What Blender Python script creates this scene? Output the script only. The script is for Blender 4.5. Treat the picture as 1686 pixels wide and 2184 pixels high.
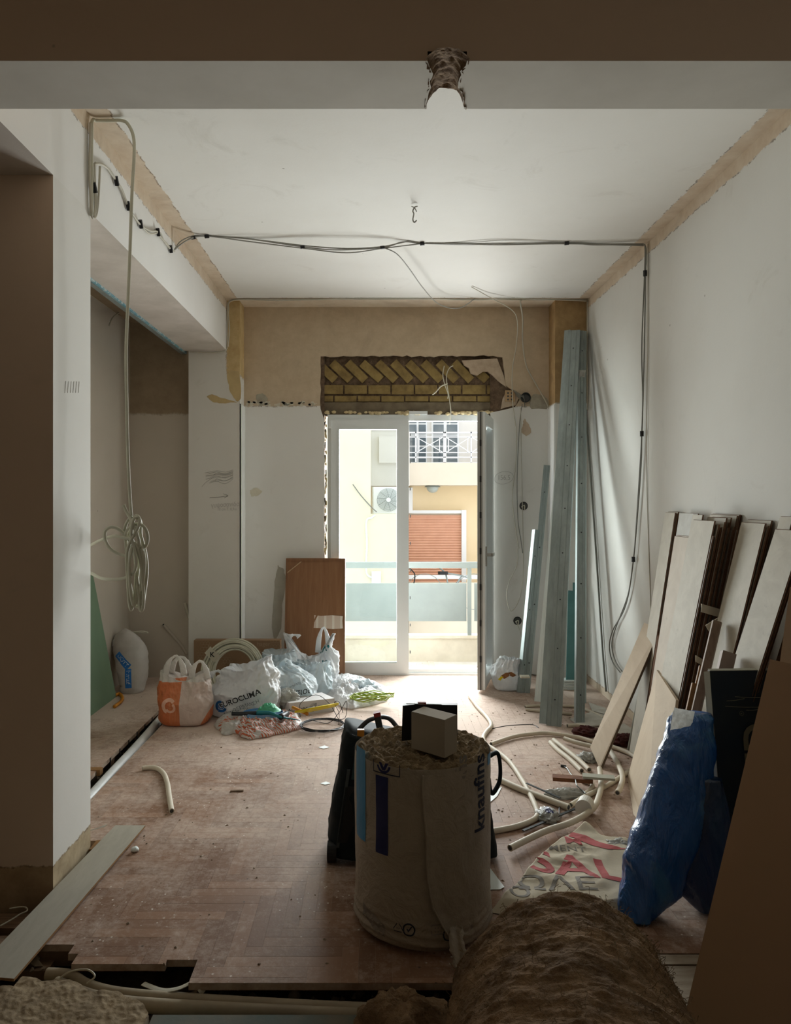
import bpy, bmesh, math, random
from mathutils import Vector, Matrix, noise
from mathutils.bvhtree import BVHTree
from mathutils.geometry import tessellate_polygon
random.seed(7)
S = bpy.context.scene
COL = S.collection
for _o in list(bpy.data.objects):
    bpy.data.objects.remove(_o)

# ---------------------------------------------------------------- camera, light, exposure
F, CX, CY, H = 1600.0, 800.0, 1068.0, 1.55      # focal length in pixels, vanishing point, eye height
cam_d = bpy.data.cameras.new('camera')
cam_d.sensor_fit = 'HORIZONTAL'
cam_d.sensor_width = 36.0
cam_d.lens = F * 36.0 / 1686.0
cam_d.shift_x = (843.0 - CX) / 1686.0
cam_d.shift_y = (CY - 1092.0) / 1686.0
cam_d.clip_start = 0.02
cam = bpy.data.objects.new('camera', cam_d)
cam.location = (0, 0, H)
cam.rotation_euler = (math.pi / 2, 0, 0)
COL.objects.link(cam)
S.camera = cam

S.view_settings.view_transform = 'Standard'
S.view_settings.look = 'None'
S.view_settings.gamma = 1.0
S.view_settings.use_curve_mapping = False
S.view_settings.exposure = 0.27
S.cycles.use_denoising = True
S.cycles.max_bounces = 7
S.cycles.diffuse_bounces = 5
S.cycles.glossy_bounces = 3
S.cycles.transmission_bounces = 6
S.cycles.transparent_max_bounces = 10
S.cycles.sample_clamp_indirect = 4.0
S.cycles.caustics_reflective = False
S.cycles.caustics_refractive = False

world = bpy.data.worlds.new('overcast_sky')
S.world = world
world.use_nodes = True
bg = world.node_tree.nodes['Background']
bg.inputs[0].default_value = (0.93, 0.96, 1.0, 1)
bg.inputs[1].default_value = 1.45

def area(name, loc, rot, sx, sy, power, color):
    l = bpy.data.lights.new(name, 'AREA')
    l.shape = 'RECTANGLE'; l.size = sx; l.size_y = sy
    l.energy = power; l.color = color
    o = bpy.data.objects.new(name, l)
    o.location = loc; o.rotation_euler = rot
    COL.objects.link(o)
    return o
# overcast daylight falling from the street's open sky down through the balcony door
def aim(loc, to): return (Vector(to) - Vector(loc)).to_track_quat('-Z', 'Y').to_euler()
L1 = (0.27, 8.3, 3.75)
DAY = area('street_daylight', L1, aim(L1, (0.2, 5.4, 0.9)), 4.5, 2.2, 300, (0.95, 0.98, 1.0))

# ---------------------------------------------------------------- pixel -> place
def at(x, y, D): return Vector(((x - CX) * D / F, D, H - (y - CY) * D / F))
def fl(x, y, z=0.0):
    D = (H - z) * F / (y - CY)
    return Vector(((x - CX) * D / F, D, z))
def onx(x, y, X):
    D = X * F / (x - CX)
    return Vector((X, D, H - (y - CY) * D / F))

# ---------------------------------------------------------------- mesh helpers
def tag(o, label=None, cat=None, group=None, kind=None):
    if label: o['label'] = label
    if cat: o['category'] = cat
    if group: o['group'] = group
    if kind: o['kind'] = kind
    return o
def empty(name, loc, label=None, cat=None, group=None):
    o = bpy.data.objects.new(name, None)
    o.empty_display_size = 0.05
    o.location = loc
    COL.objects.link(o)
    return tag(o, label, cat, group)
class G:
    """collects vertices and faces"""
    def __init__(s): s.v = []; s.f = []; s.m = []
    def add(s, vs, fs, mi=0):
        b = len(s.v)
        s.v += [Vector(v) for v in vs]
        for f in fs:
            s.f.append([b + i for i in f]); s.m.append(mi)
        return s
def build(name, g, mats, parent=None, smooth=False, origin=None):
    if not isinstance(mats, (list, tuple)): mats = [mats]
    root = Vector((0, 0, 0)); p = parent
    while p is not None:
        root = root + Vector(p.location); p = p.parent
    if parent is None and origin is None:
        n = max(1, len(g.v))
        origin = Vector((sum(v.x for v in g.v) / n, sum(v.y for v in g.v) / n, min(v.z for v in g.v)))
    off = root + (Vector(origin) if origin is not None else Vector((0, 0, 0)))
    me = bpy.data.meshes.new(name)
    me.from_pydata([(v - off)[:] for v in g.v], [], g.f)
    for m in mats: me.materials.append(m)
    me.validate()
    if len(me.polygons) == len(g.m):
        me.polygons.foreach_set('material_index', g.m)
    if smooth: me.polygons.foreach_set('use_smooth', [True] * len(me.polygons))
    me.update()
    o = bpy.data.objects.new(name, me)
    COL.objects.link(o)
    if parent is not None:
        o.parent = parent
        if origin is not None: o.location = Vector(origin)
    else: o.location = off
    return o
BOXF = [(0, 3, 2, 1), (4, 5, 6, 7), (0, 1, 5, 4), (1, 2, 6, 5), (2, 3, 7, 6), (3, 0, 4, 7)]
def bx(g, x0, x1, y0, y1, z0, z1, mi=0):
    return g.add([(x0, y0, z0), (x1, y0, z0), (x1, y1, z0), (x0, y1, z0), (x0, y0, z1), (x1, y0, z1), (x1, y1, z1), (x0, y1, z1)], BOXF, mi)
def box(x0, x1, y0, y1, z0, z1): return bx(G(), x0, x1, y0, y1, z0, z1)
def obox(g, c, s, R=None, mi=0, bev=0.0):
    """oriented box, optionally with chamfered vertical edges"""
    c = Vector(c); R = R or Matrix.Identity(3)
    hx, hy, hz = s[0] / 2, s[1] / 2, s[2] / 2
    if bev > 0:
        b = bev
        prof = [(-hx + b, -hy), (hx - b, -hy), (hx, -hy + b), (hx, hy - b), (hx - b, hy), (-hx + b, hy), (-hx, hy - b), (-hx, -hy + b)]
    else:
        prof = [(-hx, -hy), (hx, -hy), (hx, hy), (-hx, hy)]
    n = len(prof)
    vs = [c + R @ Vector((p[0], p[1], -hz)) for p in prof] + [c + R @ Vector((p[0], p[1], hz)) for p in prof]
    fs = [list(range(n))[::-1], list(range(n, 2 * n))] + [[i, (i + 1) % n, n + (i + 1) % n, n + i] for i in range(n)]
    return g.add(vs, fs, mi)
def extr(g, prof, p0, p1, u, mi=0, closed=True, cap=True):
    """extrude a 2D profile from p0 to p1, profile x axis along u"""
    p0 = Vector(p0); p1 = Vector(p1); w = (p1 - p0).normalized()
    u = Vector(u); u = (u - w * u.dot(w)).normalized(); v = w.cross(u)
    n = len(prof)
    vs = [p0 + u * a + v * b for a, b in prof] + [p1 + u * a + v * b for a, b in prof]
    fs = [[i, (i + 1) % n, n + (i + 1) % n, n + i] for i in range(n if closed else n - 1)]
    if cap and closed: fs += [list(range(n))[::-1], list(range(n, 2 * n))]
    return g.add(vs, fs, mi)
def prism(g, pts, d, mi=0):
    """polygon pts extruded by vector d"""
    d = Vector(d); n = len(pts); pts = [Vector(p) for p in pts]
    tri = tessellate_polygon([pts])
    vs = pts + [p + d for p in pts]
    fs = [list(t) for t in tri] + [[n + i for i in t][::-1] for t in tri] + [[i, n + i, n + (i + 1) % n, (i + 1) % n] for i in range(n)]
    return g.add(vs, fs, mi)
def spline(P, k=8):
    P = [Vector(p) for p in P]
    if len(P) < 3: 
        return [P[0].lerp(P[-1], i / k) for i in range(k + 1)]
    out = []
    for i in range(len(P) - 1):
        a = P[max(0, i - 1)]; b = P[i]; c = P[i + 1]; d = P[min(len(P) - 1, i + 2)]
        for j in range(k):
            t = j / k
            out.append(0.5 * ((2 * b) + (c - a) * t + (2 * a - 5 * b + 4 * c - d) * t * t + (3 * b - a - 3 * c + d) * t ** 3))
    out.append(P[-1])
    return out
def tube(g, P, r, seg=8, mi=0, cap=True, flat=1.0, up=None, hollow=False):
    n = len(P); rr = r if callable(r) else (lambda t: r)
    t0 = (P[1] - P[0]).normalized()
    ref = Vector(up) if up else (Vector((0, 0, 1)) if abs(t0.z) < 0.9 else Vector((1, 0, 0)))
    u = (ref - t0 * ref.dot(t0)).normalized()
    vs = []
    for i in range(n):
        t = (P[min(n - 1, i + 1)] - P[max(0, i - 1)])
        t = t.normalized() if t.length > 1e-9 else t0
        u = (u - t * u.dot(t)); u = u.normalized() if u.length > 1e-6 else Vector((0, 0, 1))
        v = t.cross(u)
        R = rr(i / (n - 1))
        for j in range(seg):
            a = 2 * math.pi * j / seg
            vs.append(P[i] + u * math.cos(a) * R * flat + v * math.sin(a) * R)
        t0 = t
    fs = [[i * seg + j, i * seg + (j + 1) % seg, (i + 1) * seg + (j + 1) % seg, (i + 1) * seg + j] for i in range(n - 1) for j in range(seg)]
    if cap and not hollow:
        fs += [list(range(seg))[::-1], [(n - 1) * seg + j for j in range(seg)]]
    return g.add(vs, fs, mi)
def cable(name, P, r, m, parent=None, k=8, seg=6, **kw):
    g = G(); tube(g, spline(P, k), r, seg)
    o = build(name, g, m, parent, smooth=True)
    if kw: tag(o, **kw)
    return o
def grid(g, nu, nv, fn, mi=0, wrap=False):
    vs = [fn(i / nu, j / nv) for j in range(nv + 1) for i in range(nu + (0 if wrap else 1))]
    w = nu if wrap else nu + 1
    fs = [[j * w + i, j * w + (i + 1) % w, (j + 1) * w + (i + 1) % w, (j + 1) * w + i] for j in range(nv) for i in range(nu)]
    return g.add(vs, fs, mi)
def nz(p, s=1.0, o=0): return noise.noise(Vector(p) * s + Vector((o * 3.17, o * 1.31, o * 7.7)))
def crumple(p, s, o=0):
    """ridged folds"""
    q = Vector(p) * s + Vector((o * 5.1, o * 2.3, o))
    a = 1 - abs(noise.noise(q)) * 2.4
    b = 1 - abs(noise.noise(q * 2.13 + Vector((4, 9, 2)))) * 2.4
    c = 1 - abs(noise.noise(q * 4.6 + Vector((1, 5, 7)))) * 2.4
    return a * 0.55 + b * 0.3 + c * 0.15

# ---------------------------------------------------------------- text as meshes
_tc = {}
def textmesh(s, size=1.0, bold=0.0, fine=0.25):
    key = (s, bold, fine)
    if key not in _tc:
        c = bpy.data.curves.new('t', 'FONT'); c.body = s; c.size = 1.0; c.offset = bold
        c.align_x = 'CENTER'; c.align_y = 'CENTER'; c.resolution_u = 4
        o = bpy.data.objects.new('t', c); COL.objects.link(o)
        dg = bpy.context.evaluated_depsgraph_get(); dg.update()
        me = bpy.data.meshes.new_from_object(o.evaluated_get(dg))
        bm = bmesh.new(); bm.from_mesh(me)
        bmesh.ops.triangulate(bm, faces=bm.faces[:])
        for _ in range(4):
            es = [e for e in bm.edges if e.calc_length() > fine]
            if not es: break
            bmesh.ops.subdivide_edges(bm, edges=es, cuts=1)
            bmesh.ops.triangulate(bm, faces=bm.faces[:])
        bm.verts.ensure_lookup_table()
        for i, v in enumerate(bm.verts): v.index = i
        _tc[key] = ([(v.co.x, v.co.y) for v in bm.verts], [[v.index for v in f.verts] for f in bm.faces])
        bm.free(); bpy.data.meshes.remove(me); bpy.data.objects.remove(o); bpy.data.curves.remove(c)
    V, T = _tc[key]
    return [(x * size, y * size) for x, y in V], T
def mapped(g, V, T, fn, mi=0):
    P = [fn(u, v) for u, v in V]
    keep = [t for t in T if all(P[i] is not None for i in t)]
    g.add([p if p is not None else Vector((0, 0, 0)) for p in P], keep, mi)
    used = set(i for t in keep for i in t)
    if len(used) < len(P):                      # drop unused points
        b = len(g.v) - len(P); k0 = len(g.f) - len(keep)
        idx = {}; nv = []
        for i in sorted(used): idx[b + i] = b + len(nv); nv.append(g.v[b + i])
        g.v = g.v[:b] + nv
        for k in range(k0, len(g.f)): g.f[k] = [idx[i] for i in g.f[k]]
    return g
def rect2(x0, x1, y0, y1, n=6, m=6):
    V = [(x0 + (x1 - x0) * i / n, y0 + (y1 - y0) * j / m) for j in range(m + 1) for i in range(n + 1)]
    T = [[j * (n + 1) + i, j * (n + 1) + i + 1, (j + 1) * (n + 1) + i + 1, (j + 1) * (n + 1) + i] for j in range(m) for i in range(n)]
    return V, T
def poly2(P, n=4):
    bm = bmesh.new(); vs = [bm.verts.new((x, y, 0)) for x, y in P]
    bm.faces.new(vs); bmesh.ops.triangulate(bm, faces=bm.faces[:])
    L = max(e.calc_length() for e in bm.edges) / n
    for _ in range(4):
        es = [e for e in bm.edges if e.calc_length() > L]
        if not es: break
        bmesh.ops.subdivide_edges(bm, edges=es, cuts=1); bmesh.ops.triangulate(bm, faces=bm.faces[:])
    for i, v in enumerate(bm.verts): v.index = i
    r = [(v.co.x, v.co.y) for v in bm.verts], [[v.index for v in f.verts] for f in bm.faces]
    bm.free(); return r
def ring2(r0, r1, a0=0, a1=360, n=32, cx=0, cy=0):
    V = []
    for i in range(n + 1):
        a = math.radians(a0 + (a1 - a0) * i / n)
        V += [(cx + r0 * math.cos(a), cy + r0 * math.sin(a)), (cx + r1 * math.cos(a), cy + r1 * math.sin(a))]
    return V, [[2 * i, 2 * i + 1, 2 * i + 3, 2 * i + 2] for i in range(n)]
def projector(obj, origin, ux, uy, d, eps=0.0025, far=3.0):
    """(u,v) on a plane -> the surface of obj, cast along d"""
    me = obj.data; mw = Vector(obj.location); p = obj.parent
    while p is not None: mw = mw + Vector(p.location); p = p.parent
    bvh = BVHTree.FromPolygons([v.co + mw for v in me.vertices], [tuple(pl.vertices) for pl in me.polygons])
    origin = Vector(origin); ux = Vector(ux); uy = Vector(uy); d = Vector(d).normalized()
    def fn(u, v):
        o = origin + ux * u + uy * v
        h = bvh.ray_cast(o, d, far)
        return None if h[0] is None else h[0] - d * eps
    return fn

# ---------------------------------------------------------------- materials
class NT:
    def __init__(s, name):
        s.mat = bpy.data.materials.new(name); s.mat.use_nodes = True
        s.t = s.mat.node_tree; s.N = s.t.nodes; s.L = s.t.links
        s.bsdf = s.N['Principled BSDF']; s.out = s.N['Material Output']
    def new(s, typ, **ins):
        n = s.N.new(typ)
        for k, v in ins.items():
            if k.startswith('_'): setattr(n, k[1:], v)
            else: s.set(n.inputs[k.replace('_', ' ')] if k.replace('_', ' ') in n.inputs else n.inputs[k], v)
        return n
    def set(s, inp, v):
        if isinstance(v, bpy.types.NodeSocket): s.L.new(v, inp)
        elif isinstance(v, (tuple, list)) and len(v) == 3 and inp.type == 'RGBA': inp.default_value = (*v, 1)
        else: inp.default_value = v
    def math(s, op, a, b=0.0, clamp=False):
        n = s.N.new('ShaderNodeMath'); n.operation = op; n.use_clamp = clamp
        s.set(n.inputs[0], a); s.set(n.inputs[1], b); return n.outputs[0]
    def step(s, x, e, soft=0.01):
        return s.math('DIVIDE', s.math('SUBTRACT', x, e), soft, True)
    def mix(s, f, a, b):
        n = s.N.new('ShaderNodeMix'); n.data_type = 'RGBA'
        s.set(n.inputs[0], f); s.set(n.inputs[6], a); s.set(n.inputs[7], b); return n.outputs[2]
    def noise(s, vec, scale, detail=4, rough=0.6, dist=0.0):
        n = s.N.new('ShaderNodeTexNoise'); n.inputs['Scale'].default_value = scale
        n.inputs['Detail'].default_value = detail; n.inputs['Roughness'].default_value = rough
        n.inputs['Distortion'].default_value = dist
        if vec is not None: s.L.new(vec, n.inputs['Vector'])
        return n.outputs[0]
    def obj(s, scale=(1, 1, 1), rot=(0, 0, 0)):
        tc = s.N.new('ShaderNodeTexCoord'); m = s.N.new('ShaderNodeMapping')
        m.inputs['Scale'].default_value = scale; m.inputs['Rotation'].default_value = rot
        s.L.new(tc.outputs['Object'], m.inputs[0]); return m.outputs[0]
    def pos(s):
        g = s.N.new('ShaderNodeNewGeometry'); x = s.N.new('ShaderNodeSeparateXYZ')
        s.L.new(g.outputs['Position'], x.inputs[0])
        return g.outputs['Position'], x.outputs[0], x.outputs[1], x.outputs[2]
    def bump(s, h, strength=0.3, dist=0.01):
        b = s.N.new('ShaderNodeBump'); b.inputs['Strength'].default_value = strength
        b.inputs['Distance'].default_value = dist
        s.L.new(h, b.inputs['Height']); s.L.new(b.outputs[0], s.bsdf.inputs['Normal'])
    def col(s, c): s.set(s.bsdf.inputs['Base Color'], c)
    def rough(s, r): s.set(s.bsdf.inputs['Roughness'], r)
def mat(name, c1, c2=None, scale=6, rough=0.8, metal=0.0, bump=0.0, bscale=40, stretch=(1, 1, 1), spec=0.4, lo=0.35, hi=0.65, bdist=0.004, coat=0.0):
    n = NT(name); v = n.obj(stretch)
    if c2 is not None:
        f = n.math('DIVIDE', n.math('SUBTRACT', n.noise(v, scale, 5), lo), hi - lo, True)
        n.col(n.mix(f, c1, c2))
    else: n.col(c1)
    n.rough(rough); n.bsdf.inputs['Metallic'].default_value = metal
    n.bsdf.inputs['Specular IOR Level'].default_value = spec
    n.bsdf.inputs['Coat Weight'].default_value = coat
    if bump > 0: n.bump(n.noise(v, bscale, 5), bump, bdist)
    return n.mat
def plastic_film(name, c1, c2=None, scale=8, rough=0.35, trans=0.35, stripes=None):
    n = NT(name); v = n.obj()
    base = n.mix(n.math('DIVIDE', n.math('SUBTRACT', n.noise(v, scale, 3), 0.4), 0.2, True), c1, c2) if c2 else None
    if base is None:
        base = n.mix(0.0, c1, c1)
    if stripes: base = stripes(n, base)
    n.col(base); n.rough(rough)
    n.bsdf.inputs['Specular IOR Level'].default_value = 0.5
    n.bump(n.noise(v, 16, 6, 0.6, 1.5), 0.6, 0.022)
    tr = n.new('ShaderNodeBsdfTranslucent', Color=base)
    mx = n.N.new('ShaderNodeMixShader'); mx.inputs[0].default_value = trans
    n.L.new(n.bsdf.outputs[0], mx.inputs[1]); n.L.new(tr.outputs[0], mx.inputs[2]); n.L.new(mx.outputs[0], n.out.inputs[0])
    return n.mat
M = {}
DAY2 = area('door_daylight', (0.27, 6.90, 1.30), (math.radians(-98), 0, 0), 1.36, 2.1, 140, (0.955, 0.985, 0.985))
# ================================================================ SETTING
XL, XR, YB = -1.275, 1.815, 6.66         # left beam face, right wall, back wall
ZC, ZB = H + 1.72, H + 1.29              # ceiling, beam soffit
# --- paint and plaster
def paint(name, white=(0.78, 0.77, 0.73), raw=None, masks=None, speck=True):
    n = NT(name); P, X, Y, Z = n.pos()
    big = n.noise(P, 1.3, 4, 0.6)
    c = n.mix(n.math('MULTIPLY', n.step(big, 0.42, 0.3), 0.5), white, tuple(w * k for w, k in zip(white, (0.90, 0.885, 0.86))))
    if speck:
        vo = n.new('ShaderNodeTexVoronoi', Scale=6.5); n.L.new(P, vo.inputs['Vector'])
        d = n.math('SUBTRACT', 1.0, n.step(vo.outputs['Distance'], 0.035, 0.02))
        gate = n.step(n.noise(P, 3.1, 2), 0.56, 0.03)
        c = n.mix(n.math('MULTIPLY', n.math('MULTIPLY', d, gate), 0.6), c, (0.2, 0.17, 0.13))
        sm = n.step(n.noise(P, 2.2, 6, 0.7, 1.2), 0.60, 0.14)
        c = n.mix(n.math('MULTIPLY', sm, 0.22), c, (0.42, 0.38, 0.31))
    fine = n.noise(P, 9, 5, 0.7); edge = n.math('MULTIPLY', n.math('SUBTRACT', n.noise(P, 14, 6, 0.75), 0.5), 0.05)
    if raw:
        rc = n.mix(n.step(fine, 0.35, 0.35), raw[0], raw[1])
        rc = n.mix(n.math('MULTIPLY', n.step(n.noise(P, 2.0, 5, 0.7, 0.8), 0.52, 0.2), 0.35), rc, tuple(k * 0.62 for k in raw[1]))
        mk = masks(n, X, Y, Z, edge); m2 = masks(n, X, Y, Z, n.math('ADD', edge, 0.007))
        c = n.mix(mk, c, rc)
        torn = n.math('MULTIPLY', n.math('ABSOLUTE', n.math('SUBTRACT', m2, mk)), n.step(n.noise(P, 24, 3, 0.7), 0.48, 0.08))
        c = n.mix(n.math('MULTIPLY', torn, 0.75), c, (0.16, 0.11, 0.07))
    n.col(c); n.rough(0.75); n.bsdf.inputs['Specular IOR Level'].default_value = 0.25
    n.bump(n.noise(P, 30, 6, 0.7), 0.18, 0.004)
    return n.mat
TAN = ((0.56, 0.45, 0.33), (0.42, 0.32, 0.22))
CREAM = ((0.70, 0.60, 0.47), (0.60, 0.48, 0.35))
M['ceiling'] = paint('ceiling_paint', (0.80, 0.79, 0.745), CREAM, lambda n, X, Y, Z, e:
    n.math('MAXIMUM', n.math('MAXIMUM', n.step(n.math('ADD', X, e), XR - 0.085, 0.004),
           n.math('SUBTRACT', 1.0, n.step(n.math('ADD', X, e), XL + 0.10, 0.004))),
           n.step(n.math('ADD', Y, e), 6.36, 0.006)))
M['wall_right'] = paint('right_wall_paint', (0.735, 0.73, 0.69), CREAM, lambda n, X, Y, Z, e:
    n.math('MAXIMUM', n.step(n.math('ADD', Z, e), ZC - 0.075, 0.004), n.math('SUBTRACT', 1.0, n.step(n.math('ADD', Z, e), 0.06, 0.006))))
M['beam_face'] = paint('beam_face_paint', (0.80, 0.79, 0.76), CREAM, lambda n, X, Y, Z, e:
    n.math('MULTIPLY', n.step(n.math('ADD', Z, e), ZC - 0.085, 0.004), n.step(X, XL - 0.02, 0.001)), speck=False)
M['back'] = paint('back_wall_paint', (0.78, 0.77, 0.73), ((0.60, 0.485, 0.345), (0.51, 0.40, 0.275)), lambda n, X, Y, Z, e:
    n.step(n.math('ADD', Z, e), 2.385, 0.008))
def colmask(n, X, Y, Z, e):
    a = n.step(n.math('ADD', X, e), -1.285, 0.01)
    return n.math('MULTIPLY', a, n.step(n.math('ADD', Z, n.math('MULTIPLY', e, 3.0)), 2.62, 0.02))
M['column_left'] = paint('left_column_paint', (0.74, 0.72, 0.67), ((0.66, 0.50, 0.26), (0.50, 0.34, 0.15)), colmask)
M['column_right'] = paint('right_column_paint', (0.78, 0.77, 0.73), ((0.46, 0.31, 0.15), (0.32, 0.20, 0.09)), lambda n, X, Y, Z, e:
    n.step(n.math('ADD', Z, e), 2.385, 0.008))
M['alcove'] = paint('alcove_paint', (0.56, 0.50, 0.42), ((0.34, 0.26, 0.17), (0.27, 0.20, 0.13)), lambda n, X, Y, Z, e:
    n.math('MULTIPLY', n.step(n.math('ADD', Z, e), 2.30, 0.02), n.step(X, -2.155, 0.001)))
M['pillar'] = paint('pillar_paint', (0.77, 0.76, 0.72), ((0.55, 0.44, 0.28), (0.36, 0.27, 0.16)), lambda n, X, Y, Z, e:
    n.math('SUBTRACT', 1.0, n.step(n.math('ADD', Z, e), 0.10, 0.006)), speck=False)
M['front_paint'] = paint('brown_wall_paint', (0.72, 0.585, 0.465), ((0.50, 0.37, 0.23), (0.36, 0.26, 0.16)), lambda n, X, Y, Z, e:
    n.math('SUBTRACT', 1.0, n.step(n.math('ADD', Z, e), 0.10, 0.006)))
M['rear'] = mat('rear_room_plaster', (0.70, 0.58, 0.46), (0.63, 0.52, 0.40), 2, 0.9)
M['soffit'] = mat('beam_soffit_cement', (0.66, 0.60, 0.54), (0.50, 0.45, 0.39), 2.2, 0.9, bump=0.3, bscale=35)
M['white_soffit'] = mat('cross_beam_soffit_paint', (0.66, 0.63, 0.56), (0.58, 0.55, 0.48), 2.2, 0.9)
M['rubble'] = mat('broken_masonry', (0.34, 0.24, 0.15), (0.16, 0.10, 0.06), 22, 0.95, bump=0.9, bscale=60, bdist=0.01)
M['screed'] = mat('rough_screed', (0.38, 0.29, 0.18), (0.26, 0.195, 0.12), 12, 0.95, bump=0.6, bscale=90, bdist=0.004)
M['dirt'] = mat('subfloor_dirt', (0.16, 0.115, 0.075), (0.07, 0.05, 0.035), 14, 0.95, bump=0.9, bscale=60, bdist=0.012)

# --- ceiling
g = G(); bx(g, XL - 0.05, XR + 0.25, 2.3, 6.95, ZC, ZC + 0.2)
tag(build('ceiling', g, M['ceiling'], origin=(0, 4, ZC)), kind='structure')
g = G(); bx(g, -3.2, XR + 0.25, -2.4, 2.3, ZC, ZC + 0.2)
tag(build('ceiling', g, M['rear'], origin=(0, 0, ZC)), kind='structure')
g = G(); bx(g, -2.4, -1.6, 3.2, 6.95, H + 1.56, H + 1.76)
tag(build('ceiling', g, M['alcove'], origin=(-1.9, 5, H + 1.56)), kind='structure')

# --- walls
g = box(XR, XR + 0.25, -2.4, 6.95, -0.2, ZC)
tag(build('wall_right', g, M['wall_right'], origin=(XR, 3, 0)), kind='structure')
g = box(-3.2, -3.0, -2.4, 3.4, -0.2, ZC)
tag(build('wall_left_rear', g, M['rear'], origin=(-3, 0, 0)), kind='structure')
g = box(-3.2, XR + 0.25, -2.5, -2.3, -0.2, ZC)
tag(build('wall_rear', g, M['rear'], origin=(0, -2.3, 0)), kind='structure')
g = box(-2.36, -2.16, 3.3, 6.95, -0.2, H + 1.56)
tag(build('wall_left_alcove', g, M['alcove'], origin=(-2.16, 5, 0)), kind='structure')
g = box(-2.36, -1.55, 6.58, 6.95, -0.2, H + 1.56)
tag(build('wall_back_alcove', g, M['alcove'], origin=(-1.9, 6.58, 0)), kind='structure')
# pillar: front face brown, side white
g = G()
g.add([(-3.1, 2.97, -0.2), (XL, 2.97, -0.2), (XL, 2.97, ZB), (-3.1, 2.97, ZB)], [(0, 1, 2, 3)], 0)
g.add([(XL, 2.97, -0.2), (XL, 3.36, -0.2), (XL, 3.36, ZB), (XL, 2.97, ZB)], [(0, 1, 2, 3)], 1)
g.add([(XL, 3.36, -0.2), (-3.1, 3.36, -0.2), (-3.1, 3.36, ZB), (XL, 3.36, ZB)], [(0, 1, 2, 3)], 1)
g.add([(-3.1, 3.36, -0.2), (-3.1, 2.97, -0.2), (-3.1, 2.97, ZB), (-3.1, 3.36, ZB)], [(0, 1, 2, 3)], 0)
tag(build('wall_pillar', g, [M['front_paint'], M['pillar']], origin=(XL, 3, 0)), kind='structure')
# beam along the left side
g = G()
x0, x1, y0, y1 = -1.65, XL, 2.4, 6.46
g.add([(x1, y0, ZB), (x1, y1, ZB), (x1, y1, ZC), (x1, y0, ZC)], [(0, 1, 2, 3)], 0)
g.add([(x0, y0, ZB), (x0, y1, ZB), (x1, y1, ZB), (x1, y0, ZB)], [(0, 1, 2, 3)], 1)
g.add([(x0, y0, ZB), (x0, y0, ZC), (x0, y1, ZC), (x0, y1, ZB)], [(0, 1, 2, 3)], 1)
g.add([(-3.1, 2.4, ZB), (-3.1, 2.97, ZB), (x0, 2.97, ZB), (x0, 2.4, ZB)], [(0, 1, 2, 3)], 1)
g.add([(-3.1, 2.4, ZC), (-3.1, 3.4, ZC), (x0, 3.4, ZC), (x0, 2.4, ZC)], [(0, 1, 2, 3)], 1)
g.add([(-3.1, 3.36, ZB), (x0, 3.36, ZB), (x0, 3.36, ZC), (-3.1, 3.36, ZC)], [(0, 1, 2, 3)], 1)
tag(build('trim_2', g, [M['beam_face'], M['soffit']], origin=(XL, 4, ZB)), kind='structure')
# plasterboard strip with blue jointing tape along the beam's inner edge
M['tape_blue'] = mat('blue_joint_tape', (0.16, 0.34, 0.40), (0.45, 0.55, 0.55), 30, 0.7, lo=0.5, hi=0.56)
M['galv'] = mat('galvanised_steel', (0.33, 0.375, 0.365), (0.25, 0.29, 0.28), 3, 0.42, metal=0.5, stretch=(6, 6, 0.6))
g = G(); bx(g, -1.665, -1.651, 3.4, 6.57, ZB - 0.005, ZB + 0.27); bx(g, -1.70, -1.665, 3.4, 6.57, ZB - 0.008, ZB + 0.0, 1)
bx(g, -1.653, -1.640, 3.4, 6.45, ZB - 0.012, ZB - 0.001, 0)
tag(build('trim_3', g, [M['tape_blue'], M['galv']], origin=(-1.66, 5, ZB)), kind='structure')

# cross beam with a hole knocked through
def sf(x, y):
    D = 1.29 * F / (CY - y); return Vector(((x - CX) * D / F, D, ZB))
Ls = [(911, 132), (914, 138), (919, 149), (923, 158), (921, 166), (916, 173), (917, 180), (919, 187), (914, 196), (912, 208), (909, 220), (910, 230)]
Rs = [(995, 132), (993, 140), (981, 152), (983, 160), (979, 168), (977, 176), (976, 187), (983, 197), (987, 206), (986, 219), (990, 230)]
L3 = [sf(*p) for p in Ls]; R3 = [sf(*p) for p in Rs]
L3[0].y = R3[0].y = 2.20; L3[-1].y = R3[-1].y = 2.47
g = G()
for side, (edge, xe) in enumerate(((L3, -3.1), (R3, XR + 0.1))):
    e = [Vector((p.x, p.y, ZB)) for p in edge]; fr, bk = e[0], e[-1]
    poly = e + [Vector((xe, 2.47, ZB)), Vector((xe, 2.20, ZB))]
    n = len(poly); tri = tessellate_polygon([poly])
    g.add(poly, [list(t) for t in tri], 1)
    g.add([Vector((xe, 2.2, ZB)), fr, Vector((fr.x, 2.2, ZC)), Vector((xe, 2.2, ZC))], [(0, 1, 2, 3)], 0)
    g.add([Vector((xe, 2.47, ZB)), bk, Vector((bk.x, 2.47, ZC)), Vector((xe, 2.47, ZC))], [(0, 1, 2, 3)], 0)
    for a, b in zip(e[:-1], e[1:]):
        g.add([a, b, b + Vector((0, 0, ZC - ZB)), a + Vector((0, 0, ZC - ZB))], [(0, 1, 2, 3)], 2)
g.add([(L3[0].x, 2.2, ZB + 0.028), (R3[0].x, 2.2, ZB + 0.028), (R3[0].x, 2.2, ZC), (L3[0].x, 2.2, ZC)], [(0, 1, 2, 3)], 0)
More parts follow.
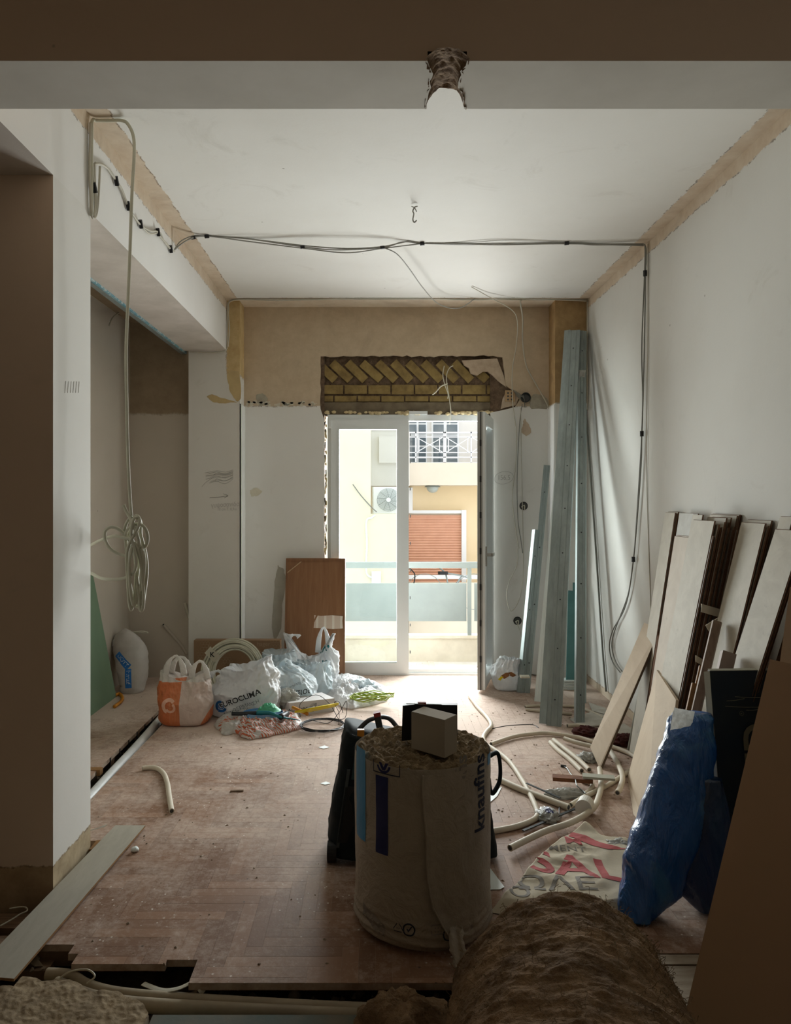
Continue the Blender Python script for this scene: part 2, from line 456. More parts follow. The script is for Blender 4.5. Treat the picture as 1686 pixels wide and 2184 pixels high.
g.add([(L3[-1].x, 2.47, ZB + 0.07), (R3[-1].x, 2.47, ZB + 0.07), (R3[-1].x, 2.47, ZC), (L3[-1].x, 2.47, ZC)], [(0, 1, 2, 3)], 0)
beam = tag(build('trim_1', g, [M['front_paint'], M['white_soffit'], M['rubble']], origin=(0, 2.3, ZB)), kind='structure')
g = G()
def hole(s, t):
    def ex(E, t):
        y = 2.185 + 0.29 * t; k = min(range(len(E)), key=lambda i: abs(E[i].y - y)); return E[k].x
    xa, xb = ex(L3, t) - 0.006, ex(R3, t) + 0.006
    x = xa + (xb - xa) * s; y = 2.185 + 0.29 * t
    u = 1 - abs(2 * s - 1) ** 3
    z = ZB - 0.002 + (0.030 + 0.045 * t) * u + 0.012 * nz((x, y, 0), 30) + 0.006 * nz((x, y, 0), 80, 2)
    if t < 0.03: z = ZB + 0.036 * u * (0.8 + 0.4 * nz((x, 0, 0), 40))
    return Vector((x, y, z))
grid(g, 26, 40, hole)
tag(build('broken_hole', g, M['rubble'], beam, smooth=True), label='jagged hole of brown broken masonry')

# back wall: outer shell with plaster face and knocked out strip above the door
px = lambda x: (x - CX) / (F / YB)
pz = lambda y: H - (y - CY) / (F / YB)
dx0, dx1, dz1 = px(691), px(1046), pz(884)
def jag(a, b, n, amp, axis):
    out = []
    for i in range(n):
        t = i / n; p = Vector(a).lerp(Vector(b), t)
        if i: p[axis] += amp * (random.random() - 0.5) * 2
        out.append(p)
    return out
hole_pts = []
hole_pts += jag((dx0, -0.02, 0), (dx0, pz(870), 0), 26, 0.006, 0)
hole_pts += jag((px(683), pz(872), 0), (px(683), pz(760), 0), 8, 0.006, 0)
hole_pts += jag((px(683), pz(759), 0), (px(1071), pz(759), 0), 40, 0.010, 1)
hole_pts += jag((px(1071), pz(762), 0), (px(1074), pz(800), 0), 4, 0.008, 0)
hole_pts += [Vector((px(1078), pz(822), 0)), Vector((px(1100), pz(838), 0)), Vector((px(1108), pz(852), 0)), Vector((px(1098), pz(868), 0)), Vector((px(1075), pz(874), 0))]
hole_pts += jag((dx1 + 0.0, pz(880), 0), (dx1, -0.02, 0), 26, 0.008, 0)
wl, wr = -1.2, 1.58
outer = [Vector((wl, -0.02, 0))] + [Vector(p) for p in hole_pts] + [Vector((wr, -0.02, 0)), Vector((wr, ZC, 0)), Vector((wl, ZC, 0))]
g = G()
pts = [Vector((p.x, YB, p.y)) for p in outer]
prism(g, pts, (0, 0.028, 0))
wb = build('wall_back', g, M['back'], origin=(0, YB, 0)); tag(wb, kind='structure')
M['facade_out'] = mat('outer_render', (0.8, 0.78, 0.7), (0.7, 0.68, 0.6), 3, 0.9)
M['brick'] = mat('ochre_brick', (0.33, 0.235, 0.085), (0.20, 0.135, 0.05), 12, 0.9, bump=0.5, bscale=50)
M['mortar'] = mat('old_mortar', (0.20, 0.135, 0.085), (0.10, 0.065, 0.04), 26, 0.95, bump=0.9, bscale=60, bdist=0.01)
M['concrete'] = mat('lintel_concrete', (0.20, 0.16, 0.105), (0.13, 0.10, 0.065), 10, 0.95, bump=0.5, bscale=60)
g = G()
ym = YB + 0.028
bx(g, wl, dx0 - 0.0, ym, ym + 0.19, -0.02, ZC, 0); bx(g, dx1, wr, ym, ym + 0.19, -0.02, ZC, 0)
bx(g, dx0, dx1, ym + 0.038, ym + 0.19, dz1, ZC, 0)
tag(build('masonry', g, M['mortar'], wb), label='dark brown rough masonry behind the plaster')
g = G(); bx(g, wl - 0.6, px(683) - 0.02, YB + 0.22, YB + 0.30, -0.2, ZC + 0.2); bx(g, px(1046), wr + 0.5, YB + 0.22, YB + 0.30, -0.2, ZC + 0.2); bx(g, wl, wr, YB + 0.22, YB + 0.30, dz1 + 0.0, ZC + 0.2)
tag(build('wall_outer', g, M['facade_out'], origin=(0, YB + 0.25, 0)), kind='structure')
# bricks in the opening: a diagonal course over two flat courses, concrete lintel under
g = G(); yb = ym + 0.005
nb = 13
for i in range(nb):
    cxp = 694 + i * 32.6; c = Vector((px(cxp), yb + 0.035 + 0.012 * random.random(), pz(790)))
    R = Matrix.Rotation(math.radians(42 + 5 * random.random()), 3, 'Y')
    if cxp > 1040: continue
    obox(g, c, (0.225, 0.05, 0.076), R, 0)
for row, (yy, hh, off) in enumerate(((829, 20, 0), (849, 12, 22))):
    x = 684 - off
    while x < 1068:
        w = 49 + random.random() * 3
        a, b = max(x, 684), min(x + w - 2.5, 1072)
        if b - a > 8:
            hpx = hh * (0.9 + 0.15 * random.random())
            bx(g, px(a), px(b), yb + 0.010 + 0.014 * random.random(), yb + 0.05, pz(yy + hpx / 2), pz(yy - hpx / 2))
        x += w + 1
tag(build('exposed_brick', g, M['brick'], wb), label='exposed ochre bricks, diagonal over flat courses')
g = G()
def lint(s, t):
    x = px(683) + (px(1085) - px(683)) * s; z = pz(884) + (pz(857) - pz(884)) * t
    return Vector((x, yb + 0.005 + 0.006 * nz((x, 0, z), 14), z))
grid(g, 60, 6, lint); bx(g, px(683), px(1085), yb + 0.015, yb + 0.1, pz(884), pz(857))
tag(build('concrete_lintel', g, M['concrete'], wb), label='rough dark concrete lintel')
# crumbled plaster at the right end of the opening, foam blobs on the frame
M['old_plaster'] = mat('cracked_plaster', (0.58, 0.47, 0.35), (0.46, 0.35, 0.25), 14, 0.9, bump=0.8, bscale=40)
g = G()
P2 = [(985, 768), (1060, 764), (1074, 800), (1080, 826), (1062, 812), (1050, 800), (1040, 792), (1030, 792), (1018, 800), (1004, 796), (1000, 784), (990, 778)]
prism(g, [Vector((px(a), YB + 0.012, pz(b))) for a, b in P2], (0, 0.03, 0))
P2 = [(1078, 838), (1092, 832), (1108, 846), (1100, 864), (1080, 868), (1068, 872), (1072, 850)]
prism(g, [Vector((px(a), YB + 0.016, pz(b))) for a, b in P2], (0, 0.03, 0))
tag(build('cracked_plaster', g, M['old_plaster'], wb), label='cracked pale plaster patch at the right end')
M['foam'] = mat('pu_foam', (0.72, 0.60, 0.36), (0.60, 0.47, 0.26), 30, 0.8, bump=0.5, bscale=60)
g = G()
for i in range(70):
    xx = random.uniform(690, 1060); r = random.uniform(0.008, 0.018)
    c = Vector((px(xx), YB + 0.015 + random.random() * 0.02, pz(880 + random.uniform(-2, 3))))
    grid(g, 8, 5, lambda s, t: c + Vector((r * 1.5 * math.cos(2 * math.pi * s) * math.sin(math.pi * t), r * math.sin(2 * math.pi * s) * math.sin(math.pi * t), r * math.cos(math.pi * t))) * (1 + 0.3 * nz((s * 5 + i, t * 5, 0), 1.5)))
for i in range(60):
    yy = random.uniform(890, 1180); r = random.uniform(0.005, 0.012)
    c = Vector((px(694) + random.uniform(-.006, .006), YB + 0.012, pz(yy)))
    grid(g, 6, 4, lambda s, t: c + Vector((r * .7 * math.cos(2 * math.pi * s) * math.sin(math.pi * t), r * math.sin(2 * math.pi * s) * math.sin(math.pi * t), 2 * r * math.cos(math.pi * t))))
tag(build('foam_beads', g, M['foam'], wb, smooth=True), kind='stuff')

# columns
g = box(-1.605, -1.165, 6.45, 6.95, -0.1, ZC); tag(build('wall_column_left', g, M['column_left'], origin=(-1.4, 6.45, 0)), kind='structure')
g = box(1.54, XR + 0.01, 6.43, 6.95, -0.1, ZC); tag(build('wall_column_right', g, M['column_right'], origin=(1.7, 6.43, 0)), kind='structure')
# white corner beads of the recess
M['bead'] = mat('white_corner_bead', (0.86, 0.87, 0.85), None, rough=0.5)
g = G(); bx(g, -1.168, -1.148, 6.446, 6.458, 0, pz(868)); bx(g, -1.165, -1.155, 6.446, 6.66, 0, pz(868)); tag(build('trim_4', g, M['bead'], origin=(-1.16, 6.5, 0)), kind='structure')
g = G(); bx(g, 1.530, 1.542, 6.426, 6.66, 0, pz(870)); tag(build('trim_5', g, M['bead'], origin=(1.54, 6.5, 0)), kind='structure')

# --- floor: herringbone blocks
M['parquet'] = None
n = NT('worn_parquet'); P, X, Y, Z = n.pos()
at_ = n.new('ShaderNodeAttribute'); at_.attribute_name = 'tone'
at2 = n.new('ShaderNodeAttribute'); at2.attribute_name = 'along'
mp = n.N.new('ShaderNodeMapping'); n.L.new(P, mp.inputs[0]); mp.inputs['Scale'].default_value = (3, 40, 3)
mq = n.N.new('ShaderNodeMapping'); n.L.new(P, mq.inputs[0]); mq.inputs['Scale'].default_value = (40, 3, 3)
gr = n.N.new('ShaderNodeMix'); gr.data_type = 'FLOAT'
n.L.new(at2.outputs['Fac'], gr.inputs[0]); n.L.new(n.noise(mp.outputs[0], 1.6, 5, 0.7), gr.inputs[2]); n.L.new(n.noise(mq.outputs[0], 1.6, 5, 0.7), gr.inputs[3])
w1 = n.mix(at_.outputs['Fac'], (0.20, 0.105, 0.062), (0.35, 0.20, 0.125))
w2 = n.mix(n.math('MULTIPLY', n.step(gr.outputs[0], 0.35, 0.35), 0.35), w1, (0.26, 0.15, 0.09))
dn = n.math('ADD', n.math('ADD', n.noise(P, 1.1, 5, 0.65), n.math('MULTIPLY', n.math('SUBTRACT', n.noise(P, 5, 5, 0.75, 0.8), 0.5), 0.5)), n.math('MULTIPLY', n.math('SUBTRACT', n.noise(P, 30, 5, 0.85), 0.5), 0.8))
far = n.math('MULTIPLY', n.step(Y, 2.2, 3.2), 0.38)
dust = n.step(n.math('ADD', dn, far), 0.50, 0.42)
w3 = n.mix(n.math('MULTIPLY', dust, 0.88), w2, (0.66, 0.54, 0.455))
vo = n.new('ShaderNodeTexVoronoi', Scale=34.0); n.L.new(P, vo.inputs['Vector'])
ch = n.math('MULTIPLY', n.math('SUBTRACT', 1.0, n.step(vo.outputs['Distance'], 0.10, 0.05)), n.step(n.noise(P, 2.3, 3), 0.5, 0.1))
w4 = n.mix(ch, w3, (0.80, 0.74, 0.66))
vd = n.new('ShaderNodeTexVoronoi', Scale=21.0); n.L.new(P, vd.inputs['Vector'])
ck = n.math('MULTIPLY', n.math('SUBTRACT', 1.0, n.step(vd.outputs['Distance'], 0.07, 0.04)), n.step(n.noise(P, 3.3, 3), 0.55, 0.05))
w5 = n.mix(ck, w4, (0.10, 0.07, 0.05))
n.col(w5); n.rough(n.math('ADD', 0.55, n.math('MULTIPLY', dust, 0.3))); n.bsdf.inputs['Specular IOR Level'].default_value = 0.25
n.bump(n.noise(P, 60, 5, 0.7), 0.25, 0.003)
M['parquet'] = n.mat

W_, NB = 0.056, 6
trench_left = lambda x, y: -1.60 < x < -1.475 and 2.9 < y < 5.62
def keep(x, y):
    if y > 6.9 or x > 1.9 or x < -2.2: return False
    if x < -1.2 and y < 3.42: return False
    if x < -1.05 and y < 2.62: return False
    if trench_left(x, y): return False
    # front edge, from pixel positions
    fx = 800 + x * F / y; fy = CY + H * F / y
    if x > 0.62: return y > -2.2
    lim = 2034 if fx < 150 else 2056 if fx < 350 else 2047 if fx < 414 else 2096
    return fy < lim
g = G(); tones = []; alongs = []
XBR = (-1.016, -0.703, -0.60, 0.62)
def front(x): return 2.567 if x < XBR[0] else 2.51 if x < XBR[1] else 2.533 if x < XBR[2] else 2.412 if x < XBR[3] else 2.57
def block(x0, x1, y0, y1, al):
    if x1 < -2.3 or x0 > 2 or y1 < 0.9 or y0 > 6.95: return
    e0 = 0.0004
    x0 += e0; x1 -= e0; y0 += e0; y1 -= e0
    cuts = sorted([x0, x1] + [c for c in XBR + (-1.60, -1.475, -1.2, -1.05) if x0 < c < x1])
    for a, b in zip(cuts[:-1], cuts[1:]):
        xm = (a + b) / 2; c, d = max(y0, front(xm)), y1
        if -1.60 < xm < -1.475:
            if c < 5.62: c = max(c, 5.62)
        if xm < -1.2: c = max(c, 3.42)
        elif xm < -1.05: c = max(c, 2.62)
        if d - c < 0.004 or b - a < 0.003: continue
        bx(g, a, b, c, d, -0.024, zt); bx(g, a - e0, b + e0, c - e0, d + e0, -0.022, -0.0014, 1)
        tones.extend((tone, tone)); alongs.extend((al, al))
for k in range(-90, 130):
    for m in range(-14, 16):
        ox = (k + m * NB) * W_; oy = 3 + (k - m * NB) * W_
        if not (-3 < ox < 2.6 and 0.2 < oy < 7.6): continue
        tone = random.random(); zt = random.random() * 0.0003
        block(ox, ox + NB * W_, oy, oy + W_, 0)
        tone = random.random(); zt = random.random() * 0.0003
        block(ox + NB * W_, ox + NB * W_ + W_, oy - (NB - 1) * W_, oy + W_, 1)
M['seam_dust'] = mat('dust_in_joints', (0.50, 0.40, 0.31), (0.26, 0.17, 0.115), 7, 0.95, lo=0.40, hi=0.60)
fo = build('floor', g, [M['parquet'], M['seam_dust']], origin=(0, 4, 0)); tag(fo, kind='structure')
for nm, arr in (('tone', tones), ('along', alongs)):
    a = fo.data.attributes.new(nm, 'FLOAT', 'FACE')
    vals = [float(v) for v in arr for _ in range(6)]
    a.data.foreach_set('value', vals[:len(fo.data.polygons)])
# old wide boards at the near right, running across
M['old_boards'] = mat('dusty_floor_boards', (0.40, 0.33, 0.25), (0.28, 0.22, 0.16), 5, 0.9, bump=0.4, bscale=50, stretch=(1, 9, 1))
g = G(); yy = [2.566, 2.506, 2.318, 2.10, 1.9, 1.7, 1.5, 1.3]
for a, b in zip(yy[:-1], yy[1:]): bx(g, 0.62, 1.8, b + 0.004, a - 0.004, -0.03, -0.002 * random.random())
tag(build('floor_boards', g, M['old_boards'], origin=(1.2, 2, 0)), kind='structure')
# ground under the floor
g = G()
grid(g, 120, 110, lambda s, t: Vector((-3.0 + 4.9 * s, -2.2 + 9.0 * t, -0.115 + 0.02 * nz((s * 40, t * 60, 0), 1.0) + 0.012 * nz((s * 40, t * 60, 3), 4.0))))
tag(build('floor_ground', g, M['dirt'], origin=(0, 3, -0.13), smooth=True), kind='structure')
g = box(-3.2, 2.05, -2.4, 6.95, -0.3, -0.16); tag(build('floor_slab', g, M['dirt'], origin=(0, 3, -0.3)), kind='structure')
# battens under the parquet, seen in the break
M['old_wood'] = mat('old_batten_wood', (0.27, 0.17, 0.10), (0.16, 0.10, 0.06), 5, 0.9, bump=0.4, bscale=60, stretch=(1, 12, 1))
g = G()
def batten(y0, y1, x0=-3.0, x1=1.8): bx(g, x0, x1, y0, y1, -0.075, -0.0245)
batten(2.62, 2.70, -3.0, 1.8)
for y in (3.1, 3.6, 4.1, 4.6, 5.1, 5.6, 6.1): batten(y, y + 0.06, -1.46, 1.8); batten(y, y + 0.06, -2.15, -1.62)
tag(build('trim_6', g, M['old_wood'], origin=(0, 3, -0.07)), kind='structure')
# ================================================================ BALCONY DOOR
M['pvc'] = mat('white_pvc', (0.76, 0.79, 0.78), None, rough=0.35, spec=0.5)
M['pvc_grey'] = mat('weathered_pvc_edge', (0.42, 0.41, 0.38), (0.34, 0.33, 0.30), 8, 0.5)
M['gasket'] = mat('grey_gasket', (0.08, 0.08, 0.075), rough=0.7)
M['black'] = mat('black_plastic', (0.012, 0.012, 0.013), rough=0.45)
n = NT('window_glass')
n.N.remove(n.bsdf)
tr = n.new('ShaderNodeBsdfTransparent', Color=(0.94, 0.97, 0.97)); gl = n.new('ShaderNodeBsdfGlossy', Color=(1, 1, 1), Roughness=0.02)
fr = n.new('ShaderNodeFresnel', IOR=1.45); mx = n.N.new('ShaderNodeMixShader')
n.L.new(fr.outputs[0], mx.inputs[0]); n.L.new(tr.outputs[0], mx.inputs[1]); n.L.new(gl.outputs[0], mx.inputs[2]); n.L.new(mx.outputs[0], n.out.inputs[0])
M['glass'] = n.mat
YD = YB + 0.012
sx = lambda x: (x - CX) / (F / YD)
sz = lambda y: H - (y - CY) / (F / YD)
door = empty('door_1', (0.27, YD, 0)); door['kind'] = 'structure'
def frame_rect(g, x0, x1, z0, z1, w, y0, y1, wb=None, mi=0):
    wb = wb or w
    bx(g, x0, x0 + w, y0, y1, z0, z1, mi); bx(g, x1 - w, x1, y0, y1, z0, z1, mi)
    bx(g, x0 + w, x1 - w, y0, y1, z1 - w, z1, mi); bx(g, x0 + w, x1 - w, y0, y1, z0, z0 + wb, mi)
g = G()
frame_rect(g, sx(698), sx(1043), 0.0, sz(884), 0.055, YD + 0.01, YD + 0.08, 0.05)
bx(g, sx(698), sx(1043), YD - 0.01, YD + 0.02, 0, 0.018)
bx(g, sx(872), sx(911), YD - 0.012, YD + 0.04, sz(884), sz(877))
for i in range(9): bx(g, sx(873.5), sx(875.5), YD + 0.004, YD + 0.012, sz(930 + i * 58), sz(924 + i * 58), 1)
build('frame', g, [M['pvc'], M['gasket']], door)
g = G()
x0, x1, z0, z1 = sx(705), sx(871), sz(1435), sz(896)
bx(g, x0, sx(723), YD - 0.02, YD + 0.05, z0, z1); bx(g, sx(846), x1, YD - 0.02, YD + 0.05, z0, z1)
bx(g, sx(723), sx(846), YD - 0.02, YD + 0.05, sz(916), z1); bx(g, sx(723), sx(846), YD - 0.02, YD + 0.05, z0, sz(1413))
frame_rect(g, sx(721), sx(848), sz(1415), sz(914), 0.010, YD - 0.026, YD - 0.018)
sl = build('sash', g, M['pvc'], door)
g = G(); bx(g, sx(722), sx(847), YD + 0.012, YD + 0.016, sz(1414), sz(915)); build('pane', g, M['glass'], sl)
g = G(); bx(g, sx(701), sx(706), YD - 0.03, YD, sz(915), sz(896)); bx(g, sx(701), sx(706), YD - 0.03, YD, sz(1425), sz(1405)); build('hinge', g, M['pvc'], sl)
# open leaf
hp = Vector((0.985, 6.64, 0)); fp = Vector((0.822, 6.05, 0))
d = (hp - fp).normalized(); nn = Vector((d.y, -d.x, 0)); Lw = (hp - fp).length
Rl = Matrix(((d.x, nn.x, 0), (d.y, nn.y, 0), (0, 0, 1)))
zt, zb_ = sz(896), 0.025
g = G()
def leafbox(g, a0, a1, n0, n1, z0, z1, mi=0):
    vs = [fp + d * a + nn * b + Vector((0, 0, z)) for z in (z0, z1) for a, b in ((a0, n0), (a1, n0), (a1, n1), (a0, n1))]
    g.add(vs, BOXF, mi)
T = 0.062
for (a0, a1, z0, z1) in ((0, 0.085, zb_, zt), (Lw - 0.085, Lw, zb_, zt), (0.085, Lw - 0.085, zt - 0.085, zt), (0.085, Lw - 0.085, zb_, zb_ + 0.085)):
    leafbox(g, a0, a1, 0, T, z0, z1)
leafbox(g, -0.004, 0.0, 0.004, T - 0.02, zb_, zt, 1); leafbox(g, -0.007, 0.0, 0.022, 0.032, zb_, zt, 2)
for i in range(7): leafbox(g, -0.011, 0, 0.020, 0.034, 0.25 + i * 0.29, 0.30 + i * 0.29, 3)
leafbox(g, 0.085, Lw - 0.085, T - 0.012, T + 0.006, zb_ + 0.085, zb_ + 0.1); leafbox(g, 0.085, Lw - 0.085, T - 0.012, T + 0.006, zt - 0.1, zt - 0.085)
lf = build('open_leaf', g, [M['pvc'], M['pvc_grey'], M['gasket'], M['black']], door); lf['label'] = 'white leaf of the balcony door, swung open into the room'
g = G(); leafbox(g, 0.085, Lw - 0.085, 0.028, 0.032, zb_ + 0.085, zt - 0.085); build('pane', g, M['glass'], lf)
g = G(); leafbox(g, 0.028, 0.052, T, T + 0.012, 1.02, 1.18); leafbox(g, 0.032, 0.048, T + 0.01, T + 0.055, 1.10, 1.125); leafbox(g, 0.032, 0.15, T + 0.045, T + 0.06, 1.10, 1.125)
build('handle', g, M['pvc_grey'], lf)

# ================================================================ OUTSIDE
M['balc_floor'] = mat('balcony_floor', (0.80, 0.79, 0.76), (0.68, 0.65, 0.60), 6, 0.8)
M['parapet'] = mat('parapet_render', (0.78, 0.72, 0.60), (0.66, 0.60, 0.49), 5, 0.9)
M['grey_metal'] = mat('grey_painted_metal', (0.30, 0.34, 0.33), (0.26, 0.295, 0.285), 3, 0.5)
g = box(-2.2, 2.2, 6.96, 7.46, -0.18, -0.03); tag(build('floor_balcony', g, M['balc_floor'], origin=(0, 7.2, -0.03)), kind='structure')
bq = 7.36
qz = lambda y: H - (y - CY) * bq / F
qx = lambda x: (x - CX) * bq / F
g = box(-2.2, 2.2, bq, bq + 0.10, -0.3, qz(1361)); bx(g, -2.2, 2.2, bq - 0.02, bq + 0.12, qz(1361), qz(1355))
tag(build('wall_parapet', g, M['parapet'], origin=(0, bq, -0.1)), kind='structure')
rail = empty('balcony_railing', (0.2, bq + 0.04, qz(1355)), 'grey metal balcony railing with solid panel outside the door', 'railing')
g = G(); bx(g, -2.0, 2.0, bq - 0.005, bq + 0.055, qz(1212), qz(1199)); build('rail', g, M['grey_metal'], rail)
g = G(); bx(g, -2.0, qx(995), bq + 0.03, bq + 0.045, qz(1326), qz(1245)); bx(g, qx(1012), 2.0, bq + 0.03, bq + 0.045, qz(1326), qz(1245)); build('panel', g, M['grey_metal'], rail)
for xx in (qx(1001), -1.2):
    g = G(); bx(g, xx - 0.018, xx + 0.018, bq + 0.0, bq + 0.04, qz(1356), qz(1210)); build('post', g, M['grey_metal'], rail)

# the building across the street
YF = 13.0
ox = lambda x, D=YF: (x - CX) * D / F
oz = lambda y, D=YF: H - (y - CY) * D / F
M['cream'] = mat('cream_render', (0.80, 0.75, 0.58), (0.76, 0.71, 0.54), 2, 0.9)
M['peach'] = mat('peach_render', (0.86, 0.70, 0.46), (0.82, 0.67, 0.43), 2, 0.9)
M['white_wall'] = mat('white_render', (0.72, 0.70, 0.66), (0.68, 0.66, 0.62), 2, 0.9)
M['slab'] = mat('cream_slab', (0.74, 0.67, 0.55), (0.70, 0.63, 0.51), 2, 0.9)
M['dark_glass'] = mat('dark_window_glass', (0.10, 0.13, 0.15), rough=0.1, spec=0.6)
M['shutter'] = mat('brown_shutter', (0.80, 0.48, 0.34), (0.74, 0.43, 0.30), 6, 0.7)
M['white_paint'] = mat('white_gloss_paint', (0.80, 0.82, 0.83), rough=0.5)
bl = empty('apartment_building', (0.5, YF + 1, -4), 'cream and peach apartment building across the street with balconies', 'building')
g = G(); bx(g, -7, ox(790, 11.0), 11.0, 14.5, -4, 4.4); bx(g, ox(790, 11.0), ox(869, 11.0), 11.0, 12.2, -4, oz(1096, 11.0)); build('wall', g, M['cream'], bl)
g = G(); bx(g, ox(790, 11.0), 7, 13.5, 15, oz(1035, 12.9), 4.4); build('wall', g, M['white_wall'], bl)
g = G(); bx(g, ox(790, 11.0), 7, 13.5, 15, -4, oz(1035, 12.9)); build('wall', g, M['peach'], bl)
# upper balcony slab and its parapet, lower balcony slab
g = G(); bx(g, ox(868, 12.9), 7, 12.9, 13.6, oz(1035, 12.9), oz(987, 12.9)); build('balcony_front', g, M['slab'], bl)
g = G(); bx(g, ox(789, 12.2), ox(872, 12.4), 12.2, 13.6, oz(1036, 12.2), oz(921, 12.2)); bx(g, ox(808, 12.1), ox(872, 12.1), 12.12, 12.22, oz(987, 12.1), oz(930, 12.1))
build('balcony_side', g, M['white_wall'], bl)
g = G(); bx(g, ox(872, 12.4), 7, 12.4, 12.5, -4, oz(1243, 12.4)); bx(g, ox(790, 12.4), ox(872, 12.4), 12.3, 12.4, -4, oz(1390, 12.3)); build('balcony_parapet', g, M['slab'], bl)
rl = G(); Dr = 12.92
bx(rl, ox(868, Dr), 6, Dr, Dr + 0.04, oz(990, Dr), oz(986, Dr)); bx(rl, ox(868, Dr), 6, Dr, Dr + 0.05, oz(924, Dr), oz(921, Dr)); bx(rl, ox(868, Dr), 6, Dr, Dr + 0.03, oz(933, Dr), oz(931, Dr))
bx(rl, ox(868, Dr), 6, Dr, Dr + 0.03, oz(976, Dr), oz(974, Dr)); bx(rl, ox(868, Dr), 6, Dr, Dr + 0.03, oz(966, Dr), oz(964, Dr))
for x in (885, 945, 948, 1003, 1060): bx(rl, ox(x, Dr), ox(x + 2.5, Dr), Dr, Dr + 0.04, oz(988, Dr), oz(921, Dr))
for a, b, c, e in ((887, 932, 945, 965), (887, 965, 945, 932), (950, 932, 1003, 965), (950, 965, 1003, 932), (1005, 932, 1058, 965), (1005, 965, 1058, 932)):
    tube(rl, [Vector((ox(a, Dr), Dr + 0.02, oz(b, Dr))), Vector((ox(c, Dr), Dr + 0.02, oz(e, Dr)))], 0.008, 5)
for x0_, x1_ in ((892, 938), (955, 998)):
    for q in (0, 1):
        bx(rl, ox((x0_, x1_ - 2)[q], Dr), ox((x0_ + 2, x1_)[q], Dr), Dr, Dr + 0.03, oz(965, Dr), oz(932, Dr))
build('balcony_railing', rl, M['white_paint'], bl)
def win(x0, x1, y0, y1, D, nx, ny, name='window'):
    g = G(); bx(g, ox(x0, D), ox(x1, D), D, D + 0.1, oz(y1, D), oz(y0, D)); f = build(name, g, M['white_paint'], bl)
    g = G(); w = (x1 - x0) / nx; h = (y1 - y0) / ny
    for i in range(nx):
        for j in range(ny):
            bx(g, ox(x0 + i * w + w * 0.12, D), ox(x0 + (i + 1) * w - w * 0.12, D), D - 0.02, D, oz(y0 + (j + 1) * h - 2, D), oz(y0 + j * h + 2, D))
    build('pane', g, M['dark_glass'], f)
win(870, 910, 880, 1000, 13.44, 2, 5); win(920, 978, 880, 1000, 13.44, 2, 5)
# shutter with its frame and the white pilaster
g = G(); bx(g, ox(840, 13.4), ox(992, 13.4), 13.4, 13.6, oz(1420, 13.4), oz(1092, 13.4)); build('shutter_frame', g, M['slab'], bl)
g = G()
for i in range(26):
    ya = 1098 + i * 5.6
    zc = oz(ya, 13.38); zd = oz(ya + 5.2, 13.38)
    g.add([(ox(845, 13.38), 13.38, zd), (ox(984, 13.38), 13.38, zd), (ox(984, 13.38), 13.355, (zc + zd) / 2), (ox(845, 13.38), 13.355, (zc + zd) / 2), (ox(984, 13.38), 13.38, zc), (ox(845, 13.38), 13.38, zc)], [(0, 1, 2, 3), (3, 2, 4, 5)])
    g.add([(ox(845, 13.38), 13.385, zd - .01), (ox(984, 13.38), 13.385, zd - .01), (ox(984, 13.38), 13.385, zd), (ox(845, 13.38), 13.385, zd)], [(0, 1, 2, 3)])
build('roller_shutter', g, M['shutter'], bl)
g = G(); bx(g, ox(984, 13.3), ox(994, 13.3), 13.3, 13.5, -2, oz(1088, 13.3)); bx(g, ox(872, 13.3), ox(983.8, 13.3), 13.31, 13.5, oz(1095, 13.3), oz(1088.5, 13.3))
bx(g, ox(870, 13.3), ox(879, 13.3), 13.2, 13.5, oz(1094, 13.3), oz(1040, 13.3))
build('pilaster', g, M['white_paint'], bl)
g = G(); bx(g, ox(868, 12.7), 6, 12.45, 12.5, oz(1226, 12.5), oz(1232, 12.5) - 0.02); build('balcony_handrail', g, M['white_paint'], bl)
# lamp under the slab
M['lamp_glass'] = mat('frosted_lamp_glass', (0.42, 0.46, 0.42), rough=0.3)
lp = empty('ceiling_lamp', (ox(922, 13.1), 13.1, oz(1035, 12.9) - 0.12), 'round frosted glass lamp under the upper balcony across the street', 'lamp')
c = Vector(lp.location)
g = G(); grid(g, 20, 6, lambda s, t: c + Vector((0.105 * math.cos(2 * math.pi * s) * math.cos(t * 1.5), 0.105 * math.sin(2 * math.pi * s) * math.cos(t * 1.5), 0.09 - 0.10 * math.sin(t * 1.5))), wrap=True); build('glass_bowl', g, M['lamp_glass'], lp, smooth=True)
g = G(); grid(g, 20, 2, lambda s, t: c + Vector(((0.145 - 0.03 * t) * math.cos(2 * math.pi * s), (0.145 - 0.03 * t) * math.sin(2 * math.pi * s), 0.09 + 0.03 * t)), wrap=True); build('rim', g, M['grey_metal'], lp)
# air conditioner on the cream wall
Da = 11.35
ac = empty('air_conditioner', (ox(822, Da), Da + 0.15, oz(1093, Da)), 'white outdoor air conditioning unit on the wall across the street', 'air conditioner')
g = G(); obox(g, (ox(826, Da), Da + 0.13, oz(1067, Da)), (0.46, 0.26, 0.40), None, 0, 0.02); build('housing', g, M['white_paint'], ac)
g = G(); cc = Vector((ox(828, Da), Da - 0.012, oz(1066, Da)))
for k in range(9): 
    V, Tt = ring2(0.04 + k * 0.016, 0.046 + k * 0.016, n=24); mapped(g, V, Tt, lambda u, v: cc + Vector((u, 0, v)))
for k in range(10):
    a = k * math.pi / 5; tube(g, [cc + Vector((0.03 * math.cos(a), 0, 0.03 * math.sin(a))), cc + Vector((0.175 * math.cos(a + .5), 0, 0.175 * math.sin(a + .5)))], 0.003, 4)
build('fan_grille', g, M['grey_metal'], ac)
g = G(); V, Tt = ring2(0, 0.035, n=16); mapped(g, V, Tt, lambda u, v: cc + Vector((u, -0.004, v))); build('fan_hub', g, M['white_paint'], ac)
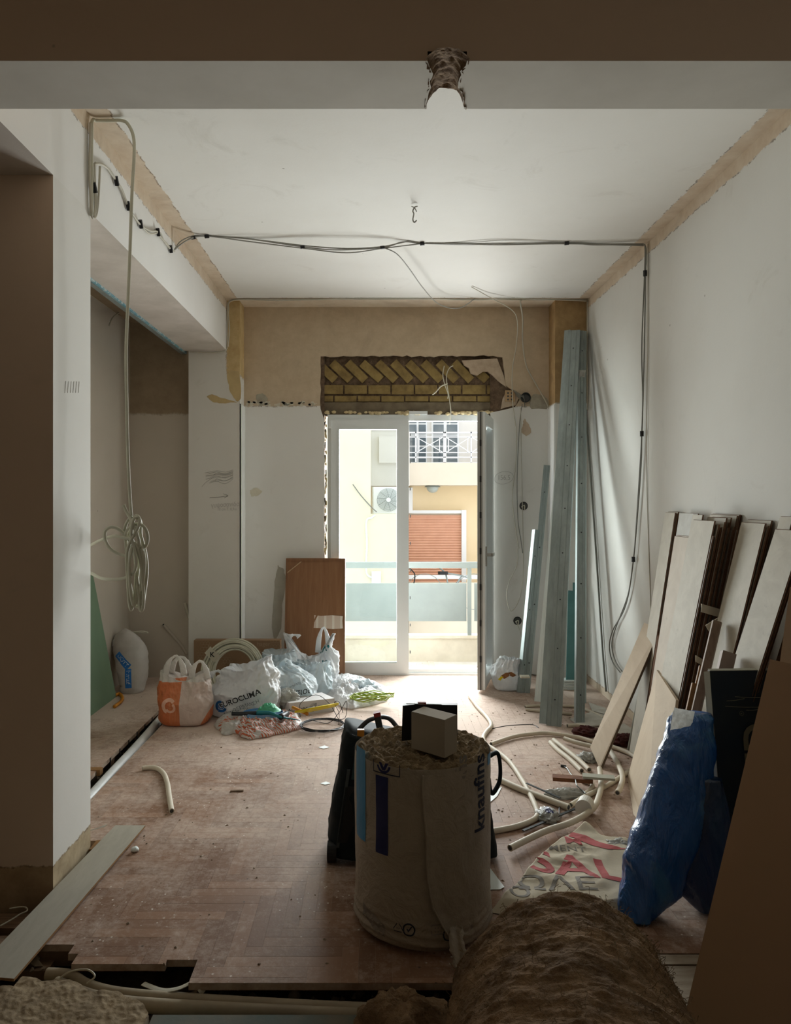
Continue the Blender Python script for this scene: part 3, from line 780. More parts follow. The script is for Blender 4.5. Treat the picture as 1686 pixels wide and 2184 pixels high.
# wires and boxes on the cream wall
M['white_cable'] = mat('white_cable', (0.74, 0.72, 0.63), rough=0.5)
M['grey_cable'] = mat('grey_cable', (0.19, 0.19, 0.165), rough=0.5)
Dw = 10.97
wp = [at(a, b, Dw) for a, b in ((752, 1033), (768, 1055), (790, 1080), (803, 1092))]
cable('outdoor_wire', wp, 0.007, M['grey_cable'], label='thin wire sloping down the cream wall across the street', cat='wire')
wp = [at(a, b, Dw) for a, b in ((800, 1098), (792, 1104), (781, 1112), (782, 1160), (781, 1220), (795, 1232))]
cable('outdoor_pipe', wp, 0.014, M['white_paint'], label='white pipe running from the air conditioner down the cream wall', cat='pipe')
g = G(); obox(g, at(802, 1231, Dw - 0.05), (0.13, 0.09, 0.17)); tag(build('meter_box', g, M['white_paint']), 'small white box at the foot of the white pipe outdoors', 'box')
# bicycle on the balcony across
Db = 12.2
bk = empty('bicycle', at(945, 1262, Db), 'bicycle parked on the balcony across the street, saddle in view', 'bicycle')
g = G()
for a in (((930, 1205), (950, 1222), (985, 1228), (1005, 1235)), ((950, 1222), (958, 1262)), ((985, 1228), (960, 1262), (930, 1270))):
    tube(g, [at(p[0], p[1], Db) for p in a], 0.013, 6)
build('bike_frame', g, M['grey_metal'], bk, smooth=True)
for xx in (905, 1010):
    g = G(); tube(g, [at(xx + 38 * math.cos(a / 16 * math.pi), 1262 + 38 * math.sin(a / 16 * math.pi), Db + 0.02) for a in range(33)], 0.005, 6); build('wheel', g, M['grey_metal'], bk, smooth=True)
g = G(); obox(g, at(944, 1222, Db - 0.03), (0.16, 0.10, 0.05), None, 0, 0.03); build('saddle', g, M['black'], bk)
g = G(); tube(g, spline([at(873, 1212, Db), at(884, 1225, Db), at(882, 1245, Db)], 5), 0.01, 6); build('handlebar', g, M['black'], bk)
# dark gaps between the wall edge and the frame
g = G(); rnd = random.Random(4)
yy = 900
while yy < 1180:
    h_ = rnd.uniform(5, 22); c = at(694 + rnd.uniform(-1.5, 1.5), yy, YB - 0.004)
    prism(g, [c + Vector((-0.006, 0, 0)), c + Vector((0.004, 0, 0.003)), c + Vector((0.007 * rnd.random(), 0, -h_ / 240 * .6)), c + Vector((-0.003, 0, -h_ / 240))], (0, 0.004, 0))
    yy += h_ + rnd.uniform(3, 26)
ob_ = build('crack', g, M['gasket'], wb); ob_['kind'] = 'stuff'
# ================================================================ STEEL PROFILES IN THE RIGHT CORNER
M['steel_light'] = mat('bright_galvanised_steel', (0.42, 0.50, 0.50), (0.34, 0.41, 0.41), 4, 0.38, metal=0.45, stretch=(6, 6, 0.6))
M['steel_white'] = mat('white_edge_trim', (0.78, 0.84, 0.82), None, rough=0.45)
def cprof(w, f, t=0.0022, lip=0.008):
    """C section: web w along x, flanges f along y"""
    return [(0, 0), (w, 0), (w, f), (w - lip, f), (w - lip, f - t), (w - t, f - t), (w - t, t), (t, t), (t, f - t), (lip, f - t), (lip, f), (0, f)]
def stud(name, label, bottom, top, w, f, u, m, holes=0, group=None, flip=False):
    b = Vector(bottom); tp = Vector(top); g = G()
    prof = cprof(w, -f if flip else f) if not flip else [(a, -c) for a, c in cprof(w, f)][::-1]
    prof = [(a - w / 2, c) for a, c in prof]
    extr(g, prof, b, tp, u)
    # pressed grooves along the web
    wv = (tp - b).normalized(); uu = Vector(u); uu = (uu - wv * uu.dot(wv)).normalized(); vv = wv.cross(uu)
    s = 1 if flip else -1
    for q in (-0.22, 0.22):
        extr(g, [(q * w - 0.003, 0), (q * w, s * 0.0025), (q * w + 0.003, 0)], b, tp, u)
    root = empty(name, b, label, 'metal profile', group or 'steel profiles leaning in the right corner')
    build('channel', g, m, root)
    if holes:
        for k in range(holes):
            gh = G()
            c = b.lerp(tp, (k + 0.5) / holes) + vv * (s * 0.002)
            V, T = ring2(0, 0.0055, n=10)
            mapped(gh, V, T, lambda x, y: c + uu * x + wv * y)
            build('screw_hole', gh, M['black'], root)
    return root
# camera-facing outward normals are handled by flip; u runs to the right in the picture
stud('metal_stud', 'tallest wide galvanised channel leaning in the right corner, left of the narrow one', fl(1180, 1549), at(1224, 704, 6.30), 0.098, 0.05, (1, -0.35, 0), M['galv'], 9)
stud('metal_stud', 'tall galvanised stud with its dark open side, left face of the wide channel', fl(1166, 1545), at(1217, 706, 6.34), 0.045, 0.05, (0.55, 1, 0), M['galv'])
stud('metal_stud', 'tall narrow grooved steel stud at the right of the leaning group', fl(1237, 1546), at(1241, 705, 6.36), 0.062, 0.045, (1, 0.05, 0), M['galv'], 8)
stud('metal_stud', 'narrow bright steel profile standing behind the grooved stud, tall as the column', fl(1245, 1500), at(1246, 706, 6.36), 0.035, 0.03, (1, 0.1, 0), M['steel_light'])
stud('metal_stud', 'bright white-edged steel angle leaning left of the wide channel', fl(1149, 1497), at(1205, 868, 6.38), 0.075, 0.03, (1, -0.4, 0), M['steel_white'])
stud('metal_stud', 'grey steel stud leaning left, its top at socket height', fl(1122, 1478), at(1166, 992, 6.42), 0.055, 0.05, (1, -0.2, 0), M['galv'], 4)
stud('metal_stud', 'shorter dark steel stud leaning against the left stud', fl(1112, 1478), at(1145, 1130, 6.30), 0.045, 0.04, (1, 0.5, 0), M['galv'], 3)
M['teal'] = mat('teal_sheet', (0.10, 0.25, 0.25), (0.07, 0.19, 0.19), 4, 0.5)
g = G(); extr(g, [(-0.038, 0), (0.038, 0), (0.038, 0.008), (-0.038, 0.008)], fl(1216, 1472), at(1221, 1260, 6.32), (1, 0, 0)); extr(g, [(0.0, 0.01), (0.032, 0.01), (0.032, 0.018), (0.0, 0.018)], fl(1219, 1470), at(1222, 1242, 6.35), (1, 0, 0))
tag(build('glass_offcut', g, M['teal']), 'dark teal strip standing between the two tall studs', 'strip')
g = G(); 
for i in range(5): obox(g, fl(1213, 1468) + Vector((0, -0.02, 0.012 + i * 0.016)), (0.15, 0.1, 0.010))
tag(build('sheet_stack', g, M['steel_white']), 'small stack of white sheets on the floor beneath the teal strip', 'sheets')
# loop of white tape and label on the studs
M['tape_white'] = mat('masking_tape', (0.66, 0.62, 0.50), (0.58, 0.54, 0.43), 10, 0.7)
M['film'] = plastic_film('clear_wrinkled_film', (0.70, 0.70, 0.66), (0.55, 0.54, 0.49), 20, 0.25, 0.4)
g = G(); cc = at(1240, 790, 6.2)
grid(g, 8, 10, lambda s, t: cc + Vector((0.05 * (s - 0.5) * (1.2 - t), -0.01 + 0.02 * nz((s * 3, t * 5, 1), 1), -0.20 * t)))
tag(build('film_strip', g, M['film'], smooth=True), 'crumpled strip of clear film stuck near the top of the studs', 'film')
g = G(); cc = at(1113, 1446, 5.9); obox(g, cc + Vector((0.03, 0.05, 0)), (0.07, 0.06, 0.014)); tag(build('tape_band', g, M['tape_white']), 'pale tape band around the foot of the left studs', 'tape')
# long channels lying along the foot of the right wall
g = G(); extr(g, [(0, 0), (0.055, 0), (0.055, 0.003), (0.003, 0.003), (0.003, 0.05), (0, 0.05)], (1.72, 5.55, 0.0), (1.73, 6.38, 0.0), (1, 0, 0))
extr(g, [(0, 0.05), (0.07, 0.05), (0.07, 0.053), (0, 0.053)], (1.70, 5.5, 0.0), (1.72, 6.38, 0.0), (1, 0, 0))
tag(build('floor_channel', g, M['steel_light']), 'galvanised floor channel lying along the foot of the right wall', 'metal profile')
# thin cable trunking / long thin strip on the right wall behind studs
cable('wall_cable', [onx(1247, 860, 1.80), onx(1258, 1000, 1.80), onx(1272, 1200, 1.80), onx(1284, 1380, 1.80), onx(1292, 1475, 1.80)], 0.008, M['grey_cable'], label='dark cable hanging against the right wall just right of the studs', cat='cable')

# ================================================================ LAMINATE BOARDS AGAINST THE RIGHT WALL
def wood(name, c1, c2, rough=0.6):
    n = NT(name); v = n.obj((14, 3, 1.2)); c = n.mix(n.step(n.noise(v, 2.2, 6, 0.65, 0.6), 0.35, 0.3), c1, c2)
    s = n.step(n.noise(v, 6.0, 4, 0.7), 0.62, 0.1); c = n.mix(n.math('MULTIPLY', s, 0.35), c, tuple(k * 0.6 for k in c2))
    n.col(c); n.rough(rough); n.bsdf.inputs['Specular IOR Level'].default_value = 0.3; return n.mat
M['lam_a'] = wood('pale_laminate', (0.56, 0.52, 0.43), (0.47, 0.43, 0.35))
M['lam_b'] = wood('whitish_laminate', (0.60, 0.60, 0.56), (0.49, 0.48, 0.44))
M['lam_c'] = wood('beige_laminate', (0.60, 0.53, 0.44), (0.53, 0.46, 0.37))
M['hdf'] = mat('brown_hdf_core', (0.20, 0.105, 0.055), (0.11, 0.055, 0.03), 30, 0.9, stretch=(4, 4, 0.4))
GL = 'laminate boards leaning on the right wall'
def lam(label, Yn, W, X1, ztop, slope, face, shear=0.0, cut=0.0, thick=0.008, z0=0.0, group=GL, name='laminate_board', chip=False):
    """board leaning on the right wall; X1 is the face at the top, Yn its near edge, W its width"""
    Xb = X1 - slope * (ztop - z0)
    n_ = Vector((-(ztop - z0), 0, -(X1 - Xb))).normalized()
    a = Vector((Xb, Yn + shear, z0)); b = Vector((Xb, Yn + W + shear, z0)); c = Vector((X1, Yn + W, ztop)); d_ = Vector((X1, Yn, ztop))
    if cut: c = c + (b - c) * cut
    back = -n_ * thick
    g = G(); face_f = -n_ * 0.0007
    vs = [a, b, c, d_] + [p + back for p in (a, b, c, d_)]
    g.add(vs, [(0, 1, 2, 3)], 0); g.add(vs, [(7, 6, 5, 4), (0, 4, 5, 1), (1, 5, 6, 2), (2, 6, 7, 3), (3, 7, 4, 0)], 1)
    # tongue on the near edge
    tn = Vector((0, -0.006, 0))
    e = [a + back * 0.35, d_ + back * 0.35, d_ + back * 0.7, a + back * 0.7]
    g.add(e + [p + tn for p in e], [(4, 5, 6, 7), (0, 1, 5, 4), (3, 7, 6, 2), (1, 2, 6, 5), (0, 4, 7, 3)], 1)
    o = build(name, g, [face, M['hdf']]); tag(o, label, 'board', group)
    return o
ORD = ['first', 'second', 'third', 'fourth', 'fifth', 'sixth', 'seventh', 'eighth', 'ninth', 'tenth', 'eleventh']
def stack(n_, Yn, W, X1, ztop, slope, faces, labels, var=0.02, shear=0.0, cut0=0.0, wvar=0.0):
    """n boards, first one is the front (room side)"""
    for i in range(n_):
        x = X1 + i * 0.0088
        zt = ztop + (random.uniform(-var, var) if i else 0)
        lb = labels[min(i, len(labels) - 1)]
        if i >= len(labels) - 1 and n_ > len(labels): lb = ORD[i - len(labels) + 1] + ' ' + lb
        lam(lb, Yn + (random.uniform(-0.008, 0.008) if i else 0), W + random.uniform(-wvar, wvar), x, zt, slope, faces[min(i, len(faces) - 1)], shear, cut0 if i == 0 else 0)
stack(4, 4.44, 0.15, 1.772, 1.478, 0.15, [M['lam_a']], ['front laminate board of the stack nearest the window', 'edge-on board behind the front board of the stack nearest the window'], 0.006)
lam('laminate board with a torn, scarred white top end, second stack from the window', 4.12, 0.25, 1.770, 1.478, 0.15, M['lam_b'])
stack(3, 4.13, 0.22, 1.735, 1.345, 0.155, [M['lam_c']], ['beige laminate board standing in front of the torn white one', 'edge-on laminate board between the beige board and the torn white one'], 0.01)
lab3 = ['whitish laminate board with a slanted top cut, front of the thick stack', 'taller pale laminate board just behind the slanted-cut one']
lam(lab3[0], 3.72, 0.22, 1.672, 1.375, 0.203, M['lam_b'], cut=0.075)
lam(lab3[1], 3.73, 0.25, 1.684, 1.448, 0.203, M['lam_a'])
stack(11, 3.715, 0.21, 1.698, 1.43, 0.203, [M['lam_a']], ['edge-on laminate board inside the thick taped stack, counted from the room'], 0.035)
stack(3, 3.72, 0.30, 1.792, 1.475, 0.203, [M['lam_a']], ['tall rear laminate board of the thick taped stack, counted towards the wall'], 0.008)
lam('narrow laminate board with a square top, sticking up left of the thick stack', 3.90, 0.12, 1.70, 1.475, 0.19, M['lam_a'])
stack(4, 3.42, 0.22, 1.775, 1.445, 0.245, [M['lam_a']], ['wide pale laminate board between the thick stack and the leaning front boards', 'edge-on laminate board behind the wide pale one, counted from the room'], 0.02)
stack(3, 3.06, 0.215, 1.745, 1.425, 0.32, [M['lam_a']], ['front laminate board leaning most steeply, at the right edge of the photo', 'edge-on laminate board behind the most steeply leaning one, counted from the room'], 0.015)
lam('laminate board end sticking up behind the most steeply leaning board', 3.22, 0.10, 1.79, 1.48, 0.25, M['lam_a'])
stack(7, 2.92, 0.16, 1.70, 1.08, 0.30, [M['hdf']], ['dark edge-on board in the shadowed stack behind the brown panels, counted from the room'], 0.09)
# tapes round the thick stack
def tapeband(x0, x1, y0, y1, D, label, ang=0.12):
    g = G(); p = [at(x0, y0, D), at(x1, y0 + 12, D), at(x1, y1 + 12, D), at(x0, y1, D)]
    prism(g, p, (0, 0.012, 0)); return tag(build('tape_strip', g, M['tape_white']), label, 'tape')
tapeband(1496, 1538, 1288, 1306, 3.70, 'beige tape strip round the thick stack, upper one')
tapeband(1484, 1505, 1398, 1412, 3.68, 'short beige tape strip round the thick stack, lower one')
g = G()
prism(g, [at(1505, 1334, 3.66), at(1541, 1312, 3.66), at(1541, 1331, 3.66), at(1518, 1338, 3.66), at(1512, 1347, 3.66)], (0.0, 0.01, 0))
tag(build('tape_strip', g, M['tape_white']), 'loose folded beige tape flap below the upper tape strip', 'tape')
# beige diagonal board, angled board, pipe, strips
M['mdf'] = wood('beige_primed_board', (0.60, 0.49, 0.36), (0.54, 0.43, 0.31), 0.7)
def quadboard(name, label, P, t, m, edge=None, cat='board'):
    P = [Vector(p) for p in P]; nrm = (P[1] - P[0]).cross(P[-1] - P[0]).normalized()
    if nrm.y < 0: nrm = -nrm
    g = G(); n_ = len(P); tri = tessellate_polygon([P]); Q = [p + nrm * t for p in P]
    g.add(P + Q, [list(x) for x in tri], 0); g.add(P + Q, [[n_ + i for i in x][::-1] for x in tri] + [[i, n_ + i, n_ + (i + 1) % n_, (i + 1) % n_] for i in range(n_)], 1)
    return tag(build(name, g, [m, edge or m]), label, cat)
M['edge_dark'] = mat('dark_board_edge', (0.14, 0.10, 0.065), None, rough=0.9)
quadboard('beige_board', 'long narrow beige board leaning diagonally, foot among the white pipes', [at(1373, 1328, 4.70), at(1406, 1341, 4.50), at(1279, 1640, 4.335), at(1277, 1637, 4.345), at(1258, 1594, 4.51)], 0.014, M['mdf'], M['edge_dark'])
quadboard('beige_board', 'broad beige board with an angled top, standing behind the blue plastic', [at(1405, 1430, 4.05), at(1447, 1494, 3.66), at(1443, 1530, 3.63), at(1385, 1775, 3.42), fl(1356, 1738), fl(1343, 1658)], 0.014, M['mdf'], M['mdf'])
g = G(); tube(g, [fl(1347, 1603, 0.004), Vector((1.765, 4.70, 0.80))], 0.03, 20)
tag(build('grey_pipe', g, mat('grey_plastic_pipe', (0.34, 0.345, 0.29), (0.29, 0.29, 0.24), 4, 0.5), smooth=True), 'grey-green plastic pipe leaning on the wall behind the diagonal beige board', 'pipe')
g = G(); extr(g, [(-0.01, 0), (0.01, 0), (0.01, 0.006), (-0.01, 0.006)], fl(1366, 1572), at(1399, 1345, 4.50), (1, -0.3, 0)); tag(build('white_strip', g, M['steel_white']), 'thin white strip leaning beside the grey pipe', 'strip')
quadboard('brown_board', 'dark reddish brown board leaning behind the white strip', [at(1402, 1342, 4.45), at(1416, 1345, 4.40), at(1392, 1560, 4.22), at(1371, 1566, 4.30)], 0.012, M['hdf'], M['hdf'])
M['moulding'] = mat('painted_moulding', (0.30, 0.215, 0.155), (0.22, 0.145, 0.10), 8, 0.6, stretch=(8, 8, 0.7))
M['bare_wood'] = mat('bare_moulding_wood', (0.30, 0.155, 0.055), (0.24, 0.12, 0.04), 10, 0.6, stretch=(8, 8, 0.7))
M['mauve'] = mat('mauve_painted_wood', (0.33, 0.25, 0.205), (0.28, 0.21, 0.17), 6, 0.6)
g = G(); extr(g, [(-0.022, 0), (0.012, -0.006), (0.022, 0.012), (0.018, 0.03), (-0.022, 0.02)], at(1476, 1560, 3.42), at(1531, 1325, 3.55), (1, -0.1, 0)); tag(build('wooden_moulding', g, M['moulding']), 'long thin brown painted moulding leaning in front of the thick stack', 'moulding')
g = G(); extr(g, [(-0.017, 0), (0.017, 0), (0.017, 0.02), (-0.017, 0.02)], at(1462, 1560, 3.45), at(1484, 1458, 3.52), (1, -0.1, 0)); tag(build('wooden_moulding', g, M['bare_wood']), 'short batten of bare orange-brown wood left of the long brown moulding', 'moulding')
g = G(); extr(g, [(-0.008, 0), (0.008, 0), (0.008, 0.012), (-0.008, 0.012)], at(1484, 1470, 3.56), at(1495, 1420, 3.6), (1, 0, 0)); tag(build('wooden_moulding', g, M['bare_wood']), 'thin reddish sliver of wood between batten and thick stack', 'moulding')
g = G(); extr(g, [(-0.028, 0), (0.028, 0), (0.028, 0.045), (-0.028, 0.045)], at(1526, 1520, 3.15), at(1556, 1391, 3.22), (1, -0.15, 0)); tag(build('wooden_block', g, M['mauve']), 'mauve painted wooden post end in front of the wide pale board', 'wood')

# ---- dark blue board with lettering, brown hardboard panels
M['navy'] = mat('scuffed_navy_board', (0.010, 0.022, 0.04), (0.022, 0.03, 0.036), 5, 0.5)
M['board_edge'] = mat('pale_board_edge', (0.42, 0.41, 0.33), None, rough=0.8)
nb_ = empty('navy_board', Vector((1.55, 3.0, 0)), 'dark navy printed board standing upright between blue plastic and brown panel', 'board')
A, B = at(1513, 1431, 3.06), fl(1541, 1900); 
B = Vector((B.x, 2.95, 0)); rt = Vector((0.47, 0.02, 0)); Nn = Vector((0, 0.02, 0))
g = G(); vs = [B, B + rt, A + rt, A] + [p + Nn for p in (B, B + rt, A + rt, A)]
g.add(vs, BOXF, 0)
build('board_face', g, M['navy'], nb_)
g = G(); sd = [(B + Vector((-0.002, -0.001, 0))), (B + Vector((-0.014, 0.03, 0))), (A + Vector((-0.012, 0.03, -0.01))), (A + Vector((-0.002, -0.001, 0)))]
prism(g, sd, (0.004, 0.002, 0)); e2 = [A + Vector((0, -0.001, 0.0)), A + rt + Vector((0, -0.001, 0)), A + rt + Vector((0, 0.02, 0.003)), A + Vector((0, 0.02, 0.003))]
prism(g, e2, (0, 0, 0.002)); build('board_edge', g, M['board_edge'], nb_)
M['gold_print'] = mat('faded_gold_print', (0.20, 0.18, 0.12), None, rough=0.7)
up_ = (A - B).normalized()
def nav(x, y):
    c = at(x, y, 3.0); t = (c.z) / (A.z); base = B.lerp(A, t); base.x = c.x * (base.y / c.y); return base
g = G()
V, T = textmesh('ED', 0.155, 0.02, 0.3); o0 = nav(1618, 1598) + Vector((0, -0.003, 0))
mapped(g, V, T, lambda u, v: o0 + Vector((-v, 0, 0)) + up_ * u)
V, T = ring2(0.008, 0.0092, n=20); o1 = nav(1580, 1527) + Vector((0, -0.003, 0)); mapped(g, V, T, lambda u, v: o1 + Vector((-v, 0, 0)) + up_ * u)
V, T = textmesh('R', 0.012); mapped(g, V, T, lambda u, v: o1 + Vector((-v, 0, 0)) + up_ * u)
build('lettering', g, M['gold_print'], nb_)
g = G()
for (a, b, c, d_) in ((1566, 1492, 1625, 1494), (1545, 1512, 1625, 1514), (1548, 1501, 1586, 1496), (1590, 1520, 1622, 1518)):
    p, q = nav(a, b), nav(c, d_); p.y -= .003; q.y -= .003
    tube(g, spline([p, p.lerp(q, .5) + Vector((0, 0, -.002)), q], 4), 0.0011, 4)
build('scratches', g, M['gold_print'], nb_)

M['hardboard'] = mat('brown_hardboard', (0.30, 0.175, 0.095), (0.275, 0.165, 0.085), 2.0, 0.75)
M['hardboard_edge'] = mat('brown_hardboard_edge', (0.34, 0.24, 0.15), None, rough=0.9)
def panel(name, label, fb, ft, L, m):
    dr = Vector((0.43, -0.90, 0)).normalized(); fb = Vector(fb); ft = Vector(ft)
    P = [fb, ft, ft + dr * L, fb + dr * L]
    nrm = (P[1] - P[0]).cross(P[3] - P[0]).normalized()
    if nrm.x < 0: nrm = -nrm
    g = G(); Q = [p + nrm * 0.006 for p in P]
    g.add(P + Q, [(0, 3, 2, 1)], 0); g.add(P + Q, [(4, 5, 6, 7), (0, 1, 5, 4), (1, 2, 6, 5), (2, 3, 7, 6), (3, 0, 4, 7)], 1)
    return tag(build(name, g, [m, M['hardboard_edge']]), label, 'board')
panel('hardboard_panel', 'large brown hardboard panel leaning in the right foreground', (0.868, 2.15, 0), at(1641, 1406, 2.55), 1.0, M['hardboard'])
M['hardboard2'] = mat('lighter_hardboard', (0.40, 0.27, 0.17), (0.36, 0.24, 0.15), 2.0, 0.75)
panel('hardboard_panel', 'lighter brown panel rising behind the large one at the right edge', (1.13, 2.36, 0), at(1684, 1252, 2.72), 0.45, M['hardboard2'])

# ---- blue plastic wrapped packs
def bluepack(name, label, rings, m, seed, cat='plastic pack', amp=0.03):
    """rings: (centre, half width vec, half depth vec)"""
    R = [(Vector(a), Vector(b), Vector(c)) for a, b, c in rings]
    def fn(s, t):
        f = t * (len(R) - 1); i = min(int(f), len(R) - 2); k = f - i
        c = R[i][0].lerp(R[i + 1][0], k); u = R[i][1].lerp(R[i + 1][1], k); v = R[i][2].lerp(R[i + 1][2], k)
        a = 2 * math.pi * s; ca, sa = math.cos(a), math.sin(a)
        e = 0.85
        p = c + u * (abs(ca) ** e * (1 if ca > 0 else -1)) + v * (abs(sa) ** e * (1 if sa > 0 else -1))
        dr = (p - c).normalized()
        q = Vector((p.x * 1.9 + p.z * 0.5, p.y * 1.2, p.z * 0.55 - p.x * 0.4))
        return p + dr * amp * (crumple(q, 4.5, seed) - 0.4) + dr * 0.35 * amp * crumple(Vector((q.x, q.y, q.z * 1.5)), 11, seed + 3)
    g = G(); grid(g, 110, 90, fn, wrap=True)
    n_ = 110; g.f.append([i for i in range(n_)][::-1]); g.m.append(0); g.f.append([90 * n_ + i for i in range(n_)]); g.m.append(0)
    return tag(build(name, g, m, smooth=True), label, cat)
def bluemat(name, lightf):
    n = NT(name); v = n.obj()
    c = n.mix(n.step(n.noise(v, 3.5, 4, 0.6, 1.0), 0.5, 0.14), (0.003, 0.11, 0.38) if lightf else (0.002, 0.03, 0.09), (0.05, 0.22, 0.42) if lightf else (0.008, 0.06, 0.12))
    n.col(c); n.rough(0.22); n.bsdf.inputs['Specular IOR Level'].default_value = 0.85
    n.bump(n.noise(n.obj((2.2, 1.6, 0.7), (0, 0.35, 0)), 5.5, 5, 0.55, 0.6), 0.9, 0.05)
    tr = n.new('ShaderNodeBsdfTranslucent', Color=(0.01, 0.22, 0.60)); mx = n.N.new('ShaderNodeMixShader'); mx.inputs[0].default_value = 0.12
    n.bsdf.inputs['Coat Weight'].default_value = 0.6; n.bsdf.inputs['Coat Roughness'].default_value = 0.3
    n.L.new(n.bsdf.outputs[0], mx.inputs[1]); n.L.new(tr.outputs[0], mx.inputs[2]); n.L.new(mx.outputs[0], n.out.inputs[0])
    return n.mat
M['blue_film'] = bluemat('blue_polythene', 1)
M['blue_film_shaded'] = bluemat('blue_polythene_shaded', 0)  # same polythene, with the rear pack's shade put into its colour
b0 = at(1356, 1968, 2.80); b0.z = 0.01
bluepack('blue_plastic_pack', 'large crumpled bright blue plastic pack leaning right of the cement sack', [
    (b0, (0.062, 0, 0), (0, 0.07, 0)), (at(1385, 1900, 2.83), (0.115, 0, 0), (0.02, 0.08, 0)), (at(1412, 1800, 2.88), (0.13, 0, 0), (0.02, 0.085, 0)),
    (at(1448, 1680, 2.95), (0.125, 0, 0), (0.02, 0.075, 0)), (at(1467, 1590, 3.0), (0.105, 0, 0), (0.01, 0.06, 0)), (at(1474, 1530, 3.04), (0.085, 0, 0), (0, 0.045, 0)), (at(1476, 1521, 3.05), (0.07, 0, 0), (0, 0.03, 0))], M['blue_film'], 3, amp=0.016)
b1 = at(1500, 1962, 2.84); b1.z = 0.01
bluepack('blue_plastic_pack', 'second blue plastic pack, shade put into its colour, behind the bright one, at the navy board', [
    (b1, (0.03, 0, 0), (0, 0.04, 0)), (at(1497, 1905, 2.86), (0.085, 0, 0), (0, 0.05, 0)), (at(1505, 1850, 2.87), (0.105, 0, 0), (0, 0.05, 0)), (at(1512, 1740, 2.90), (0.07, 0, 0), (0, 0.04, 0)), (at(1513, 1660, 2.93), (0.045, 0, 0), (0, 0.03, 0))], M['blue_film_shaded'], 8, amp=0.010)
# blue offcut of clear film over the top of the pack
g = G(); cc = [at(1436, 1508, 2.97), at(1480, 1517, 2.97), at(1472, 1548, 2.93), at(1426, 1556, 2.93)]
grid(g, 12, 10, lambda s, t: cc[0].lerp(cc[1], s).lerp(cc[3].lerp(cc[2], s), t) + Vector((0, -0.012 * crumple((s * 2, t * 2, 0), 2, 5), 0)))
tag(build('film_fold', g, M['film'], smooth=True), 'crinkled clear film fold over the top of the large blue pack', 'film')
# ================================================================ BAGS AND BOXES
WHITEBAG = ((0.90, 0.91, 0.91), (0.82, 0.84, 0.85))
M['bag_white'] = plastic_film('white_carrier_film', *WHITEBAG, scale=6, trans=0.30)
M['bag_grey'] = plastic_film('bluish_white_carrier_film', (0.82, 0.89, 0.92), (0.70, 0.80, 0.84), scale=6, trans=0.35)
def orange(n, base):
    P, X, Y, Z = n.pos()
    zc = n.math('SUBTRACT', 1.0, n.step(Z, 0.30, 0.004))
    side = n.math('SUBTRACT', 1.0, n.step(X, -1.335, 0.003))
    right = n.step(n.math('ADD', X, n.math('MULTIPLY', n.math('SUBTRACT', 0.10, Z), 0.6)), -1.150, 0.004)
    st = n.step(n.math('SINE', n.math('MULTIPLY', X, 620.0)), 0.0, 0.25)
    stripes = n.math('MAXIMUM', n.math('SUBTRACT', 1.0, n.step(X, -1.405, 0.002)), st)
    o1 = n.mix(stripes, (0.80, 0.30, 0.13), (0.78, 0.23, 0.085))
    c = n.mix(n.math('MULTIPLY', zc, n.math('MAXIMUM', side, right)), n.mix(0.0, (0.83, 0.70, 0.62), (0.8, 0.8, 0.8)), o1)
    return n.mix(n.step(Z, 0.302, 0.004), c, (0.82, 0.79, 0.74))
M['bag_orange'] = plastic_film('orange_striped_carrier_film', (0.8, 0.7, 0.62), (0.8, 0.72, 0.66), trans=0.25, stripes=orange)
def striped(n, base):
    v = n.obj((1, 1, 1), (0, 0, 0.5)); x = n.N.new('ShaderNodeSeparateXYZ'); n.L.new(v, x.inputs[0])
    st = n.step(n.math('SINE', n.math('MULTIPLY', x.outputs[1], 420.0)), 0.0, 0.3)
    zone = n.step(n.noise(v, 5, 2), 0.49, 0.02)
    return n.mix(n.math('MULTIPLY', st, zone), base, (0.72, 0.18, 0.08))
M['bag_striped'] = plastic_film('white_film_with_red_stripes', (0.82, 0.80, 0.76), (0.74, 0.72, 0.68), trans=0.3, stripes=striped)
M['ink_black'] = mat('black_print', (0.02, 0.02, 0.022), rough=0.5)
M['ink_grey'] = mat('grey_print', (0.20, 0.22, 0.23), rough=0.5)
M['ink_blue'] = mat('blue_print', (0.02, 0.17, 0.52), rough=0.5)
M['ink_teal'] = mat('teal_print', (0.01, 0.16, 0.17), rough=0.5)
M['ink_pale'] = mat('pale_orange_print', (0.86, 0.50, 0.36), rough=0.5)

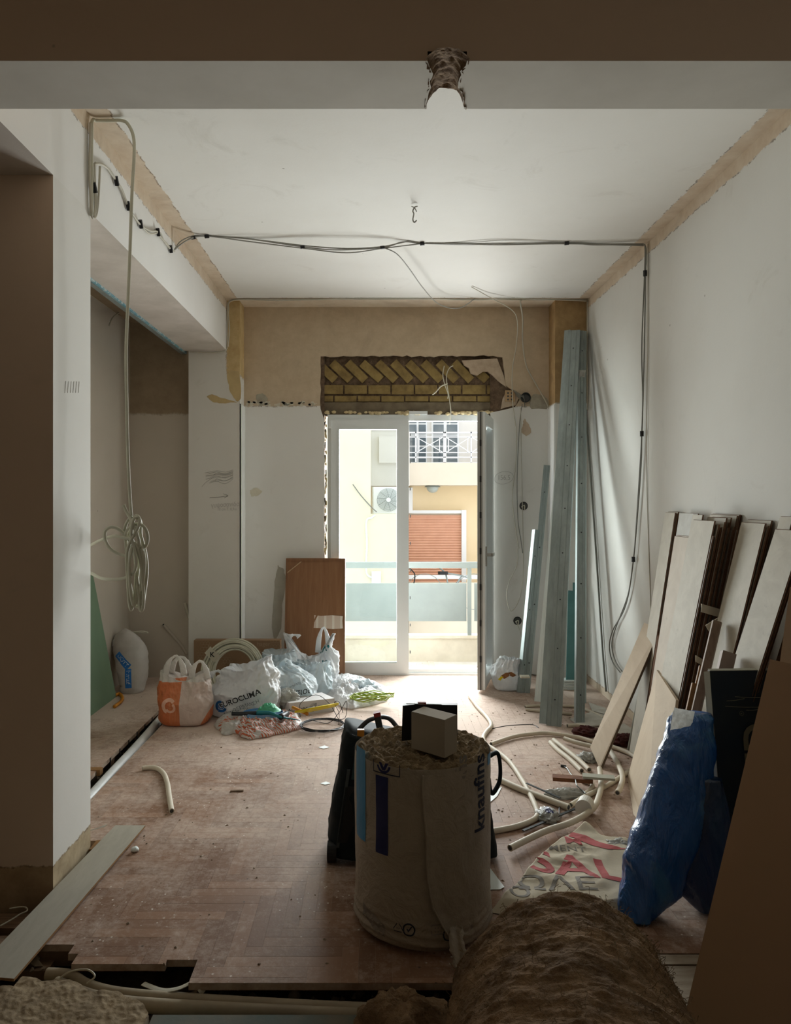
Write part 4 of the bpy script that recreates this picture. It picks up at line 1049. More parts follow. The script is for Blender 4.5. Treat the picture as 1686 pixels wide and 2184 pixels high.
def bag(name, label, c, w, d, h, m, seed, ph=0.0, lean=(0, 0), neck=0.75, flat=0.10, crump=0.05, handles=(), handle_lean=0.0, pleat=0.012, group=None, tip=0.0, rot=0.0, nu=170, nv=90, sag=0.0):
    """soft carrier bag: rounded base, bulging body, gathered top with optional handle loops at both ends"""
    c = Vector(c); R = Matrix.Rotation(rot, 3, 'Z')
    def body(s, t):
        a = 2 * math.pi * s; ca, sa = math.cos(a), math.sin(a)
        f = min(1, t / 0.16); rb = math.sqrt(max(0, 1 - (1 - f) ** 2)) * 0.28 + 0.72
        if t < 0.02: rb *= 0.72 + 14 * t
        mid = 1 + 0.10 * math.sin(math.pi * min(1, t * 1.15))
        top = 1 - (1 - neck) * max(0, (t - 0.45) / 0.55) ** 1.5
        sq = 0.62 + 0.25 * t
        x = abs(ca) ** sq * (1 if ca > 0 else -1); y = abs(sa) ** sq * (1 if sa > 0 else -1)
        rim = ph * (abs(ca) ** 2.5) * max(0, (t - 0.6) / 0.4) ** 1.3
        dep = 1 - (1 - flat / 0.10 * 0.45) * max(0, (t - 0.5) / 0.5) ** 1.2
        z = h * t * (1 - tip * (0.5 + 0.5 * ca)) + rim * h - sag * h * math.exp(-(ca * 2.2) ** 2) * t * t
        p = Vector((w / 2 * x * rb * mid * top, d / 2 * y * rb * mid * dep, z))
        q = Vector((p.x, p.y, p.z * 0.7)) + Vector((seed, seed * 2.0, 0))
        k = 1.25 * crump * (crumple(q, 6.0, seed) - 0.35) * min(1, 0.25 + t * 1.4) * min(1, t * 12)
        pl = pleat * math.sin(a * 17 + 5 * nz((s * 3, t * 2, seed), 1.5)) * max(0, (t - 0.35) / 0.65) ** 1.3
        n_ = Vector((ca / max(w, .01), sa / max(d, .01), 0)).normalized()
        p += n_ * (k + pl) + n_ * 0.38 * crump * crumple(Vector((q.x, q.y, q.z * 0.6)), 19, seed + 2) * (0.25 + 0.75 * t)
        p.z += (0.4 * k) * t if t > 0.1 else 0
        p.z = max(0.002, p.z)
        p.x += lean[0] * t * t; p.y += lean[1] * t * t
        return c + R @ p
    g = G(); grid(g, nu, nv, body, wrap=True)
    b0 = G(); ctr = c + Vector((0, 0, 0.003)); i0 = len(g.v); g.v.append(ctr)
    for i in range(nu): g.f.append([i0, (i + 1) % nu, i]); g.m.append(0)
    # loose folded top closing most of the mouth
    top = [g.v[nv * nu + i] for i in range(nu)]; mc = sum(top, Vector((0, 0, 0))) / nu; mc.z = min(v.z for v in top) - 0.02
    i1 = len(g.v)
    for i in range(nu):
        v = top[i].lerp(mc, 0.55); v.z -= 0.03 + 0.02 * nz(v, 20, seed); g.v.append(v)
    for i in range(nu): g.f.append([nv * nu + i, nv * nu + (i + 1) % nu, i1 + (i + 1) % nu, i1 + i]); g.m.append(0)
    i2 = len(g.v); g.v.append(mc - Vector((0, 0, 0.03)))
    for i in range(nu): g.f.append([i1 + i, i1 + (i + 1) % nu, i2]); g.m.append(0)
    root = empty(name, c, label, 'bag', group)
    bo = build('bag_body', g, m, root, smooth=True)
    for (xa, xb, zh, yy) in handles:           # handle loop between two x positions, peak height
        za = max(v.z for v in top if abs((R.inverted() @ (v - c)).x - xa) < 0.06) - 0.03 if any(abs((R.inverted() @ (v - c)).x - xa) < 0.06 for v in top) else c.z + h - .03
        g = G(); pts = []
        for k in range(17):
            u = k / 16; x = xa + (xb - xa) * u; z = za - c.z - 0.01 + (zh - (za - c.z)) * math.sin(math.pi * u) ** 0.55
            pts.append(c + R @ Vector((x + handle_lean * math.sin(math.pi * u), yy + 0.01 * math.sin(u * 7 + seed), z)))
        pts = spline(pts, 3); base = len(g.v)
        tube(g, pts, lambda t: 0.0095 + 0.013 * abs(math.cos(math.pi * t)) ** 4, 12, flat=0.3, up=(0, 1, 0))
        for i in range(len(g.v)): g.v[i] += Vector((0, 0.004, 0.006)) * crumple(g.v[i], 30, seed)
        build('handle', g, m, root, smooth=True)
    return root, bo
def decal(parent, body, name, V, T, m, origin, ux, uy, d=(0, 1, 0), label=None):
    g = G(); fn = projector(body, Vector(origin) - Vector(d) * 0.6, ux, uy, d); mapped(g, V, T, fn)
    if not g.f: print('EMPTY DECAL', name, origin); return None
    o = build(name, g, m, parent)
    if label: o['label'] = label
    return o

# orange bag
B1 = Vector((-1.325, 5.24, 0))
r1, b1 = bag('shopping_bag', 'orange and white striped carrier bag standing upright at the left', B1, 0.335, 0.24, 0.345, M['bag_orange'], 4, ph=0.08, neck=0.93, flat=0.14, crump=0.022, pleat=0.006,
    handles=((-0.13, 0.0, 0.475, -0.03), (-0.11, 0.02, 0.455, 0.05), (0.05, 0.16, 0.44, -0.03)), sag=0.10)
V, T = ring2(0.028, 0.052, 40, 250, 20); V2, T2 = ring2(0.020, 0.036, 200, 420, 20, 0.012, -0.01)
decal(r1, b1, 'spiral_print', V, T, M['ink_pale'], (B1.x - 0.08, B1.y, 0.15), (1, 0, 0), (0, 0, 1)); decal(r1, b1, 'spiral_print', V2, T2, M['ink_pale'], (B1.x - 0.08, B1.y, 0.15), (1, 0, 0), (0, 0, 1))
# EUROCLIMA bag
B2 = Vector((-0.955, 5.46, 0))
r2, b2 = bag('shopping_bag', 'full white carrier bag with black EUROCLIMA print, centre of the pile', B2, 0.47, 0.30, 0.31, M['bag_white'], 11, ph=0.12, neck=0.55, flat=0.16, crump=0.055, pleat=0.006, lean=(0.03, 0.0), handles=((-0.24, -0.14, 0.32, -0.02),), tip=-0.22)
ux, uy = Vector((0.94, 0, 0.34)), Vector((-0.34, 0, 0.94))
V, T = textmesh('EUROCLIMA', 0.056, 0.012, 0.2); decal(r2, b2, 'brand_print', V, T, M['ink_black'], (B2.x + 0.0, B2.y, 0.155), ux, uy)
V, T = textmesh('ΘΕΡΜΑΝΣΗ', 0.034, 0.0, 0.25); decal(r2, b2, 'small_print', V, T, M['ink_grey'], (B2.x + 0.045, B2.y, 0.105), ux, uy)
V, T = textmesh('• ΥΔΡΕΥΣΗ', 0.034, 0.0, 0.25); decal(r2, b2, 'small_print', V, T, M['ink_grey'], (B2.x - 0.03, B2.y, 0.062), Vector((0.98, 0, 0.18)), Vector((-0.18, 0, 0.98)))
V, T = ring2(0.026, 0.044, 60, 330, 20); decal(r2, b2, 'swirl_print', V, T, M['ink_blue'], (B2.x - 0.135, B2.y, 0.095), ux, uy)
V, T = ring2(0.014, 0.021, 90, 380, 16); decal(r2, b2, 'swirl_print', V, T, M['ink_blue'], (B2.x - 0.135, B2.y, 0.095), ux, uy)
# bag behind, reading ΚΑΥ
B3 = Vector((-0.53, 6.14, 0))
r3, b3 = bag('shopping_bag', 'white carrier bag with two raised handles in front of the wooden door', B3, 0.38, 0.22, 0.33, M['bag_white'], 23, ph=0.42, neck=1.0, flat=0.10, crump=0.05, pleat=0.012, handles=((-0.17, -0.09, 0.46, -0.02), (0.06, 0.15, 0.515, 0.0)), sag=0.18)
V, T = textmesh('•KAY', 0.085, 0.015, 0.2); decal(r3, b3, 'teal_print', V, T, M['ink_teal'], (B3.x + 0.07, B3.y, 0.33), Vector((-0.93, 0, -0.35)), Vector((-0.35, 0, 0.93)))
V, T = textmesh('ΙΣ', 0.075, 0.02, 0.2); decal(r3, b3, 'teal_print', V, T, M['ink_teal'], (B3.x + 0.13, B3.y, 0.22), (1, 0, 0), (0, 0, 1))
B4 = Vector((-0.80, 6.02, 0))
r4, b4 = bag('shopping_bag', 'bluish crumpled bag behind, between the cable coil and the upright handles', B4, 0.33, 0.22, 0.33, M['bag_grey'], 31, neck=0.62, flat=0.15, crump=0.06, pleat=0.01)
V, T = textmesh('clim', 0.09, 0.0, 0.2); decal(r4, b4, 'grey_print', V, T, M['ink_grey'], (B4.x - 0.03, B4.y, 0.22), Vector((0.9, 0, 0.42)), Vector((-0.42, 0, 0.9)))
B5 = Vector((-0.665, 5.72, 0.0))
r5, b5 = bag('shopping_bag', 'white carrier bag with slanted black script print, knotted to a peak', B5, 0.40, 0.26, 0.30, M['bag_grey'], 47, neck=0.42, flat=0.13, crump=0.055, pleat=0.016, lean=(-0.09, 0), handles=((-0.05, 0.02, 0.345, 0.0),))
V, T = textmesh('Πολύσιοι', 0.066, 0.006, 0.25); V = [(x + 0.3 * y, y) for x, y in V]; decal(r5, b5, 'script_print', V, T, M['ink_black'], (B5.x + 0.04, B5.y, 0.115), Vector((0.985, 0, 0.17)), Vector((-0.17, 0, 0.985)))
V, T = textmesh('Αγροκτηνίατρος', 0.026, 0.0, 0.3); decal(r5, b5, 'script_print', V, T, M['ink_grey'], (B5.x + 0.05, B5.y, 0.17), Vector((0.9, 0, 0.42)), Vector((-0.42, 0, 0.9)))
B55 = Vector((-0.50, 5.95, 0.0))
r55, b55 = bag('shopping_bag', 'small bluish bag squeezed between the script bag and the blue tray', B55, 0.28, 0.18, 0.27, M['bag_grey'], 53, neck=0.7, flat=0.14, crump=0.05, pleat=0.012)
# bag in the right corner
B8 = Vector((1.085, 6.18, 0))
r8, b8 = bag('shopping_bag', 'small white knotted bag with a torn brown print in the right corner', B8, 0.21, 0.18, 0.25, M['bag_white'], 61, neck=0.5, flat=0.15, crump=0.045, pleat=0.014, lean=(0.02, 0))
M['brown_print'] = mat('torn_brown_paper', (0.28, 0.12, 0.04), (0.20, 0.08, 0.03), 20, 0.8)
V, T = poly2([(-0.07, 0), (-0.03, 0.03), (0.02, 0.035), (0.06, 0.01), (0.03, -0.005), (0.0, 0.01), (-0.04, -0.02)], 3); decal(r8, b8, 'brown_patch', V, T, M['brown_print'], (B8.x - 0.0, B8.y, 0.125), (1, 0, 0), (0, 0, 1))
M['yellow'] = mat('yellow_film', (0.78, 0.62, 0.01), (0.70, 0.55, 0.01), 8, 0.4)
V, T = poly2([(-0.03, -0.01), (0.0, 0.02), (0.015, 0.01), (-0.01, -0.02)], 3); decal(r8, b8, 'yellow_patch', V, T, M['yellow'], (B8.x - 0.06, B8.y, 0.11), (1, 0, 0), (0, 0, 1))

# flattened bags
def flatbag(name, label, P, z, m, seed, amp=0.03, n_=70, group=None):
    """crumpled sheet-like bag lying on the floor inside outline P (pixels)"""
    Q = [fl(a, b) for a, b in P]; c = sum(Q, Vector((0, 0, 0))) / len(Q)
    ring = spline(Q + [Q[0]], 16)[:-1]; N = len(ring)
    def fn(s, t):
        i = int(s * N) % N; e = ring[i]; p = c.lerp(e, math.sin(t * math.pi / 2))
        hgt = z * math.cos(t * math.pi / 2) ** 0.6
        k = crumple((p.x, p.y, seed), 9, seed) + 0.45 * crumple((p.x, p.y, seed), 26, seed + 2)
        q = p + Vector((0.02 * nz(p, 18, seed) * t, 0.02 * nz(p, 18, seed + 1) * t, max(0.004, hgt + amp * max(0, k + 0.15) * (1.1 - t))))
        return q
    g = G(); grid(g, N, 44, fn, wrap=True)
    return tag(build(name, g, m, smooth=True), label, 'bag', group)
flatbag('flattened_bag', 'flattened white bag spread right of the pile under green-yellow wire', [(628, 1488), (640, 1465), (690, 1448), (760, 1450), (815, 1470), (826, 1482), (820, 1497), (780, 1508), (740, 1513), (716, 1500), (690, 1490)], 0.045, M['bag_white'], 5, 0.06)
fb7 = flatbag('flattened_bag', 'flattened white bag with red stripes lying in front of the pile', [(456, 1550), (470, 1533), (500, 1520), (560, 1518), (610, 1522), (640, 1537), (636, 1556), (600, 1566), (545, 1577), (525, 1578), (500, 1566), (478, 1569)], 0.025, M['bag_striped'], 9, 0.065)
# twisted handle of the flattened bag
g = G(); tube(g, spline([fl(486, 1564, 0.02), fl(458, 1556, 0.03), fl(466, 1536, 0.04), fl(500, 1530, 0.05)], 8), lambda t: 0.014 + 0.004 * math.sin(t * 20), 8, flat=0.5)
M['blue_pot'] = mat('blue_plastic_pot', (0.22, 0.42, 0.66), (0.16, 0.34, 0.58), 6, 0.4)
pt = empty('plastic_tub', fl(555, 1560), 'round blue tub with green stuff inside the red-striped flattened bag', 'tub'); c = Vector(pt.location) + Vector((0.0, 0.12, 0.055))
g = G(); grid(g, 36, 10, lambda s, t: c + Vector(((0.135 + 0.01 * math.sin(3 * t)) * math.cos(2 * math.pi * s) * (1 if t < 0.9 else 1), 0.09 * math.sin(2 * math.pi * s), -0.03 + 0.075 * t)), wrap=True)
V, T = ring2(0, 1, n=36); mapped(g, V, T, lambda u, v: c + Vector((u * 0.135, v * 0.09, 0.03))); build('tub_wall', g, M['blue_pot'], pt, smooth=True)
M['green_rag'] = mat('green_film', (0.12, 0.50, 0.28), (0.05, 0.34, 0.18), 14, 0.4)
g = G(); grid(g, 26, 14, lambda s, t: c + Vector((0.04 + 0.085 * math.cos(2 * math.pi * s) * t, 0.065 * math.sin(2 * math.pi * s) * t, 0.040 + 0.05 * (1 - t * t) + 0.02 * crumple((s * 3, t * 3, 2), 2))), wrap=True); build('green_rag', g, M['green_rag'], pt, smooth=True)
M['dark_tool'] = mat('dark_tool_grip', (0.015, 0.02, 0.022), rough=0.4); M['teal_tool'] = mat('teal_tool_body', (0.01, 0.17, 0.20), rough=0.4)
tl = empty('hand_tool', fl(520, 1535), 'long tool with black grip and teal body across the striped bag', 'tool')
g = G(); tube(g, spline([fl(494, 1522, 0.10), fl(520, 1522, 0.10), fl(548, 1521, 0.105)], 6), 0.014, 10); build('grip', g, M['dark_tool'], tl, smooth=True)
g = G(); tube(g, spline([fl(548, 1521, 0.105), fl(575, 1521, 0.11), fl(598, 1529, 0.10), fl(640, 1536, 0.05)], 6), lambda t: 0.015 * (1 - t) + 0.003, 10); build('shaft', g, M['teal_tool'], tl, smooth=True)
g = G(); tube(g, spline([fl(598, 1529, 0.10), fl(612, 1522, 0.08)], 6), 0.02, 10); tag(build('roll_of_tape', g, M['black'], smooth=True), 'small black roll beside the foot of the EUROCLIMA bag', 'tape')
# ACCORDIA box
M['carton_white'] = mat('white_carton', (0.62, 0.60, 0.58), (0.56, 0.54, 0.52), 5, 0.7)
bxr = empty('cardboard_box', fl(617, 1528), 'flat white ACCORDIA carton under the yellow bag', 'box')
p0, p1, p2 = fl(617, 1528), fl(713, 1517), fl(592, 1514)
g = G(); p3 = p1 + p2 - p0; hz = Vector((0, 0, 0.096)); g.add([p0, p1, p3, p2, p0 + hz, p1 + hz, p3 + hz, p2 + hz], BOXF)
build('carton', g, M['carton_white'], bxr)
e = (p1 - p0); L = e.length; e = e / L; nn_ = Vector((e.y, -e.x, 0)) * 0.0012
g = G(); V, T = textmesh('ACCORDIA', 0.030, 0.008, 0.3); V = [(x * 1.25, y) for x, y in V]; mapped(g, V, T, lambda u, v: p0 + nn_ + e * (0.085 + u) + Vector((0, 0, 0.042 + v))); build('brand_print', g, M['ink_black'], bxr)
g = G(); V, T = textmesh('www.accordia.gr', 0.014, 0.0, 0.5); mapped(g, V, T, lambda u, v: p0 + nn_ + e * (0.265 + u) + Vector((0, 0, 0.055 + v))); build('web_print', g, M['ink_grey'], bxr)
g = G()
for k in range(4): tube(g, [p0 + nn_ + e * (0.175 + 0.02 * math.cos(a / 20 * 6.28 + k) * (1 + .2 * k)) + Vector((0, 0, 0.045 + 0.03 * math.sin(a / 20 * 6.28 + k * 1.7))) for a in range(18)], 0.0009, 4)
build('line_drawing', g, M['ink_grey'], bxr)
# orange tool, yellow bag, blue tray, wires
M['orange_tube'] = mat('orange_tube', (0.62, 0.25, 0.02), (0.55, 0.21, 0.015), 5, 0.45)
cable('orange_tube', [fl(624, 1509, 0.11), fl(640, 1516, 0.105), fl(655, 1523, 0.10)], 0.012, M['orange_tube'], label='short orange tube lying on the ACCORDIA carton', cat='tube', seg=10)
g = G(); cc = [(628, 1487, 0.12), (660, 1473, 0.15), (700, 1467, 0.15), (722, 1464, 0.14), (716, 1474, 0.12), (680, 1482, 0.115), (650, 1489, 0.115)]
prism(g, [fl(a, b + (z / 1.55) * 380, z) for a, b, z in cc], (0, 0, -0.012)); tag(build('yellow_bag', g, M['yellow']), 'bright yellow plastic folded flat on top of the carton', 'bag')
g = G(); cable('black_marker', [fl(650, 1514, 0.125), fl(670, 1510, 0.125)], 0.010, M['black'], label='small black piece lying on the yellow plastic', cat='tool', seg=10)
M['tray_blue'] = mat('blue_tray_plastic', (0.005, 0.19, 0.55), (0.01, 0.24, 0.60), 20, 0.35)
tc_ = fl(692, 1476) + Vector((0, 0.1, 0)); tr_ = empty('paint_tray', tc_, 'bright blue plastic tray tipped up right of the script bag', 'tray')
Rr = Matrix.Rotation(math.radians(-8), 3, 'Y') @ Matrix.Rotation(math.radians(20), 3, 'X')
g = G(); obox(g, tc_ + Vector((0, 0, 0.10)), (0.155, 0.11, 0.006), Rr)
for sgn in (-1, 1):
    obox(g, tc_ + Vector((0, 0, 0.10)) + Rr @ Vector((0.075 * sgn, 0, 0.02)), (0.006, 0.11, 0.04), Rr); obox(g, tc_ + Vector((0, 0, 0.10)) + Rr @ Vector((0, 0.053 * sgn, 0.02)), (0.155, 0.006, 0.04), Rr)
obox(g, tc_ + Vector((0, 0, 0.05)), (0.13, 0.09, 0.09), Rr); build('tray_body', g, M['tray_blue'], tr_)
M['wire_yg'] = mat('green_yellow_wire', (0.50, 0.55, 0.08), (0.22, 0.36, 0.05), 60, 0.45, stretch=(1, 1, 1))
g = G(); random.seed(3)
cc = fl(790, 1490, 0.06)
for k in range(9):
    a0 = 0.13 + random.random() * 0.03; b_ = 0.055 + random.random() * 0.02
    tube(g, [cc + Vector((a0 * math.cos(i / 24 * 6.283) + 0.006 * k - .02, b_ * math.sin(i / 24 * 6.283), 0.01 * math.sin(i + k) + k * 0.004)) for i in range(25)], 0.004, 5)
tag(build('wire_coil', g, M['wire_yg'], smooth=True), 'green and yellow striped wire coil on the flattened white bag', 'wire coil')
g = G()
for k in range(7):
    ra = 0.148 + 0.012 * nz((k, 0, 0), 2.3); c2 = fl(688, 1546, 0.006 + k * 0.004) + Vector((0.006 * nz((k, 3, 0), 1.7), 0.01 * nz((k, 7, 0), 1.3), 0))
    tube(g, [c2 + Vector((ra * math.cos(i / 30 * 6.283), (ra * 0.95) * math.sin(i / 30 * 6.283), 0.006 * math.sin(3 * i / 30 * 6.283 + k))) for i in range(31)], 0.0028, 5)
for pts in (((640, 1530, .03), (640, 1500, .22), (672, 1482, .30), (700, 1500, .26), (722, 1540, .10), (725, 1556, .01)), ((668, 1537, .12), (700, 1552, .03), (722, 1520, .2), (738, 1495, .24), (735, 1530, .1), (715, 1545, .04)), ((722, 1548, .02), (722, 1520, .15), (712, 1500, .2), (722, 1497, .2), (730, 1520, .12))):
    tube(g, spline([fl(a, b + z * 150, 0) + Vector((0, 0, z)) if False else Vector((fl(a, 1545).x, 5.2 + 0.02 * i, max(0.004, H - (b - CY) * (5.2 + 0.02 * i) / F))) for i, (a, b, z) in enumerate(pts)], 8), 0.0022, 5)
tag(build('wire_coil', g, M['black'], smooth=True), 'loose black wire coil on the floor with springy ends sticking up', 'wire coil')
# crumpled coloured films at the right of the pile
M['film_pink'] = plastic_film('pink_printed_film', (0.80, 0.55, 0.50), (0.82, 0.80, 0.80), 16, 0.3, 0.3)
def wad(name, label, c, r, m, seed, sq=(1, 1, 0.7), cat='plastic wrap', n_=64, amp=0.55, zmin=0.002):
    c = Vector(c)
    def fn(s, t):
        a, b = 2 * math.pi * s, math.pi * t
        v = Vector((math.cos(a) * math.sin(b), math.sin(a) * math.sin(b), math.cos(b)))
        k = 1 + amp * (crumple(v, 1.5, seed) - 0.3) + 0.35 * amp * (crumple(v, 5.5, seed + 1) - 0.3)
        p = Vector((v.x * sq[0], v.y * sq[1], v.z * sq[2])) * r * k; q = c + p; q.z = max(zmin, q.z); return q
    g = G(); grid(g, n_, n_ // 2, fn, wrap=True); return tag(build(name, g, m, smooth=True), label, cat)
wad('film_wad', 'crumpled pink and yellow printed film right of the blue tray', fl(740, 1468, 0.05), 0.055, M['film_pink'], 3)
wad('film_wad', 'crumpled white and blue film at the far right of the bag pile', fl(775, 1468, 0.05), 0.085, M['bag_grey'], 5, (1.3, 1, 0.7))
wad('film_wad', 'crumpled clear film between the script bag and the carton', fl(612, 1490, 0.10), 0.06, M['film'], 7, (1.2, 0.9, 1))
# hose coil, cardboard box behind
M['hose'] = mat('cream_hose', (0.66, 0.64, 0.52), (0.56, 0.54, 0.42), 8, 0.5)
hc = empty('hose_coil', Vector((-1.09, 5.93, 0)), 'coil of cream corrugated conduit standing upright against the flat carton', 'hose coil')
g = G(); random.seed(5)
C0 = at(497, 1432, 6.0)
for k in range(17):
    ra = 0.158 + (k % 6) * 0.0155 + random.uniform(-.003, .003); yo = (k // 6) * 0.02 - 0.02; dx = random.uniform(-.008, .008); dz = random.uniform(-.006, .012)
    tube(g, [C0 + Vector((ra * 1.02 * math.cos(i / 48 * 6.283) + dx, yo + 0.07 * math.sin(i / 48 * 6.283) + 0.006 * math.sin(i * .26 + k), (ra + dz) * math.sin(i / 48 * 6.283))) for i in range(49)], 0.0085, 7)
build('coil', g, M['hose'], hc, smooth=True)
g = G(); tp = C0 + Vector((-0.155, 0.0, 0.145)); dirr = Vector((-0.155, 0, 0.145)).normalized()
V, T = rect2(-0.055, 0.055, -0.035, 0.035, 6, 4); tv = Vector((dirr.z, 0, -dirr.x))
mapped(g, V, T, lambda u, v: tp + dirr * u + tv * v + Vector((0, -0.045 - 0.01 * math.cos(u * 30), 0))); build('tape', g, M['tape_white'], hc)
g = G(); V, T = textmesh('K', 0.055, 0.02, 0.3); mapped(g, V, T, lambda u, v: tp + dirr * v * -1 + tv * u * 1 + Vector((0, -0.062, 0)) if False else tp + Vector((u, -0.060, v))); build('tape_print', g, M['ink_black'], hc)
M['cardboard'] = mat('brown_cardboard', (0.32, 0.20, 0.115), (0.29, 0.18, 0.10), 5, 0.85)
M['card_print'] = mat('pale_cardboard_print', (0.44, 0.33, 0.23), None, rough=0.85)
cbx = empty('cardboard_box', Vector((-1.15, 6.36, 0)), 'wide flat brown cardboard carton standing behind the conduit coil', 'box')
x0_, x1_, z1_ = (413 - CX) * 6.34 / F, (597 - CX) * 6.34 / F, H - (1366 - CY) * 6.34 / F
g = box(x0_, x1_, 6.34, 6.43, 0, z1_); build('carton', g, M['cardboard'], cbx)
for s_, xx, zz, rt_, szz in (('hager', x0_ + 0.13, z1_ - 0.09, 1, 0.05), ('hager', x0_ + 0.59, z1_ - 0.03, 0, 0.05), ('hager', x0_ + 0.31, z1_ - 0.22, 1, 0.045), ('hager', x0_ + 0.62, z1_ - 0.10, 0, 0.07)):
    g = G(); V, T = textmesh(s_, szz, 0, 0.4); mapped(g, V, T, (lambda u, v: Vector((xx - v, 6.338, zz + u))) if rt_ else (lambda u, v: Vector((xx + u, 6.338, zz + v)))); build('lettering', g, M['card_print'], cbx)
for k, (u0, v0) in enumerate(((0.07, -0.07), (0.25, -0.20), (0.66, -0.05), (0.04, -0.16), (0.38, -0.27))):
    g = G()
    for i in range(9):
        V, T = ring2(0.014, 0.0155, n=6); ccx, ccz = x0_ + u0 + (i % 3) * 0.026 + (0.013 if (i // 3) % 2 else 0), z1_ + v0 + (i // 3) * 0.023
        mapped(g, V, T, lambda u, v: Vector((ccx + v, 6.338, ccz + u)))
    o = build('hexagon_print', g, M['card_print'], cbx); o['kind'] = 'stuff'

# cement sack in the alcove
M['sack'] = mat('paper_sack', (0.52, 0.49, 0.45), (0.44, 0.41, 0.37), 5, 0.8, bump=0.3, bscale=12)
def sack(t):
    pass
cs = empty('cement_sack', Vector((-1.98, 6.12, 0)), 'bulging grey-white paper sack with blue patches slumped in the alcove', 'sack')
ctr = [(-1.98, 6.10, 0.0), (-1.972, 6.11, 0.06), (-1.98, 6.13, 0.17), (-2.005, 6.16, 0.28), (-2.055, 6.18, 0.37), (-2.095, 6.20, 0.435), (-2.115, 6.21, 0.465)]
wds = [0.085, 0.098, 0.122, 0.138, 0.115, 0.080, 0.05]; dps = [0.09, 0.105, 0.11, 0.11, 0.09, 0.06, 0.02]
ctr = [Vector(a) for a in ctr]
def sk(s, t):
    f = t * 6; i = min(int(f), 5); k = f - i
    P = ctr; a = P[max(0, i - 1)]; b = P[i]; c_ = P[i + 1]; d_ = P[min(6, i + 2)]
    c0 = 0.5 * ((2 * b) + (c_ - a) * k + (2 * a - 5 * b + 4 * c_ - d_) * k * k + (3 * b - a - 3 * c_ + d_) * k ** 3)
    w = wds[i] + (wds[i + 1] - wds[i]) * k; d = dps[i] + (dps[i + 1] - dps[i]) * k
    tg = (P[i + 1] - P[i]).normalized(); u = Vector((tg.z, 0, -tg.x)); an = 2 * math.pi * s
    p = c0 + u * w * abs(math.cos(an)) ** 0.8 * (1 if math.cos(an) > 0 else -1) + Vector((0, 1, 0)) * d * math.sin(an)
    p += (p - c0).normalized() * 0.010 * crumple((p.x, p.y, p.z * 2.2), 6, 3); p.z = max(0.002, p.z); p.x = max(p.x, -2.152); return p
g = G(); grid(g, 60, 40, sk, wrap=True); g.f.append(list(range(60))[::-1]); g.m.append(0)
sb = build('sack_body', g, M['sack'], cs, smooth=True)
g = G(); grid(g, 8, 4, lambda s, t: Vector((-2.16 + 0.10 * s + 0.01, 6.13 + 0.02 * t, 0.36 + 0.05 * s + 0.05 * t))); build('sack_flap', g, M['sack'], cs)
R1 = Matrix.Rotation(math.radians(-38), 2)
def rot2(V, a): 
    c_, s_ = math.cos(math.radians(a)), math.sin(math.radians(a)); return [(x * c_ - y * s_, x * s_ + y * c_) for x, y in V]
M['ink_light'] = mat('pale_blue_print', (0.55, 0.62, 0.66), rough=0.6)
V, T = rect2(-0.075, 0.075, -0.028, 0.028, 8, 4); decal(cs, sb, 'blue_patch', rot2(V, -42), T, M['ink_blue'], (-2.035, 6.0, 0.26), (1, 0, 0), (0, 0, 1))
V, T = rect2(-0.026, 0.026, -0.075, 0.075, 4, 8); decal(cs, sb, 'blue_patch', rot2(V, 4), T, M['ink_blue'], (-1.978, 6.0, 0.125), (1, 0, 0), (0, 0, 1))
V, T = textmesh('UOTT', 0.045, 0.01, 0.3); decal(cs, sb, 'white_lettering', rot2(V, -42), T, M['ink_light'], (-2.035, 5.998, 0.26), (1, 0, 0), (0, 0, 1), label='pale letters on the blue patch')
V, T = textmesh('knauf', 0.05, 0.01, 0.3); decal(cs, sb, 'white_lettering', rot2(V, -86), T, M['ink_light'], (-1.978, 5.998, 0.135), (1, 0, 0), (0, 0, 1))
# green plasterboard leaning in the alcove
M['green_board'] = mat('green_plasterboard', (0.175, 0.26, 0.165), (0.155, 0.235, 0.15), 3, 0.85)
quad = [(-2.046, 5.93, 0), (-2.13, 5.66, 1.0), (-2.14, 4.4, 1.25), (-2.05, 4.4, 0)]
g = G(); P = [Vector(p) for p in quad]; prism(g, P, (-0.012, 0, 0)); tag(build('green_plasterboard', g, M['green_board']), 'green moisture-resistant plasterboard sheet leaning behind the pillar', 'board')
cable('orange_pipe', [fl(246, 1483, 0.014), fl(255, 1480, 0.014), fl(261, 1489, 0.014), fl(256, 1498, 0.014), fl(244, 1507, 0.014)], 0.013, M['orange_tube'], label='short bent orange pipe at the foot of the green plasterboard', cat='pipe', seg=12)
# wires and conduits on the alcove wall
M['cream_wire'] = mat('cream_cable', (0.66, 0.63, 0.52), (0.58, 0.55, 0.44), 8, 0.5)
cable('wall_wire', [at(262, 1354, 6.45), at(275, 1354, 6.40), at(290, 1350, 6.38), at(314, 1350, 6.38), at(306, 1347, 6.38), at(288, 1348, 6.38), at(272, 1352, 6.4)], 0.007, M['cream_wire'], label='loop of pale wires sticking out of the alcove wall above the sack', cat='wire')
cable('embedded_conduit', [at(349, 1333, 6.572), at(368, 1355, 6.575), at(386, 1376, 6.578), at(398, 1396, 6.584)], 0.013, M['alcove'], label='plastered-in conduit end running diagonally on the alcove back wall', cat='conduit', seg=10)
g = G(); tube(g, [at(348, 1332, 6.565), at(349, 1333, 6.57)], 0.008, 10); tag(build('conduit_mouth', g, M['black']), 'dark open mouth of the alcove wall conduit', 'conduit')
cable('embedded_conduit', [at(394, 1286, 6.55), at(399, 1305, 6.56), at(406, 1326, 6.57)], 0.013, M['cream_wire'], label='short pale conduit slanting at the edge of the alcove by the column', cat='conduit', seg=10)
